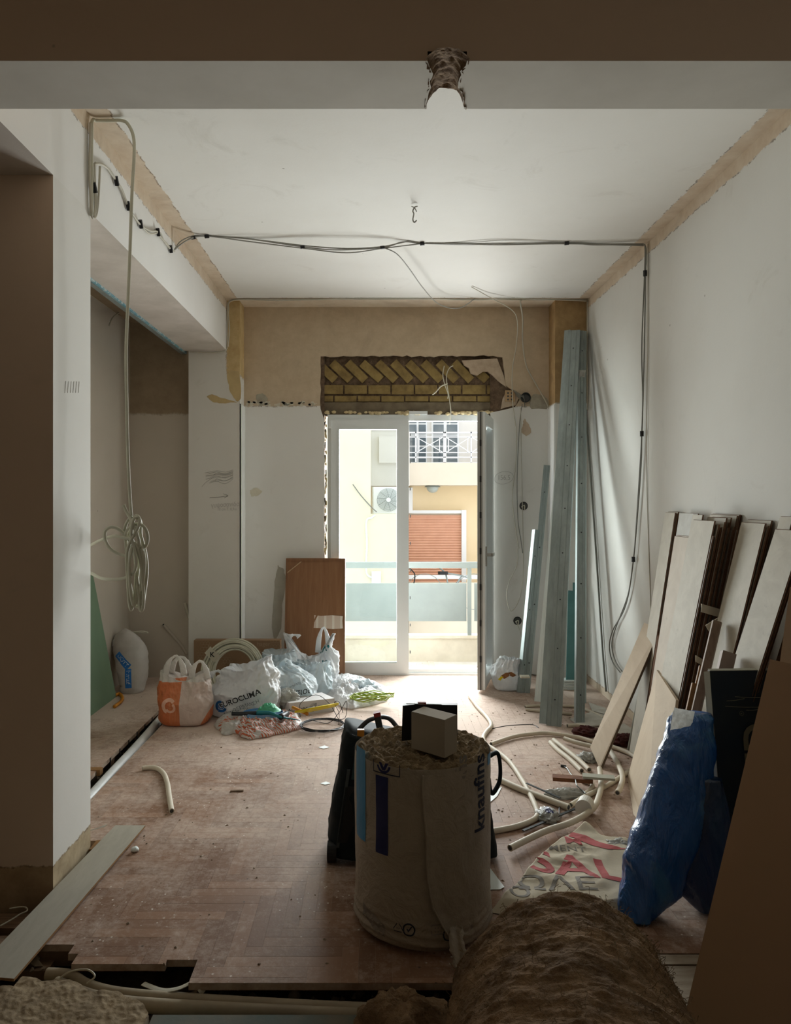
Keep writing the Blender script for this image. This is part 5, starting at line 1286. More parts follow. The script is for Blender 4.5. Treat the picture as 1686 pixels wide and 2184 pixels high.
# wooden door leaf leaning by the balcony door
M['door_wood'] = wood('varnished_door_wood', (0.31, 0.155, 0.075), (0.25, 0.12, 0.055), 0.45)
M['door_frame_wood'] = wood('darker_door_edge', (0.27, 0.13, 0.06), (0.20, 0.095, 0.045), 0.45)
dl = empty('wooden_door', Vector((-0.52, 6.40, 0)), 'reddish brown cupboard door leaning between the wall and the balcony door', 'door')
TLd, TRd = at(610, 1191, 6.60), at(736, 1191, 6.56); BLd, BRd = at(605, 1452, 6.42), at(735, 1452, 6.40); BLd.z = BRd.z = 0.0
def dq(u, v, o=0.0): 
    p = BLd.lerp(BRd, u).lerp(TLd.lerp(TRd, u), v); return p + Vector((0, -o, 0))
g = G(); g.add([dq(0, 0), dq(1, 0), dq(1, 1), dq(0, 1)] + [p + Vector((0, 0.03, 0)) for p in (dq(0, 0), dq(1, 0), dq(1, 1), dq(0, 1))], BOXF); build('panel', g, M['door_wood'], dl)
def strip(g, a, b, w, o=0.008, th=0.008):
    pa, pb = dq(*a), dq(*b); dd = (pb - pa).normalized(); nn2 = Vector((0, -1, 0)); sd2 = dd.cross(nn2).normalized() * w / 2
    q = [pa - sd2, pb - sd2, pb + sd2, pa + sd2]; g.add([p + nn2 * 0.0005 for p in q] + [p + nn2 * th for p in q], BOXF)
g = G(); strip(g, (0.012, 0), (0.012, 1), 0.014); strip(g, (0, 0.985), (1, 0.985), 0.022); strip(g, (0.99, 0), (0.99, 1), 0.010); build('border_strip', g, M['door_frame_wood'], dl)
M['pale_strip'] = mat('bare_pale_strip', (0.52, 0.36, 0.21), None, rough=0.7)
g = G(); strip(g, (0.02, 0.88), (0.26, 0.975), 0.008, th=0.006); build('diagonal_strip', g, M['pale_strip'], dl)
n = NT('torn_paper_label'); v = n.obj(); x = n.N.new('ShaderNodeSeparateXYZ'); n.L.new(v, x.inputs[0]); st = n.step(n.math('SINE', n.math('MULTIPLY', x.outputs[0], 90.0)), 0.6, 0.1); n.col(n.mix(st, (0.66, 0.53, 0.42), (0.80, 0.72, 0.62))); n.rough(0.8)
g = G(); prism(g, [dq(u, v, 0.004) for u, v in ((0.485, 0.535), (0.60, 0.53), (0.78, 0.535), (0.965, 0.53), (0.955, 0.49), (0.97, 0.43), (0.80, 0.425), (0.62, 0.43), (0.48, 0.432), (0.49, 0.48))], (0, -0.001, 0)); build('paper_label', g, n.mat, dl)
# ================================================================ FOREGROUND
# ---- standing roll of mineral wool
RC, RR, RH = Vector((0.176, 2.80, 0)), 0.249, 0.643
kr = empty('insulation_roll', RC, 'large standing roll of mineral wool wrapped in printed white film', 'insulation roll')
M['wrap'] = plastic_film('printed_roll_film', (0.48, 0.42, 0.335), (0.42, 0.365, 0.29), 3, 0.45, 0.10)
M['wool'] = mat('mineral_wool', (0.36, 0.265, 0.15), (0.17, 0.115, 0.06), 30, 0.95, bump=1.0, bscale=90, bdist=0.012)
def rad(th, z):
    r = RR + 0.004 * nz((math.cos(th) * 2, math.sin(th) * 2, z * 3), 1.0, 2) + 0.0025 * crumple((math.cos(th), math.sin(th), z * 2), 3.0, 4)
    if z < 0.14:                                    # gathered film at the foot
        k = (0.14 - z) / 0.14
        r += 0.006 * math.sin(z * 210 + 3 * math.sin(th * 2)) * k - 0.035 * max(0, (0.03 - z) / 0.03)
        r += 0.004 * k
    return r
def cyl(th, z, o=0.0):
    r = rad(th, z) + o; return RC + Vector((r * math.sin(th), -r * math.cos(th), z))
g = G(); grid(g, 150, 90, lambda s, t: cyl(2 * math.pi * s, 0.004 + (RH - 0.012) * t), wrap=True)
build('film_wrap', g, M['wrap'], kr, smooth=True)
def top(s, t):
    r = (RR - 0.004) * t; a = 2 * math.pi * s
    p = Vector((r * math.cos(a), r * math.sin(a), 0)); sp = math.sin((r + 0.012 * a / 6.283 * 2) * 190 + 2.5 * nz(p, 9))
    h = 0.006 * sp + 0.014 * nz(p, 22, 1) + 0.012 * nz(p, 55, 2) + 0.006 * nz(p, 120, 3)
    return RC + p + Vector((0, 0, RH - 0.006 + (h if t < 0.97 else h - 0.02 * (t - 0.97) / 0.03)))
g = G(); grid(g, 220, 90, top, wrap=True); build('wool_core', g, M['wool'], kr, smooth=True)
M['roll_navy'] = mat('navy_roll_print', (0.012, 0.018, 0.11), rough=0.5)
M['roll_sky'] = mat('light_blue_roll_print', (0.05, 0.30, 0.60), rough=0.5)
M['roll_black'] = mat('black_roll_print', (0.015, 0.02, 0.045), rough=0.5)
M['roll_faint'] = mat('faint_roll_print', (0.27, 0.245, 0.215), rough=0.6)
def th_of(x):                                       # picture column -> angle on the roll
    k = (x - CX) / F
    # intersection of the sight line with the circle
    a = 1 + k * k; b = -2 * (k * RC.x + RC.y); c = RC.x ** 2 + RC.y ** 2 - RR ** 2
    q = b * b - 4 * a * c
    if q < 0: y = -b / (2 * a)
    else: y = (-b - math.sqrt(q)) / (2 * a)
    return math.atan2(k * y - RC.x, RC.y - y), y
def on_roll(V, T, name, m, x, y, o=0.0015, label=None):
    th, D = th_of(x); z0 = H - (y - CY) * D / F
    g = G(); mapped(g, V, T, lambda u, v: cyl(th + u / RR, z0 + v, o)); ob = build(name, g, m, kr)
    if label: ob['label'] = label
V, T = rect2(-0.027, 0.027, -0.135, 0.135, 6, 16); V = [(x, y - 0.0 * x) for x, y in V]; on_roll(V, T, 'navy_bar_print', M['roll_navy'], 814, 1738)
V, T = rect2(-0.045, 0.030, -0.25, 0.075, 6, 16); on_roll([(x, y) for x, y in V], T, 'sky_blue_bar_print', M['roll_sky'], 771, 1640)
V, T = rect2(-0.02, 0.02, -0.02, 0.02, 4, 4); on_roll(V, T, 'sky_blue_patch', M['roll_sky'], 1040, 1617)
for (x, y, a0, a1, b0_, b1_) in ((821, 1638, -0.052, 0.058, -0.022, -0.018), (821, 1638, -0.052, -0.049, -0.018, 0.02), (821, 1638, 0.055, 0.058, -0.02, 0.02)):
    V, T = rect2(a0, a1, b0_ , b1_, 8, 2); on_roll(V, T, 'label_outline', M['roll_black'], x, y)
V, T = ring2(0.020, 0.028, 185, 355, 20); on_roll(V, T, 'emblem_print', M['roll_navy'], 818, 1632)
V, T = poly2([(-0.02, 0.012), (-0.008, 0.012), (0.0, -0.004), (0.008, 0.012), (0.02, 0.012), (0.006, -0.014), (-0.006, -0.014)], 2); on_roll(V, T, 'emblem_print', M['roll_navy'], 818, 1634)
V, T = textmesh('knaufins', 0.083, 0.02, 0.25); V = [(x * 1.0, y) for x, y in V]; Vr = [(-y, x) for x, y in V]
on_roll(Vr, T, 'brand_lettering', M['roll_black'], 1022, 1690, label='bold dark knaufins lettering running up the roll')
on_roll([(x * 0.8, y * 0.95) for x, y in Vr], T, 'faint_lettering', M['roll_faint'], 985, 1690, label='faint grey lettering showing through the film')
for k, (xx, y0_, y1_) in enumerate(((935, 1640, 1830), (943, 1642, 1835), (972, 1640, 1800))):
    V, T = rect2(-0.0015, 0.0015, -0.13, 0.13, 2, 20); on_roll(V, T, 'faint_stripe', M['roll_faint'], xx, (y0_ + y1_) / 2)
V, T = textmesh('73807', 0.018, 0, 0.4); on_roll([(-y, x) for x, y in V], T, 'small_print', M['roll_faint'], 781, 1742)
# symbols near the foot
V, T = textmesh('PAP', 0.008, 0, 0.5); on_roll(V, T, 'recycling_symbol', M['roll_black'], 849, 1979)
for i in range(3):
    a = i * 2.094 + math.pi / 2; p, q = (0.021 * math.cos(a), 0.019 * math.sin(a)), (0.021 * math.cos(a + 2.094), 0.019 * math.sin(a + 2.094))
    dx, dy = q[0] - p[0], q[1] - p[1]; P_ = [(p[0] + dx * .12 , p[1] + dy * .12), (p[0] + dx * .88, p[1] + dy * .88), (p[0] + dx * .88 + dy * .07, p[1] + dy * .88 - dx * .07), (p[0] + dx * .12 + dy * .07, p[1] + dy * .12 - dx * .07)]
    V, T = poly2(P_, 2); on_roll(V, T, 'recycling_symbol', M['roll_black'], 849, 1978)
for xx, yy in ((872, 1982), (956, 1992)):
    V, T = ring2(0.017, 0.022, n=24); on_roll(V, T, 'round_symbol', M['roll_black'], xx, yy)
    V, T = poly2([(-0.009, 0.0), (-0.002, -0.009), (0.012, 0.012), (0.008, 0.012), (-0.002, -0.003), (-0.006, 0.002)], 1); on_roll(V, T, 'round_symbol', M['roll_black'], xx, yy)
for (a0, a1, c0, c1) in ((-.024, .024, .014, .018), (-.024, .024, -.018, -.014), (-.024, -.021, -.014, .014), (.021, .024, -.014, .014), (-.012, -.009, -.01, .008), (-.002, .001, -.01, .008), (.008, .011, -.01, .008)):
    V, T = rect2(a0, a1, c0, c1, 4, 1); on_roll(V, T, 'box_symbol', M['roll_faint'], 934, 1982)
V, T = rect2(-0.055, 0.055, -0.022, 0.022, 8, 3); on_roll([(x, y + x * -0.35) for x, y in V], T, 'grey_band_print', M['roll_faint'], 795, 1962)
V, T = rect2(-0.035, 0.035, -0.014, 0.014, 8, 3); on_roll([(x, y + x * 0.25) for x, y in V], T, 'grey_band_print', M['roll_faint'], 1000, 1975)
# loose flap of film running down the front right
fp_ = [(903, 1650), (902, 1690), (910, 1780), (912, 1870), (922, 1930), (945, 1975), (965, 2010), (975, 2050)]
cr = []
for a, b in fp_:
    th, D = th_of(a); cr.append((th, H - (b - CY) * D / F))
def flap(s, t):
    f = t * (len(cr) - 1); i = min(int(f), len(cr) - 2); k = f - i
    th = cr[i][0] + (cr[i + 1][0] - cr[i][0]) * k; z = max(0.01, cr[i][1] + (cr[i + 1][1] - cr[i][1]) * k)
    return cyl(th + s * 0.75 * (1 - 0.3 * t), z, 0.006 + 0.010 * math.exp(-(s * 9) ** 2) + 0.004 * nz((s * 4, t * 8, 0), 1.3) - 0.004 * s)
g = G(); grid(g, 24, 60, flap); build('film_flap', g, M['wrap'], kr, smooth=True)
g = G(); tube(g, [flap(0.0, i / 60) + Vector((-0.002, -0.002, 0)) for i in range(61)], 0.0035, 6); build('film_seam', g, M['wrap'], kr, smooth=True)
# trailing film tail at the foot
g = G(); tp = [cyl(th_of(968)[0], 0.10, 0.01), at(975, 2020, 2.5), at(990, 2075, 2.45), at(1010, 2100, 2.42)]
tp = spline(tp, 8); grid(g, 8, len(tp) - 1, lambda s, t: tp[min(len(tp) - 1, int(round(t * (len(tp) - 1))))] + Vector((0.05 * (s - .5) + 0.01 * nz((s * 4, t * 6, 0), 2), -0.01 * math.sin(s * 9), 0)))
build('film_tail', g, M['wrap'], kr, smooth=True)

# ---- small box on the roll
M['kraft'] = mat('grey_beige_carton', (0.40, 0.345, 0.265), (0.37, 0.32, 0.245), 4, 0.85)
sb_ = empty('small_box', (0.21, 2.70, RH + 0.012), 'small plain grey-beige cardboard box standing on the insulation roll', 'box')
z0, z1 = RH + 0.008, RH + 0.139
a_, b_, d_ = Vector((0.242, 2.62, 0)), Vector((0.131, 2.728, 0)), Vector((0.292, 2.687, 0)); c_ = b_ + d_ - a_
g = G(); P = [a_, d_, c_, b_]; g.add([p + Vector((0, 0, z0)) for p in P] + [p + Vector((0, 0, z1)) for p in P], BOXF); build('carton', g, M['kraft'], sb_)
g = G(); m_ = (a_ + b_) / 2; m2 = (c_ + d_) / 2
lid = [a_ * .995 + m_ * 0 , d_, c_, b_]; ctr_ = (a_ + b_ + c_ + d_) / 4
g.add([ctr_ + (p - ctr_) * 0.985 + Vector((0, 0, z1 + 0.0003)) for p in P] + [ctr_ + (p - ctr_) * 0.985 + Vector((0, 0, z1 + 0.0018)) for p in P], BOXF); build('lid_flap', g, M['kraft'], sb_)
# ---- dark flat case behind the box
bc = empty('tool_case', at(912, 1565, 2.84), 'black flat case standing on the roll behind the small box, red corner', 'case')
cz = RH + 0.01
g = G(); prism(g, [Vector((0.098, 2.80, cz)), Vector((0.175, 2.83, cz)), Vector((0.18, 2.83, cz + 0.132)), Vector((0.102, 2.80, cz + 0.132))], (0.004, 0.03, 0)); prism(g, [Vector((0.175, 2.83, cz)), Vector((0.312, 2.86, cz)), Vector((0.312, 2.86, cz + 0.118)), Vector((0.18, 2.83, cz + 0.128))], (0.004, 0.03, 0)); build('case_body', g, M['black'], bc)
M['red'] = mat('dark_red_plastic', (0.30, 0.02, 0.015), rough=0.5)
g = G(); obox(g, (0.175, 2.82, cz + 0.137), (0.03, 0.02, 0.010)); build('red_clip', g, M['red'], bc)
g = G(); tube(g, [Vector((0.115, 2.79, cz + 0.142)), Vector((0.25, 2.83, cz + 0.128))], 0.0015, 5); build('metal_edge', g, M['galv'], bc)

# ---- black tool bag behind the roll
M['bag_cloth'] = mat('black_tool_bag_cloth', (0.010, 0.017, 0.020), (0.006, 0.009, 0.011), 12, 0.75, bump=0.4, bscale=30, spec=0.2)
M['bag_teal'] = mat('dark_teal_cloth', (0.010, 0.045, 0.055), (0.008, 0.03, 0.04), 8, 0.5)
M['strap_grey'] = mat('grey_strap', (0.06, 0.075, 0.08), rough=0.6)
tb = empty('rolling_tool_bag', Vector((0.15, 3.35, 0)), 'dark rolling tool bag standing behind the insulation roll', 'tool bag')
def tbag(s, t):
    a = 2 * math.pi * s; ca, sa = math.cos(a), math.sin(a)
    x = abs(ca) ** 0.35 * (1 if ca > 0 else -1); y = abs(sa) ** 0.35 * (1 if sa > 0 else -1)
    xl = -0.215 + 0.085 * t + (0.025 * (1 - t * 8) if t < .125 else 0); xr = 0.52 - 0.06 * t
    z = 0.03 + 0.40 * t + 0.12 * max(0, (1 - x) / 2) ** 1.6 * t
    p = Vector(((xl + xr) / 2 + (xr - xl) / 2 * x, 3.36 + (0.19 - 0.05 * t) * y, z))
    return p + Vector((x, y, 0)) * 0.014 * crumple(p, 4, 6)
g = G(); grid(g, 90, 40, tbag, wrap=True)
g.f.append(list(range(90))[::-1]); g.m.append(0); g.f.append([40 * 90 + i for i in range(90)]); g.m.append(0)
build('bag_body', g, M['bag_cloth'], tb, smooth=True)
def side(x0, x1, z0, z1, o=0.006): # panel on the front left
    P = [Vector((x0 + 0.085 * z0 * 1.7, 3.185 - o + 0.08 * z0, z0)), Vector((x1 + 0.085 * z0 * 1.7, 3.185 - o + 0.08 * z0, z0)), Vector((x1 + 0.085 * z1 * 1.7, 3.185 - o + 0.08 * z1, z1)), Vector((x0 + 0.085 * z1 * 1.7, 3.185 - o + 0.08 * z1, z1))]
    return P
for (x0, x1, z0, z1, m, nm) in ((-0.155, -0.06, 0.36, 0.48, M['bag_teal'], 'top_panel'), (-0.175, -0.07, 0.10, 0.33, M['black'], 'pocket'), (-0.178, -0.165, 0.08, 0.40, M['strap_grey'], 'strap'), (-0.105, -0.095, 0.06, 0.36, M['strap_grey'], 'strap')):
    g = G(); prism(g, side(x0, x1, z0, z1), (0, -0.008, 0)); build(nm, g, m, tb)
for xx in (-0.185, -0.05):
    g = G(); tube(g, [Vector((xx - 0.02, 3.22, 0.045)), Vector((xx + 0.02, 3.22, 0.045))], 0.044, 20); build('wheel', g, M['black'], tb, smooth=False)
g = G(); tube(g, spline([Vector((-0.07, 3.36, 0.53)), Vector((-0.02, 3.38, 0.565)), Vector((0.06, 3.38, 0.57)), Vector((0.12, 3.36, 0.50))], 8), 0.016, 10, flat=0.5); build('carry_handle', g, M['black'], tb, smooth=True)
g = G(); obox(g, at(808, 1545, 3.3), (0.028, 0.03, 0.11), Matrix.Rotation(math.radians(-12), 3, 'Y')); build('tool_handle', g, M['dark_tool'], tb)
g = G(); obox(g, at(804, 1523, 3.3), (0.030, 0.032, 0.018), Matrix.Rotation(math.radians(-12), 3, 'Y')); build('red_cap', g, M['red'], tb)
g = G(); obox(g, at(769, 1563, 3.25), (0.03, 0.02, 0.03)); build('orange_tab', g, M['orange_tube'], tb)
g = G(); tube(g, spline([at(1044, 1612, 3.2), at(1060, 1606, 3.2), at(1066, 1632, 3.2), at(1064, 1668, 3.2), at(1048, 1692, 3.2), at(1042, 1660, 3.2)], 8), 0.018, 10, flat=0.45); build('side_strap', g, M['bag_cloth'], tb, smooth=True)

# ---- lying roll of mineral wool
WC, WR = Vector((0.462, 1.5, 0.268)), 0.268
lr = empty('mineral_wool_roll', Vector((0.46, 1.7, 0)), 'brown unwrapped mineral wool roll lying in the foreground', 'insulation roll')
M['wool_dark'] = mat('brown_mineral_wool', (0.34, 0.215, 0.115), (0.15, 0.09, 0.046), 9, 0.95, bump=1.0, bscale=70, bdist=0.015, stretch=(1, 1, 1))
def lw(s, t):
    a = 2 * math.pi * s; y = 1.42 + 0.56 * t; u = Vector((math.cos(a), 0, math.sin(a)))
    p = u * WR + Vector((0, y, 0))
    r = WR + 0.014 * nz(p, 5, 1) + 0.012 * crumple((p.x * 1.4, p.y * 3.2 + p.x, p.z * 1.4), 4.5, 2) + 0.004 * nz(p, 34, 3) + 0.0025 * nz(p, 100, 4)
    if t > 0.9: r -= 0.12 * ((t - 0.9) / 0.1) ** 2.2
    yy = y + 0.02 * nz((u.x, u.z, 0), 2.5, 5)
    c = Vector((WC.x + 0.04 * (t - 0.5) - 0.0, 0, WC.z)); q = c + u * r; q.y = yy; q.z = max(0.003, q.z)
    if u.x < 0: q.x -= 0.05 * (-u.x) ** 2 * (1 - t)
    return q
g = G(); grid(g, 260, 160, lw, wrap=True)
build('wool_blanket', g, M['wool_dark'], lr, smooth=True)
g = G(); yy = 1.975
def sp(s, t):
    a = s * 2 * math.pi * 5; r = 0.04 + (WR - 0.10) * s; w_ = 0.02
    return Vector((WC.x + 0.02 + r * math.cos(a), yy - 0.0 + 0.008 * nz((r * 30, a, 0), 1), WC.z + r * math.sin(a))) + Vector((0, 0.012 * math.sin(t * math.pi), 0)) + Vector((math.cos(a), 0, math.sin(a))) * w_ * (t - 0.5) * 1.6
grid(g, 260, 6, sp); V, T = ring2(0, WR - 0.06, n=40); mapped(g, V, T, lambda u, v: Vector((WC.x + 0.02 + u, yy - 0.01, WC.z + v)))
build('rolled_end', g, M['wool_dark'], lr, smooth=True)
g = G(); rnd = random.Random(12)
for i in range(900):
    s = rnd.uniform(0.0, 0.5); t = rnd.uniform(0.02, 0.97)
    if rnd.random() < 0.35: s = rnd.uniform(0.02, 0.22)
    p = lw(s, t); nrm = Vector((math.cos(2 * math.pi * s), 0, math.sin(2 * math.pi * s)))
    tg = Vector((rnd.uniform(-1, 1), rnd.uniform(-1, 1), rnd.uniform(-1, 1))); L_ = rnd.uniform(0.006, 0.022)
    pts = [p - nrm * 0.004, p + nrm * L_ * 0.35 + tg * L_ * 0.35, p + nrm * L_ * 0.45 + tg * L_ * 0.8 + Vector((rnd.uniform(-1, 1), 0, rnd.uniform(-1, 1))) * 0.008, p + nrm * L_ * 0.2 + tg * L_ * 1.1]
    tube(g, spline(pts, 3), 0.0006, 3, cap=False)
fz = build('loose_fibres', g, M['wool'], lr); fz['kind'] = 'stuff'
g = G(); rnd = random.Random(3)
c = Vector((0.075, 2.14, 0))
grid(g, 70, 36, lambda s, t: (lambda v: c + Vector((v.x * 0.145, v.y * 0.12, max(0.0, v.z * 0.14))) * (1 + 0.25 * nz(v, 2.2, 4) + 0.10 * nz(v, 8, 5) + 0.04 * nz(v, 22, 6)))(Vector((math.cos(2 * math.pi * s) * math.sin(math.pi * t), math.sin(2 * math.pi * s) * math.sin(math.pi * t), math.cos(math.pi * t)))), wrap=True)
tag(build('wool_tuft', g, M['wool_dark'], smooth=True), 'dark clump of mineral wool at the bottom edge, left of the lying roll', 'mineral wool')

# ---- cement sack lying flat
M['sack_cloth'] = mat('woven_cream_sack', (0.54, 0.47, 0.34), (0.48, 0.41, 0.29), 4, 0.8, bump=0.3, bscale=60)
M['sack_red'] = mat('red_sack_print', (0.42, 0.045, 0.045), (0.36, 0.05, 0.045), 12, 0.75)
M['sack_grey'] = mat('grey_sack_print', (0.17, 0.15, 0.12), (0.22, 0.19, 0.15), 12, 0.75)
ss = empty('cement_bag', fl(1220, 1840), 'empty cream woven cement sack with red and grey print, lying on the floor', 'sack')
out = [(1043, 1948), (1064, 1926), (1100, 1890), (1147, 1838), (1200, 1795), (1238, 1770), (1256, 1766), (1290, 1790), (1332, 1800), (1352, 1806), (1352, 1930), (1300, 1960), (1150, 1962)]
rg = [fl(a, b) for a, b in out]; c0 = sum(rg, Vector((0, 0, 0))) / len(rg); rg = spline(rg + [rg[0]], 7)[:-1]; N = len(rg)
def sh(x, y):
    return 0.028 + 0.030 * nz((x, y, 0), 4.2, 3) + 0.020 * max(0, crumple((x, y * 1.3, 0), 3.2, 6)) 
def skf(s, t):
    e = rg[int(round(s * N)) % N]; p = c0.lerp(e, t); z = sh(p.x, p.y) * min(1, (1 - t) * 7 + 0.12); return Vector((p.x, p.y, max(0.004, z)))
g = G(); grid(g, N, 40, skf, wrap=True); sko = build('sack_sheet', g, M['sack_cloth'], ss, smooth=True)
g = G(); gc = [fl(1300, 1792), fl(1352, 1797), fl(1356, 1850), fl(1322, 1820)]; 
def onsack(V, T, name, m, x, y, ux, uy, label=None):
    """text centre at a picture point; ux, uy are floor vectors"""
    p = fl(x, y, 0.03); fn = projector(sko, Vector((p.x, p.y, 0.5)), ux, uy, (0, 0, -1), 0.0018); g = G(); mapped(g, V, T, fn)
    if g.f:
        o = build(name, g, m, ss)
        if label: o['label'] = label
ux = Vector((0.96, -0.28, 0)); uy = Vector((0.10, 1.0, 0))
V, T = textmesh('SAL', 0.27, 0.022, 0.12); onsack([(x * 0.90, y * 1.0) for x, y in V], T, 'red_lettering', M['sack_red'], 1226, 1854, ux, uy * 1.0)
V, T = textmesh('OMENT', 0.052, 0.004, 0.2); V = [(x * 1.2, y) for x, y in V]; V = [(x, y) for x, y in V]; onsack(V, T, 'small_lettering', M['sack_grey'], 1196, 1813, Vector((1, -0.03, 0)), uy)
V, T = textmesh('ΙΩΛΕ', 0.135, 0.010, 0.15); onsack([(x * 1.15, y) for x, y in V], T, 'grey_lettering', M['sack_grey'], 1176, 1889, Vector((0.99, -0.12, 0)), uy)
V, T = textmesh('Ο', 0.12, 0.010, 0.15); onsack(V, T, 'grey_lettering', M['sack_grey'], 1108, 1905, Vector((0.99, -0.1, 0)), uy)
V, T = textmesh('M', 0.10, 0.02, 0.15); onsack(V, T, 'red_lettering', M['sack_red'], 1222, 1798, Vector((1, -0.15, 0)), uy)
V, T = poly2([(-0.10, 0.06), (-0.05, 0.10), (0.0, 0.06), (0.06, -0.04), (0.13, -0.10), (0.05, -0.09), (-0.02, -0.02), (-0.06, 0.03)], 4); onsack(V, T, 'red_roof_mark', M['sack_red'], 1258, 1797, (1, 0, 0), (0, 1, 0))
for o_ in ((1350, 1800),):
    wad('film_wad', 'grey crumpled clear film between cement sack and blue pack', fl(1330, 1806, 0.02), 0.06, M['film'], 21, (1.3, 0.8, 0.4))

# ---- long board over the gap at the left
M['grey_board'] = wood('grey_laminate_plank', (0.44, 0.415, 0.345), (0.39, 0.365, 0.30))
P = [fl(310, 1764, 0.012), fl(246, 1764, 0.012), Vector((-1.305, 2.42, 0.012)), Vector((-1.155, 2.40, 0.012))]
g = G(); Q = [p + Vector((0, 0, 0.009)) for p in P]; g.add(P + Q, [(4, 5, 6, 7), (7, 6, 5, 4)][:1], 0); g.add(P + Q, [(3, 2, 1, 0), (0, 1, 5, 4), (1, 2, 6, 5), (2, 3, 7, 6), (3, 0, 4, 7)], 1)
tag(build('laminate_plank', g, [M['grey_board'], M['bare_wood']]), 'long grey laminate plank lying over the floor gap beside the pillar', 'board')
# exposed battens and rubble left of the plank
for k, (y0, y1, zz) in enumerate(((2.80, 2.90, -0.045), (2.68, 2.76, -0.05), (2.56, 2.62, -0.055))):
    g = box(-1.85, -1.12, y0, y1, zz - 0.03, zz); tag(build('floor_batten', g, M['old_wood'], origin=(-1.4, y0, zz)), ['exposed batten nearest the pillar in the open floor', 'middle exposed batten in the open floor left of the plank', 'exposed batten nearest the camera in the open floor at the left'][k], 'batten')
g = G(); bx(g, -1.27, -1.10, 3.33, 3.42, -0.02, 0.003); bx(g, -1.26, -1.10, 3.33, 3.42, -0.045, -0.022); tag(build('wood_offcut', g, M['bare_wood']), 'stub of old floor block at the foot of the pillar beside the plank', 'wood')
g = G(); prism(g, [fl(193, 1772, 0.006), fl(222, 1764, 0.006), fl(228, 1760, 0.010), fl(205, 1768, 0.008)], (0, 0, 0.004)); tag(build('paper_scrap', g, M['steel_white']), 'white sliver of plastic at the foot of the pillar', 'scrap')
M['stone'] = mat('rubble_stone', (0.33, 0.26, 0.18), (0.20, 0.15, 0.10), 8, 0.95, bump=0.6, bscale=30)
def rubble(name, label, n_, region, zf, rmin, rmax, seed, m):
    rnd = random.Random(seed); g = G()
    for i in range(n_):
        p = region(rnd); r = rnd.uniform(rmin, rmax); sc = Vector((rnd.uniform(.7, 1.3), rnd.uniform(.7, 1.3), rnd.uniform(.5, .9))) * r
        ang = rnd.uniform(0, 6.28); R = Matrix.Rotation(ang, 3, 'Z') @ Matrix.Rotation(rnd.uniform(-.5, .5), 3, 'X')
        vs = []; 
        for v in ((1, 0, 0), (-1, 0, 0), (0, 1, 0), (0, -1, 0), (0, 0, 1), (0, 0, -1)):
            q = Vector(v) * rnd.uniform(0.75, 1.2); vs.append(p + Vector((0, 0, zf + r * 0.3)) + R @ Vector((q.x * sc.x, q.y * sc.y, q.z * sc.z)))
        g.add(vs, [(0, 2, 4), (2, 1, 4), (1, 3, 4), (3, 0, 4), (2, 0, 5), (1, 2, 5), (3, 1, 5), (0, 3, 5)])
    return tag(build(name, g, m), label, 'rubble', kind='stuff')
rubble('rubble', 'brown rubble between the pillar foot and the grey plank', 160, lambda r: Vector((r.uniform(-1.28, -1.12), r.uniform(2.55, 3.35), 0)), -0.05, 0.008, 0.024, 1, M['stone'])
rubble('rubble', 'dark rubble and dirt in the open trench along the bottom', 260, lambda r: Vector((r.uniform(-1.5, 0.5), r.uniform(2.25, 2.5), 0)), -0.10, 0.006, 0.026, 2, M['stone'])
rubble('rubble', 'rubble in the narrow trench behind the pillar', 160, lambda r: Vector((r.uniform(-1.68, -1.47), r.uniform(3.4, 5.5), 0)), -0.10, 0.006, 0.02, 3, M['stone'])
# small debris on the floor
rnd = random.Random(8); g = G()
for i in range(420):
    if rnd.random() < 0.55: x, y = rnd.uniform(0.3, 1.6), rnd.uniform(3.0, 5.6)
    else: x, y = rnd.uniform(-1.1, 1.4), rnd.uniform(2.5, 5.8)
    if (x - RC.x) ** 2 + (y - RC.y) ** 2 < 0.08: continue
    r = rnd.uniform(0.002, 0.008) * (1.4 if rnd.random() < .12 else 1); a = rnd.uniform(0, 6.28)
    p = Vector((x, y, 0.0006)); vs = [p + Vector((r * rnd.uniform(.6, 1.4) * math.cos(a + k * 1.57), r * rnd.uniform(.6, 1.4) * math.sin(a + k * 1.57), 0)) for k in range(4)] + [p + Vector((0, 0, r * 0.7))]
    g.add(vs, [(0, 1, 4), (1, 2, 4), (2, 3, 4), (3, 0, 4)], rnd.choice((0, 0, 0, 1)))
tag(build('floor_debris', g, [M['stone'], M['old_wood']]), 'small chips and crumbs scattered over the dusty floor', 'debris', kind='stuff')

# ---- near edge: rough screed, pipes in the trench, blue-grey strip
edge = [(-70, 2110), (30, 2108), (42, 2092), (49, 2088), (75, 2090), (89, 2098), (125, 2098), (150, 2096), (166, 2100), (190, 2120), (225, 2117), (252, 2119), (262, 2126), (270, 2132), (290, 2136), (305, 2144), (312, 2158), (317, 2166)]
E = [fl(a, b, 0.004) for a, b in edge]
poly = E + [Vector((E[-1].x, -2.2, 0.004)), Vector((-3.0, -2.2, 0.004)), Vector((-3.0, 2.36, 0.004))]
g = G(); prism(g, poly, (0, 0, -0.14))
tag(build('floor_rear', g, M['screed'], origin=(-1, 1, 0)), kind='structure')
def scr(s, t):
    x0 = E[0].x; x1 = E[-1].x + 0.0; x = x0 + (x1 - x0) * s
    ye = 2.3
    for a, b in zip(E[:-1], E[1:]):
        if a.x <= x <= b.x + 1e-6: ye = a.y + (b.y - a.y) * (x - a.x) / max(1e-6, b.x - a.x)
    y = ye - 0.003 - 0.55 * t
    return Vector((x, y, 0.004 + 0.005 * nz((x, y, 0), 7) + 0.004 * nz((x, y, 0), 28, 2) + 0.003 * nz((x, y, 0), 70, 3) + 0.010))
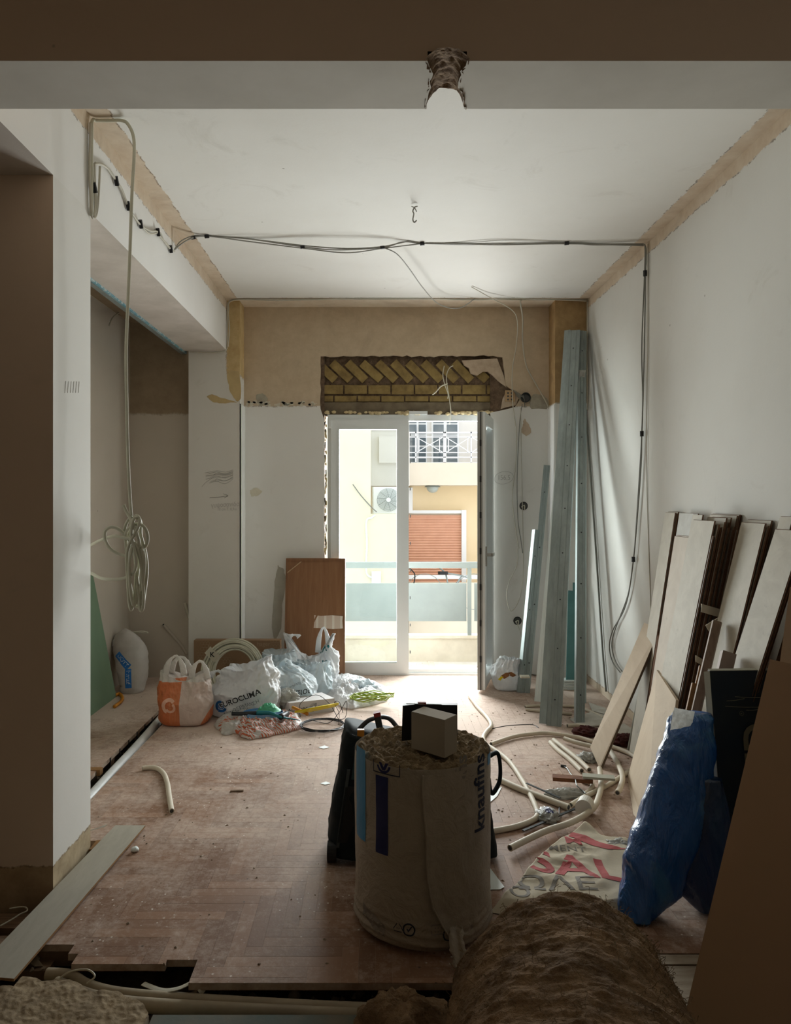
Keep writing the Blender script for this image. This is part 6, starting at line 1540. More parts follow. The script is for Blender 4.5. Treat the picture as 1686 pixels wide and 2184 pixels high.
g = G(); grid(g, 180, 110, scr); tag(build('floor_screed', g, M['screed'], origin=(-1, 2, 0), smooth=True), kind='structure')
M['bluegrey'] = mat('worn_blue_grey_paint', (0.10, 0.13, 0.115), (0.17, 0.15, 0.11), 7, 0.8, bump=0.3)
g = box(E[-1].x + 0.01, 2.05, -2.2, 2.262, -0.14, 0.0); tag(build('floor_near', g, M['bluegrey'], origin=(0.5, 1, 0)), kind='structure')
M['pipe_cream'] = mat('cream_pipe_insulation', (0.68, 0.62, 0.50), (0.60, 0.53, 0.41), 5, 0.6)
M['pipe_dusty'] = mat('dusty_trench_pipe', (0.44, 0.37, 0.26), (0.32, 0.26, 0.18), 6, 0.8)
def pipe(label, pts, r, m=None, zz=None, seg=12, name='pipe', hollow=True):
    P = [fl(p[0], p[1], p[2] if len(p) > 2 else (zz if zz is not None else r)) for p in pts]
    S_ = spline(P, 9); g = G(); tube(g, S_, r, seg, hollow=hollow)
    if hollow:
        for e, n2 in ((S_[0], S_[1]), (S_[-1], S_[-2])):
            tube(g, [e + (n2 - e).normalized() * 0.001, e + (n2 - e).normalized() * 0.03], r * 0.72, seg, mi=1)
            dd = (e - n2).normalized(); u = dd.orthogonal().normalized(); v = dd.cross(u)
            V, T = ring2(r * 0.70, r, n=seg); mapped(g, V, T, lambda a, b: e + u * a + v * b)
    return tag(build(name, g, [m or M['pipe_cream'], M['gasket']], smooth=True), label, 'pipe', None if m else 'cream pipes lying on the floor')
pipe('upper of the two dusty pipes lying in the trench along the bottom', [(100, 2078), (150, 2082), (190, 2104), (270, 2122), (480, 2138), (745, 2152), (900, 2156)], 0.020, M['pipe_dusty'], -0.045)
pipe('lower of the two dusty pipes lying in the trench along the bottom', [(120, 2098), (200, 2128), (285, 2142), (480, 2154), (745, 2166), (900, 2170)], 0.022, M['pipe_dusty'], -0.05)
cable('trench_wire', [fl(128, 2086, -0.03), fl(150, 2072, -0.01), fl(185, 2068, 0.0), fl(202, 2082, 0.0), fl(185, 2098, -0.02)], 0.003, M['cream_wire'], label='loop of pale wire poking out of the trench near the plank', cat='wire')
g = G(); tp = spline([fl(305, 2098, -0.03), fl(345, 2112, -0.03), fl(380, 2108, -0.02), fl(415, 2094, -0.01), fl(434, 2105, -0.02), fl(425, 2118, -0.03)], 8)
tube(g, tp, 0.011, 6, flat=0.2); tag(build('plastic_strap', g, M['cream_wire']), 'curled pale plastic strap in the trench at the bottom', 'strap')
cable('trench_wire', [fl(0, 1975, -0.02), fl(30, 1958, -0.02), fl(42, 1950, -0.02), fl(58, 1942, -0.02), fl(50, 1934, -0.02), fl(20, 1938, -0.02)], 0.003, M['cream_wire'], label='pale wire lying in the open floor at the left edge', cat='wire')
wad('pebble', 'pale stone lying in the trench in the middle of the bottom edge', fl(628, 2126, -0.075), 0.018, M['stone'], 3, (1, 1, 1.2), 'stone', 14, zmin=-0.2)

# ---- pipes in the narrow trench at the left
pipe('white insulated pipe in the left trench, upper one', [(150, 1742, -0.02), (193, 1700, -0.02), (240, 1648, -0.02), (285, 1600, -0.02), (320, 1560, -0.03), (345, 1530, -0.06)], 0.030, mat('white_pipe_sleeve', (0.72, 0.74, 0.74), (0.62, 0.63, 0.62), 9, 0.4))
pipe('second white pipe in the left trench, beside the parquet edge', [(170, 1752, -0.04), (200, 1722, -0.04), (250, 1665, -0.04), (300, 1602, -0.04), (322, 1575, -0.06)], 0.026, mat('grey_pipe_sleeve', (0.56, 0.57, 0.56), (0.46, 0.46, 0.45), 9, 0.45))
g = G()
for a, b in ((222, 1681), (200, 1700), (228, 1672)):
    pass
for i in range(12):
    y = 3.5 + i * 0.17; bx(g, -1.602, -1.596, y, y + 0.012, -0.05, -0.001)
tag(build('trim_7', g, M['black'], origin=(-1.6, 4, 0)), kind='structure')
for k, (a, b, L_) in enumerate(((192, 1640, 0.12), (192, 1655, 0.09))):
    p = fl(a, b, 0.0); g = box(-1.72, -1.72 + L_ + 0.02 * (1 - k), p.y - 0.03, p.y + 0.02, -0.03 - k * 0.0, 0.004); tag(build('wood_offcut', g, M['bare_wood']), ['far short floor block end at the left trench behind the pillar', 'near short floor block end at the left trench behind the pillar'][k], 'wood')

# ---- cream pipes lying about on the right
pipe('cream pipe snaking from the open door leaf past the insulation roll', [(1001, 1485), (1018, 1508), (1040, 1532), (1047, 1548), (1036, 1562), (1030, 1574), (1036, 1588), (1055, 1600), (1087, 1626), (1119, 1674), (1142, 1721), (1145, 1740), (1130, 1752), (1095, 1764), (1042, 1774), (1010, 1778)], 0.0135)
pipe('long cream pipe arching across the floor below the tall studs', [(1047, 1587), (1092, 1572), (1130, 1566), (1167, 1564), (1229, 1572), (1264, 1582), (1309, 1594), (1340, 1606), (1356, 1616)], 0.013, zz=0.016)
pipe('cream pipe ending at the lower left with a square cut, dark mark on it', [(1087, 1809), (1125, 1790), (1167, 1771), (1210, 1757), (1242, 1741), (1266, 1722), (1276, 1700), (1281, 1677), (1280, 1655), (1278, 1639)], 0.0145, zz=0.030)
pipe('straight thick cream pipe running diagonally right of the roll', [(1068, 1664), (1100, 1679), (1150, 1699), (1212, 1722)], 0.0165)
pipe('cream pipe running from the white disc up towards the beige board', [(1217, 1717), (1242, 1702), (1265, 1690), (1291, 1677), (1325, 1656), (1349, 1639), (1362, 1625)], 0.013, zz=0.014)
pipe('left of the two parallel short pipes in the middle of the right floor', [(1173, 1583), (1190, 1600), (1215, 1620), (1240, 1644)], 0.0145)
pipe('right of the two parallel short pipes in the middle of the right floor', [(1180, 1578), (1205, 1598), (1235, 1622), (1256, 1642)], 0.0145)
pipe('short cream pipe end pointing left, just above the paired pipes', [(1203, 1575), (1230, 1584), (1262, 1592), (1290, 1602)], 0.014, zz=0.03)
pipe('cream pipe curving behind the diagonal beige board', [(1209, 1548), (1232, 1547), (1254, 1552), (1268, 1562), (1275, 1572)], 0.0135)
pipe('cream pipe hooking down to an open end right of the beige board', [(1298, 1598), (1312, 1620), (1324, 1645), (1327, 1662), (1322, 1680), (1316, 1691)], 0.0145, zz=0.035)
pipe('pair of thin cream pipe lying far back behind the tall studs, upper', [(1119, 1507), (1150, 1505), (1224, 1507), (1255, 1516), (1286, 1531)], 0.011)
pipe('thin cream pipe lying far back behind the tall studs, lower', [(1121, 1513), (1165, 1518), (1219, 1523)], 0.011)
pipe('short pipe stub under the reddish wood piece', [(1240, 1665), (1262, 1672), (1258, 1684), (1246, 1694)], 0.012)
pipe('bent cream pipe piece lying alone on the open floor at the left', [(303, 1639), (320, 1637), (337, 1640), (350, 1652), (357, 1672), (361, 1700), (366, 1730)], 0.0135)
# cap, bags, wood bits
g = G(); cc = at(1248, 1711, 3.72); cc.z = 0.04
tube(g, [cc + Vector((-0.02, -0.035, 0.0)), cc + Vector((0.012, 0.03, 0.0))], 0.039, 24); tube(g, [cc + Vector((-0.021, -0.037, 0.0)), cc + Vector((-0.018, -0.03, 0.0))], 0.041, 24)
tag(build('plastic_disc', g, mat('off_white_cap', (0.72, 0.70, 0.62), None, rough=0.5)), 'round off-white plastic disc lying among the pipes', 'disc')
bg_ = wad('plastic_bag', 'small clear bag with blue print lying left of the dark strip', fl(1167, 1740, 0.012), 0.052, M['film'], 12, (0.9, 1.25, 0.5), 'bag')
fn = projector(bg_, Vector(bg_.location) + Vector((0, 0, 0.5)), (1, 0, 0), (0, 1, 0), (0, 0, -1), 0.002)
g = G(); V, T = poly2([(-0.02, 0.03), (0.015, 0.035), (0.02, 0.0), (0.025, -0.03), (-0.01, -0.035), (-0.015, 0.0)], 3); mapped(g, [(a, b + 0.0) for a, b in V], T, fn); build('blue_print', g, M['roll_navy'], bg_) if g.f else None
wad('film_wad', 'crumpled clear film at the foot of the diagonal beige board', fl(1252, 1618, 0.01), 0.05, M['film'], 15, (1, 1, 0.6))
wad('film_wad', 'long wrinkled clear film wrapped over pipe ends left of the white disc', fl(1204, 1694, 0.012), 0.055, M['film'], 16, (1.6, 0.7, 0.45))
M['red_wood'] = mat('splintered_red_wood', (0.24, 0.095, 0.035), (0.12, 0.045, 0.02), 10, 0.8, bump=0.6, bscale=40, stretch=(1, 8, 1))
def slat(name, label, a, b, w, h, z, m, cat='wood'):
    p, q = fl(*a, z), fl(*b, z); g = G(); extr(g, [(-w / 2, 0), (w / 2, 0), (w / 2, h), (-w / 2, h)], p, q, (0, 1, 0)); return tag(build(name, g, m), label, cat)
slat('wood_offcut', 'reddish brown splintered wood piece lying across the pipes', (1178, 1662), (1263, 1668), 0.055, 0.02, 0.035, M['red_wood'])
slat('wood_offcut', 'grey-green painted board offcut lying on top of the pipes', (1242, 1657), (1310, 1662), 0.055, 0.012, 0.062, mat('sage_painted_offcut', (0.42, 0.42, 0.34), (0.38, 0.38, 0.31), 5, 0.7), 'board')
slat('dark_strip', 'thin dark strip lying along the straight thick pipe', (1122, 1671), (1194, 1703), 0.012, 0.004, 0.034, M['dark_tool'], 'strip')
slat('dark_strip', 'dark strip lying diagonally below the blue-printed bag', (1115, 1773), (1230, 1724), 0.014, 0.005, 0.01, M['dark_tool'], 'strip')
cable('bent_wire', [fl(1197, 1634), fl(1208, 1638, 0.01), fl(1216, 1650, 0.02), fl(1226, 1662, 0.05), fl(1230, 1676, 0.05), fl(1242, 1686, 0.03), fl(1248, 1692, 0.03)], 0.003, M['galv'], label='bent thin metal wire over the reddish wood piece', cat='wire')
g = G(); obox(g, fl(1201, 1634, 0.006), (0.03, 0.012, 0.012), Matrix.Rotation(-0.5, 3, 'Z')); tag(build('wall_plug', g, M['dark_tool']), 'small dark plug at the end of the bent wire', 'plug')
cable('black_wire', [fl(1043, 1556), fl(1070, 1550), fl(1095, 1547), (fl(1135, 1546)), fl(1148, 1553)], 0.004, M['black'], label='short black wire lying across the floor before the tall studs', cat='wire')
cable('black_wire', [fl(1203, 1714, 0.01), fl(1193, 1722, 0.01), fl(1192, 1736, 0.01), fl(1186, 1746, 0.01)], 0.004, M['black'], label='little kinked black wire left of the white disc', cat='wire')
for pts, lb in ((((1042, 1690), (1058, 1685), (1070, 1678), (1060, 1698), (1044, 1712)), 'white sheet corner behind the roll beside the tool bag'), (((1042, 1848), (1075, 1892), (1066, 1897), (1040, 1898)), 'white paper sheet sticking out right of the insulation roll')):
    g = G(); prism(g, [fl(a, b, 0.003) for a, b in pts], (0, 0, 0.0012)); tag(build('paper_sheet', g, M['steel_white']), lb, 'paper')
for k, (a, b) in enumerate(((690, 1594), (693, 1671))):
    g = G(); prism(g, [fl(a - 11, b, 0.002), fl(a + 2, b - 4, 0.002), fl(a + 12, b, 0.002), fl(a, b + 3, 0.002)], (0, 0, 0.001)); tag(build('paper_scrap', g, M['steel_white']), ['small pale scrap on the floor left of the tool bag', 'tiny pale scrap against the left side of the tool bag'][k], 'paper')
slat('wood_chip', 'dark wood chip lying alone in the middle of the floor', (491, 1688), (519, 1687), 0.015, 0.006, 0.001, M['old_wood'])
wad('paper_scrap', 'small white crumpled scrap near the top of the grey plank', fl(288, 1812, 0.01), 0.014, M['steel_white'], 31, (1, 1, 0.8), 'paper', 12)
M['dark_red'] = mat('dark_red_cloth', (0.10, 0.025, 0.02), (0.05, 0.012, 0.01), 20, 0.9)
wad('dark_wrapping', 'crumpled dark red wrapping under the pipe behind the beige board', fl(1248, 1562, 0.015), 0.055, M['dark_red'], 33, (1.3, 1, 0.6))
wad('dark_wrapping', 'crumpled dark red wrapping at the foot of the grey pipe', fl(1330, 1582, 0.015), 0.06, M['dark_red'], 35, (1.3, 1, 0.7))
M['plaster_sheet'] = mat('broken_plaster_sheet', (0.60, 0.58, 0.52), (0.50, 0.47, 0.40), 14, 0.9, bump=0.4)
for k, (pts, lb) in enumerate(((((1215, 1535), (1262, 1520), (1300, 1530), (1290, 1548), (1240, 1552)), 'pale broken plaster sheet on the floor right of the narrow stud'), (((1285, 1560), (1330, 1545), (1352, 1560), (1330, 1578), (1300, 1580)), 'pale broken plaster sheet between beige board and grey pipe'), (((1255, 1500), (1290, 1512), (1300, 1528), (1262, 1518)), 'pale plaster piece near the floor channel at the wall'))):
    g = G(); prism(g, [fl(a, b, 0.006) for a, b in pts], (0, 0, 0.008)); tag(build('plaster_piece', g, M['plaster_sheet']), lb, 'plaster')
# ================================================================ CABLES ON CEILING AND WALLS
M['ceil_wire'] = mat('grey_white_cable', (0.34, 0.335, 0.30), (0.28, 0.275, 0.245), 8, 0.5)
M['pale_wire'] = mat('pale_plaster_coloured_cable', (0.56, 0.53, 0.44), (0.48, 0.45, 0.37), 8, 0.5)
def pxc(name, label, pts, D, r, m, cat='cable', seg=6, k=8, group=None):
    P = []
    for i, p in enumerate(pts):
        d = p[2] if len(p) > 2 else D
        v = at(p[0], p[1], d); v.z = min(v.z, ZC - r * 1.2); v.x = min(v.x, XR - r * 1.2) if v.y < 6.4 or v.x > 1.7 else v.x
        P.append(v)
    return cable(name, P, r, m, k=k, seg=seg, label=label, cat=cat, group=group)
# bundle crossing the ceiling
bun = empty('cable_bundle', at(880, 515, 4.95), 'bundle of grey cables crossing the ceiling from beam to right wall, taped together', 'cable bundle')
A_ = [(372, 532, 4.72), (385, 515, 4.76), (412, 503, 4.82), (440, 497, 4.86), (520, 508, 4.9), (650, 527, 4.93), (720, 533, 4.95), (815, 528, 4.95), (860, 516, 4.96), (905, 504, 5.0), (1000, 508, 5.0), (1060, 519, 4.97), (1120, 520, 4.97), (1208, 518, 4.98), (1260, 522, 4.98), (1320, 522, 4.98), (1372, 522, 4.97)]
B_ = [(372, 532, 4.72), (390, 518, 4.76), (415, 505, 4.82), (445, 495, 4.86), (540, 500, 4.92), (650, 524, 4.93), (740, 530, 4.95), (815, 526, 4.95), (870, 508, 4.96), (905, 501, 5.0), (1010, 500, 5.02), (1110, 512, 5.0), (1208, 517, 4.98), (1290, 520, 5.0), (1372, 520, 4.97)]
C_ = [(372, 533, 4.73), (400, 512, 4.78), (440, 498, 4.86), (530, 515, 4.88), (650, 530, 4.93), (740, 539, 4.93), (815, 530, 4.95), (905, 506, 5.0), (960, 509, 5.0), (1060, 522, 4.96), (1208, 520, 4.98), (1372, 524, 4.97)]
for P in (A_, B_, C_):
    g = G(); Q = [at(*p) for p in P]
    for q in Q: q.z = min(q.z, ZC - 0.006)
    tube(g, spline(Q, 8), 0.0042, 6); build('cable', g, M['ceil_wire'], bun, smooth=True)
for (a, b, d_) in ((412, 507, 4.82), (441, 497, 4.85), (645, 527, 4.93), (815, 528, 4.95), (900, 505, 4.99), (1208, 518, 4.98)):
    g = G(); c = at(a, b, d_); c.z = min(c.z, ZC - 0.012); tube(g, [c - Vector((0.014, 0, 0.001)), c + Vector((0.014, 0, 0.002))], 0.0115, 10); build('tape', g, M['black'], bun)
# same bundle down the right wall, ending in a loop
RW = [(1374, 522), (1377, 532), (1377, 560), (1376, 583), (1374, 700), (1372, 800), (1368, 925), (1360, 1060), (1350, 1195), (1334, 1290), (1306, 1345), (1299, 1380), (1306, 1412), (1322, 1434)]
RW2 = [(1372, 520), (1375, 530), (1374, 583), (1368, 740), (1370, 850), (1368, 925), (1366, 1000), (1357, 1120), (1350, 1195), (1338, 1270), (1312, 1340), (1304, 1375), (1311, 1408), (1326, 1432)]
bun2 = empty('cable_bundle', onx(1368, 925, 1.79), 'pair of grey cables hanging down the right wall, ending in a long loop', 'cable bundle')
for P in (RW, RW2):
    g = G(); tube(g, spline([onx(a, b, 1.796) for a, b in P], 7), 0.0042, 6); build('cable', g, M['grey_cable'], bun2, smooth=True)
for a, b in ((1375, 583), (1368, 925), (1350, 1193)):
    g = G(); c = onx(a, b, 1.793); tube(g, [c + Vector((0, 0, 0.018)), c - Vector((0, 0, 0.018))], 0.013, 10); build('tape', g, M['black'], bun2)
pxc('wall_cable', 'thin pale cable running straight down the right wall beside the pair', [(1381, 520, 4.99), (1381, 700, 4.98), (1378, 900, 5.0), (1379, 1040, 5.0), (1384, 1180, 4.97), (1388, 1320, 4.93)], 5.0, 0.003, M['pale_wire'])
# cables along the beam face
def onb(x, y, off=0.012):
    X = XL + off; D = X * F / (x - CX); return Vector((X, D, H - (y - CY) * D / F))
for pts, r, lb in (
    (((193, 262), (192, 300), (191, 360), (193, 420), (195, 458), (201, 465), (207, 450), (211, 400), (213, 355)), 0.0055, 'cable running down the beam beside the pillar and looping back up'),
    (((197, 262), (197, 350), (203, 430), (200, 462), (206, 440), (203, 400), (201, 350)), 0.005, 'second cable of the loop on the beam beside the pillar'),
    (((201, 350), (215, 350), (232, 362), (248, 385), (262, 412), (272, 438), (285, 460), (300, 480), (320, 492), (335, 494), (342, 505), (355, 520), (364, 531), (372, 536)), 0.0055, 'cable sagging along the beam face to the ceiling corner'),
    (((203, 347), (222, 352), (240, 375), (258, 400), (268, 425), (276, 445), (290, 468), (302, 482), (316, 497), (330, 498), (341, 496), (350, 515), (362, 530)), 0.0045, 'thinner cable twisted along the beam face beside the sagging one')):
    cable('beam_cable', [onb(a, b, 0.012) for a, b in pts], r, M['pale_wire'], label=lb, cat='cable')
bt = ((201, 400), (248, 386), (273, 439), (300, 478), (337, 495), (364, 531))
for k, (a, b) in enumerate(bt):
    g = G(); c = onb(a, b, 0.014); w = Vector((0, 0.012, -0.018)); tube(g, [c - w, c + w], 0.011, 8)
    tag(build('tape_wrap', g, M['black']), ['first', 'second', 'third', 'fourth', 'fifth', 'sixth'][k] + ' black tape wrap on the beam cables, counted from the pillar', 'tape', 'black tape wraps on the beam cables')
# hanging conduit with the knotted coil
hg = empty('hanging_hose', at(275, 1150, 3.38), 'cream conduit hanging from the ceiling, its end knotted into a coil', 'hose')
M['hose_green'] = mat('cream_green_hose', (0.62, 0.61, 0.49), (0.54, 0.53, 0.42), 8, 0.5)
g = G(); P = [(190, 460, 3.34), (189, 380, 3.34), (189, 290, 3.34), (194, 258, 3.35), (206, 247, 3.37), (235, 248, 3.37), (258, 252, 3.37), (272, 264, 3.37), (284, 290, 3.37), (286, 330, 3.37), (281, 420, 3.37), (277, 540, 3.37), (273, 640, 3.37), (269, 740, 3.37), (270, 860, 3.37), (273, 980, 3.37), (277, 1060, 3.37), (280, 1100, 3.37)]
P = [at(*p) for p in P]
for p in P: p.z = min(p.z, ZC - 0.012); p.x = max(p.x, XL + 0.012)
tube(g, spline(P, 8), 0.0075, 10); build('hose_length', g, M['hose_green'], hg, smooth=True)
g = G()
def hl(pts, r=0.0075):
    tube(g, spline([at(a, b, 3.37 + d * 0.01) for a, b, d in pts], 9), r, 8)
hl([(263, 1077, 0), (272, 1096, 0), (284, 1118, -2), (292, 1140, -3), (296, 1160, -2), (292, 1200, 0), (288, 1260, 1), (283, 1290, 1), (279, 1300, 0), (275, 1280, -1), (272, 1230, -1), (270, 1190, -2), (276, 1160, -3), (292, 1130, -3), (298, 1110, -2), (290, 1100, -1), (280, 1115, 1), (276, 1140, 2), (284, 1160, 2)])
hl([(280, 1100, 0), (268, 1120, 1), (266, 1145, 2), (275, 1165, 2), (292, 1170, 1), (310, 1165, 0), (315, 1145, -1), (308, 1125, -2), (296, 1118, -2), (280, 1122, -1), (268, 1140, 0), (270, 1175, 1), (276, 1240, 2), (286, 1285, 2), (296, 1292, 1), (300, 1250, 0), (304, 1200, -1), (302, 1170, -2)])
hl([(193, 1163, 14), (215, 1152, 8), (240, 1144, 3), (262, 1146, 0), (285, 1156, -2), (296, 1180, -2), (302, 1220, -1), (306, 1270, 0), (304, 1298, 0), (299, 1300, 0), (296, 1270, 0), (290, 1210, 1), (285, 1170, 2), (275, 1150, 1), (255, 1130, 0), (238, 1124, 0), (225, 1132, 0), (224, 1150, 0), (235, 1170, 0), (255, 1182, 0), (272, 1186, -1)])
hl([(193, 1222, 14), (215, 1233, 8), (240, 1236, 3), (265, 1233, 0), (284, 1222, -2), (290, 1200, -3), (286, 1170, -3), (280, 1140, -3), (284, 1110, -3), (292, 1104, -2), (300, 1115, -1), (300, 1140, 0), (310, 1180, 1), (313, 1220, 1), (306, 1280, 1), (302, 1296, 0)])
hl([(283, 1165, -3), (276, 1200, -3), (277, 1250, -2), (283, 1288, -1), (290, 1280, 0), (293, 1230, 1), (298, 1180, 0), (303, 1168, -1), (308, 1200, -1), (303, 1260, 0)])
build('knotted_coil', g, M['hose_green'], hg, smooth=True)
cable('dangling_cable', [at(233, 694, 5.9), at(240, 678, 6.0), at(252, 668, 6.2), at(264, 664, 6.44)], 0.006, M['pale_wire'], label='short cable end poking down behind the beam in the alcove', cat='cable')
# along the back ceiling edge
for k, (pts, r, lb) in enumerate((
    (((483, 742, 6.42), (485, 700, 6.42), (484, 660, 6.42), (490, 642, 6.40), (520, 637, 6.38), (650, 633, 6.38), (800, 631, 6.38), (1000, 629, 6.38), (1100, 628, 6.40), (1150, 634, 6.40), (1245, 636, 6.40), (1256, 650, 6.40), (1257, 760, 6.40), (1252, 800, 6.38)), 0.005, 'cable running along the back edge of the ceiling, upper one'),
    (((486, 740, 6.40), (489, 700, 6.40), (487, 662, 6.40), (500, 640, 6.38), (600, 641, 6.36), (760, 634, 6.36), (900, 637, 6.36), (1010, 640, 6.36), (1090, 632, 6.36), (1200, 640, 6.38), (1250, 642, 6.38)), 0.0045, 'cable running along the back edge of the ceiling, slightly sagging'),
    (((404, 750, 6.40), (440, 752, 6.40), (474, 750, 6.40), (484, 742, 6.42)), 0.006, 'short cable along the top of the left column under the beam'))):
    pxc('ceiling_cable', lb, pts, 6.4, r, M['pale_wire'])
pxc('loose_wire', 'thin wire drooping from the ceiling bundle to the back wall', [(820, 529, 4.95), (845, 541, 5.0), (870, 570, 5.2), (900, 612, 5.6), (930, 645, 6.1), (960, 657, 6.3), (985, 655, 6.33), (1012, 637, 6.36)], 6, 0.004, M['ceil_wire'])
pxc('loose_wire', 'thin wire slanting off the ceiling down to the right of the niche', [(1005, 612, 6.0), (1040, 632, 6.2), (1092, 662, 6.4), (1103, 690, 6.5), (1100, 740, 6.6), (1092, 790, 6.62), (1093, 860, 6.63), (1101, 930, 6.63), (1098, 1000, 6.63), (1092, 1060, 6.63), (1098, 1120, 6.63), (1106, 1170, 6.63)], 6.6, 0.004, M['pale_wire'])
pxc('loose_wire', 'pale cable hanging from the back ceiling edge, curving right to the recess edge', [(1112, 630, 6.4), (1109, 645, 6.4), (1114, 680, 6.5), (1114, 730, 6.6), (1122, 780, 6.62), (1140, 815, 6.63), (1160, 850, 6.63), (1171, 873, 6.63)], 6.6, 0.006, M['pale_wire'])
pxc('loose_wire', 'pale wires dangling inside the brick niche above the door', [(947, 780, 6.60), (944, 800, 6.60), (948, 820, 6.58), (955, 840, 6.58), (954, 850, 6.58)], 6.6, 0.004, M['cream_wire'])
pxc('loose_wire', 'second wire in the brick niche, reaching down to the door frame', [(966, 780, 6.6), (958, 785, 6.6), (952, 800, 6.58), (953, 822, 6.57), (957, 845, 6.57), (961, 880, 6.57), (958, 905, 6.60)], 6.6, 0.004, M['cream_wire'])
pxc('loose_wire', 'frayed pale wire end bending left inside the brick niche', [(954, 818, 6.57), (940, 824, 6.57), (930, 835, 6.57), (922, 842, 6.57)], 6.6, 0.005, M['cream_wire'])
pxc('wall_wire', 'dark wire falling from the round wall box to below the round socket', [(1113, 862, 6.64), (1108, 900, 6.64), (1104, 970, 6.64), (1102, 1040, 6.64), (1104, 1110, 6.64), (1110, 1150, 6.64), (1114, 1180, 6.64)], 6.6, 0.0035, M['grey_cable'])
pxc('wall_wire', 'pale wire looping down the wall right of the door to the lower socket', [(1110, 870, 6.63), (1112, 1000, 6.63), (1114, 1100, 6.63), (1116, 1180, 6.63), (1114, 1240, 6.63), (1108, 1275, 6.63), (1095, 1300, 6.63), (1086, 1300, 6.63), (1080, 1270, 6.63), (1086, 1240, 6.63), (1102, 1205, 6.63), (1104, 1170, 6.63)], 6.6, 0.0035, M['pale_wire'])
pxc('wall_wire', 'thin wire leaving the lower socket down to the knotted white bag', [(1100, 1326, 6.63), (1108, 1345, 6.62), (1113, 1370, 6.6), (1112, 1402, 6.5)], 6.6, 0.003, M['pale_wire'])
pxc('wall_cable', 'cable falling in the right corner beside the tall studs', [(1256, 642, 6.4), (1257, 700, 6.4), (1252, 760, 6.38), (1256, 830, 6.38), (1252, 875, 6.38)], 6.4, 0.006, M['pale_wire'])
# sockets
for k, (a, b, lb) in enumerate(((1116, 1079, 'upper round black socket box in the wall right of the door'), (1103, 1324, 'lower round black socket box in the wall right of the door'))):
    sk_ = empty('socket_box', at(a, b, YB), lb, 'socket box'); c = at(a, b, YB - 0.002)
    g = G(); V, T = ring2(0, 0.034, n=28); mapped(g, V, T, lambda u, v: c + Vector((u, 0, v))); build('opening', g, M['gasket'], sk_)
    g = G(); V, T = ring2(0.031, 0.037, n=28); mapped(g, V, T, lambda u, v: c + Vector((u, -0.002, v))); build('rim', g, M['black'], sk_)
    g = G(); tube(g, spline([c + Vector((-0.02, -0.004, -0.01)), c + Vector((0.004, -0.02, 0.006)), c + Vector((0.006, -0.012, -0.034))], 5), 0.004, 6); build('wire_end', g, M['cream_wire'], sk_, smooth=True)
jb = empty('junction_box', at(1120, 848, YB), 'round black junction box with wires beside the brick niche', 'junction box'); c = at(1120, 848, YB - 0.004)
g = G(); tube(g, [c + Vector((0, -0.02, 0)), c + Vector((0, 0.01, 0))], 0.044, 24, hollow=True); tube(g, [c + Vector((0, -0.02, 0)), c + Vector((0, 0.01, 0))], 0.036, 24, hollow=True); V, T = ring2(0.036, 0.044, n=24); mapped(g, V, T, lambda u, v: c + Vector((u, -0.02, v))); build('ring', g, M['dark_tool'], jb)
g = G(); V, T = ring2(0, 0.037, n=24); mapped(g, V, T, lambda u, v: c + Vector((u, -0.001, v))); build('opening', g, M['gasket'], jb)
g = G()
for k in range(5): tube(g, spline([c + Vector((-0.12 + 0.01 * k, -0.012, 0.07 - 0.012 * k)), c + Vector((-0.06, -0.03, 0.03 - 0.01 * k)), c + Vector((-0.02, -0.015, -0.01 + 0.006 * k)), c + Vector((-0.01, -0.02, -0.05 - 0.01 * k))], 6), 0.0028, 5)
build('wires', g, M['grey_cable'], jb, smooth=True)
M['brick_pink'] = mat('hollow_brick', (0.52, 0.36, 0.20), (0.44, 0.29, 0.16), 14, 0.9)
g = G(); bx(g, px(1077), px(1098), YB + 0.004, YB + 0.05, pz(856), pz(832)); hb = build('hollow_brick', g, M['brick_pink'], wb)
for i in range(2):
    for j in range(3):
        g = G(); V, T = ring2(0, 0.009, n=10); mapped(g, V, T, lambda u, v: Vector((px(1083 + i * 8) + u, YB + 0.003, pz(838 + j * 7) + v))); build('brick_hole', g, M['gasket'], hb)
# ceiling hook
g = G(); tube(g, spline([at(890, 440, 4.35), at(884, 442, 4.35), at(880, 450, 4.35), at(882, 456, 4.35), at(880, 468, 4.34), at(883, 474, 4.34), at(888, 470, 4.34)], 6), 0.004, 6); tube(g, spline([at(877, 440, 4.36), at(884, 444, 4.35), at(888, 452, 4.35)], 5), 0.003, 5)
tag(build('ceiling_hook', g, M['ceil_wire'], smooth=True), 'small wire hook in the middle of the ceiling', 'hook')
# corner cut-outs of the raw strip, pencil marks, patches
M['pencil'] = mat('pencil_mark', (0.45, 0.43, 0.40), None, rough=0.8)
M['pencil_dark'] = mat('dark_pencil_mark', (0.34, 0.32, 0.30), None, rough=0.8)
cl_ = bpy.data.objects['wall_column_left']
def marks(name, parent, strokes, D, r, m, label=None):
    g = G()
    for st_ in strokes: tube(g, spline([at(a, b, D) for a, b in st_], 4), r, 4)
    o = build(name, g, m, parent)
    if label: o['label'] = label
g = G(); V, T = textmesh('γυψοσανίδα', 0.052, -0.004, 0.4); c = at(480, 1077, 6.447); mapped(g, V, T, lambda u, v: c + Vector((u * .8, 0, v + 0.05 * u)))
V, T = textmesh('10 cm T. 0,9m', 0.036, -0.003, 0.4); c2 = at(484, 1086, 6.447); mapped(g, V, T, lambda u, v: c2 + Vector((u * .8, 0, v))); o = build('pencil_note', g, M['pencil'], cl_); o['label'] = 'two lines of faint pencil handwriting'
marks('pencil_arrow', cl_, [[(447, 1061), (470, 1060), (486, 1057)], [(476, 1053), (486, 1057), (478, 1062)]], 6.447, 0.0018, M['pencil_dark'])
random.seed(21)
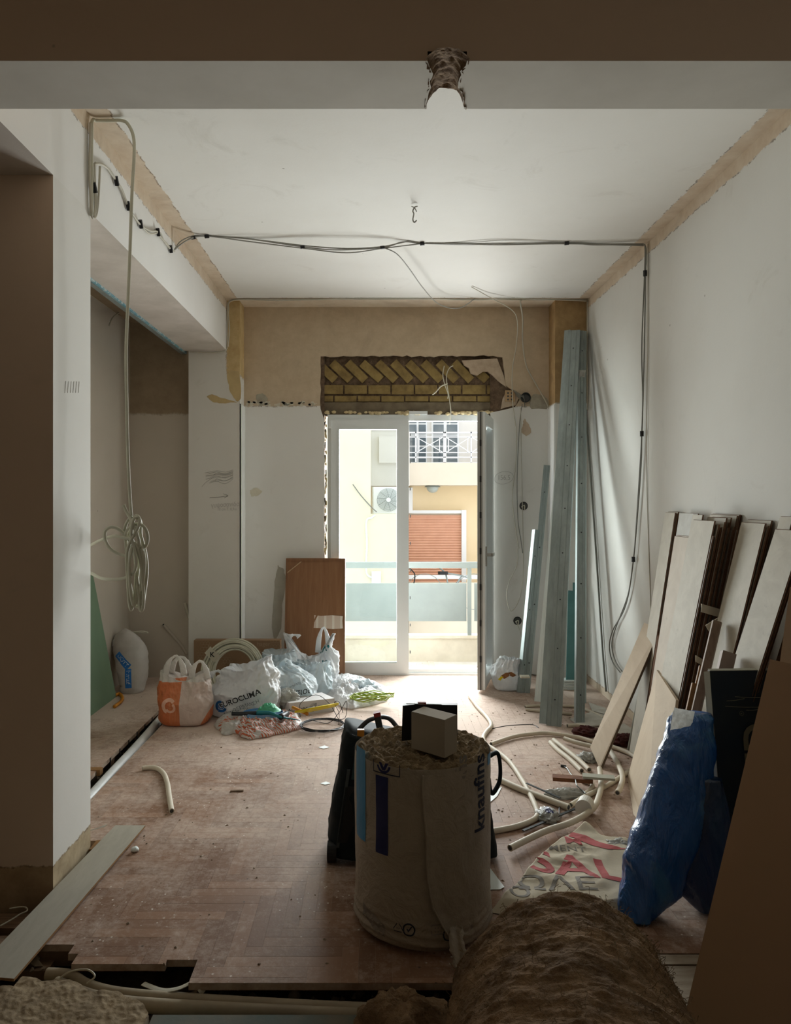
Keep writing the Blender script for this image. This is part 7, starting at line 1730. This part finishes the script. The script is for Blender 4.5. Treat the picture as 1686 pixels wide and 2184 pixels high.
marks('pencil_scribble', cl_, [[(440 + random.uniform(-8, 20), 1008 + i * 3.0 + random.uniform(-2, 2)), (462, 1004 + i * 2.8), (480, 1006 + i * 2.9 + random.uniform(-3, 3)), (497, 1002 + i * 2.4)] for i in range(9)] + [[(430, 1038), (440, 1028), (455, 1018)]], 6.447, 0.0016, M['pencil'])
g = G(); V, T = textmesh('156,5', 0.062, -0.004, 0.4); c = at(1074, 1019, YB - 0.003); mapped(g, V, T, lambda u, v: c + Vector((u * .85, 0, v)))
tube(g, [c + Vector((0.085 * math.cos(a / 30 * 6.283), 0, 0.055 * math.sin(a / 30 * 6.283) + 0.01 * math.cos(a / 30 * 6.283))) for a in range(31)], 0.0014, 4)
o = build('pencil_note', g, M['pencil'], wb); o['label'] = 'pencilled number 156,5 in an oval'
plr = bpy.data.objects['wall_pillar']
g = G()
for i in range(6):
    pa = Vector((XL + 0.001, 3.08 + i * 0.028, 1.98)); pa.z = H + (1068 - 838) * pa.y / F; tube(g, [pa, pa + Vector((0, 0.01, 0.05))], 0.0008, 4)
build('pencil_mark', g, M['pencil'], plr)
# cement patches
M['cement_patch'] = mat('grey_cement_patch', (0.42, 0.39, 0.31), (0.34, 0.31, 0.24), 20, 0.95, bump=0.5)
def patch(name, P, D, m, parent, label):
    random.seed(len(P)); Q = []
    for i in range(len(P)):
        a = Vector((*P[i], 0)); b = Vector((*P[(i + 1) % len(P)], 0))
        for k in range(4): q = a.lerp(b, k / 4); Q.append((q.x + random.uniform(-1.2, 1.2), q.y + random.uniform(-1.2, 1.2)))
    g = G(); prism(g, [at(a, b, D) for a, b in Q], (0, 0.003, 0)); o = build(name, g, m, parent); o['label'] = label
patch('cement_patch', [(1136, 840), (1160, 842), (1170, 858), (1166, 872), (1132, 872), (1128, 858)], YB - 0.003, M['cement_patch'], wb, 'grey cement patch right of the round box')
patch('cement_patch', [(545, 842), (560, 838), (570, 848), (568, 860), (556, 868), (548, 858)], YB - 0.003, M['cement_patch'], wb, 'small grey cement patch at the left')
patch('bare_plaster_patch', [(1118, 892), (1128, 905), (1133, 922), (1122, 930), (1110, 922), (1114, 905)], YB - 0.003, M['old_plaster'], wb, 'bare beige patch right of the door')
M['grey_plaster'] = mat('damp_grey_plaster', (0.47, 0.45, 0.38), (0.41, 0.385, 0.32), 9, 0.9)
patch('bare_plaster_patch', [(592, 1205), (606, 1216), (610, 1240), (602, 1290), (600, 1340), (584, 1372), (580, 1340), (582, 1290), (586, 1240)], YB - 0.003, M['grey_plaster'], wb, 'long grey bare plaster patch beside the wooden door')
M['yellow_raw'] = mat('yellow_raw_plaster', (0.58, 0.44, 0.22), (0.50, 0.37, 0.19), 9, 0.9)
patch('bare_plaster_patch', [(484, 800), (492, 790), (510, 792), (514, 850), (506, 858), (496, 845), (488, 830)], 6.446, M['yellow_raw'], cl_, 'ragged yellow raw plaster edge')
patch('bare_plaster_patch', [(440, 846), (452, 840), (470, 848), (506, 858), (480, 860), (455, 858)], 6.447, M['yellow_raw'], cl_, 'thin ragged yellow plaster scar')
patch('bare_plaster_patch', [(532, 1045), (545, 1040), (560, 1048), (550, 1058), (536, 1058)], YB - 0.003, M['tape_white'], wb, 'small scar with plugs in the wall')
random.seed(33); g = G()
for i in range(46):
    a = random.uniform(525, 680); b = 862 + random.uniform(-5, 3); c = at(a, b, YB - 0.002); r = random.uniform(.004, .014)
    V, T = ring2(0, r, n=7); mapped(g, V, T, lambda u, v: c + Vector((u * 1.5, -0.002, v)))
o = build('plaster_crumbs', g, M['tape_white'], wb); o['kind'] = 'stuff'
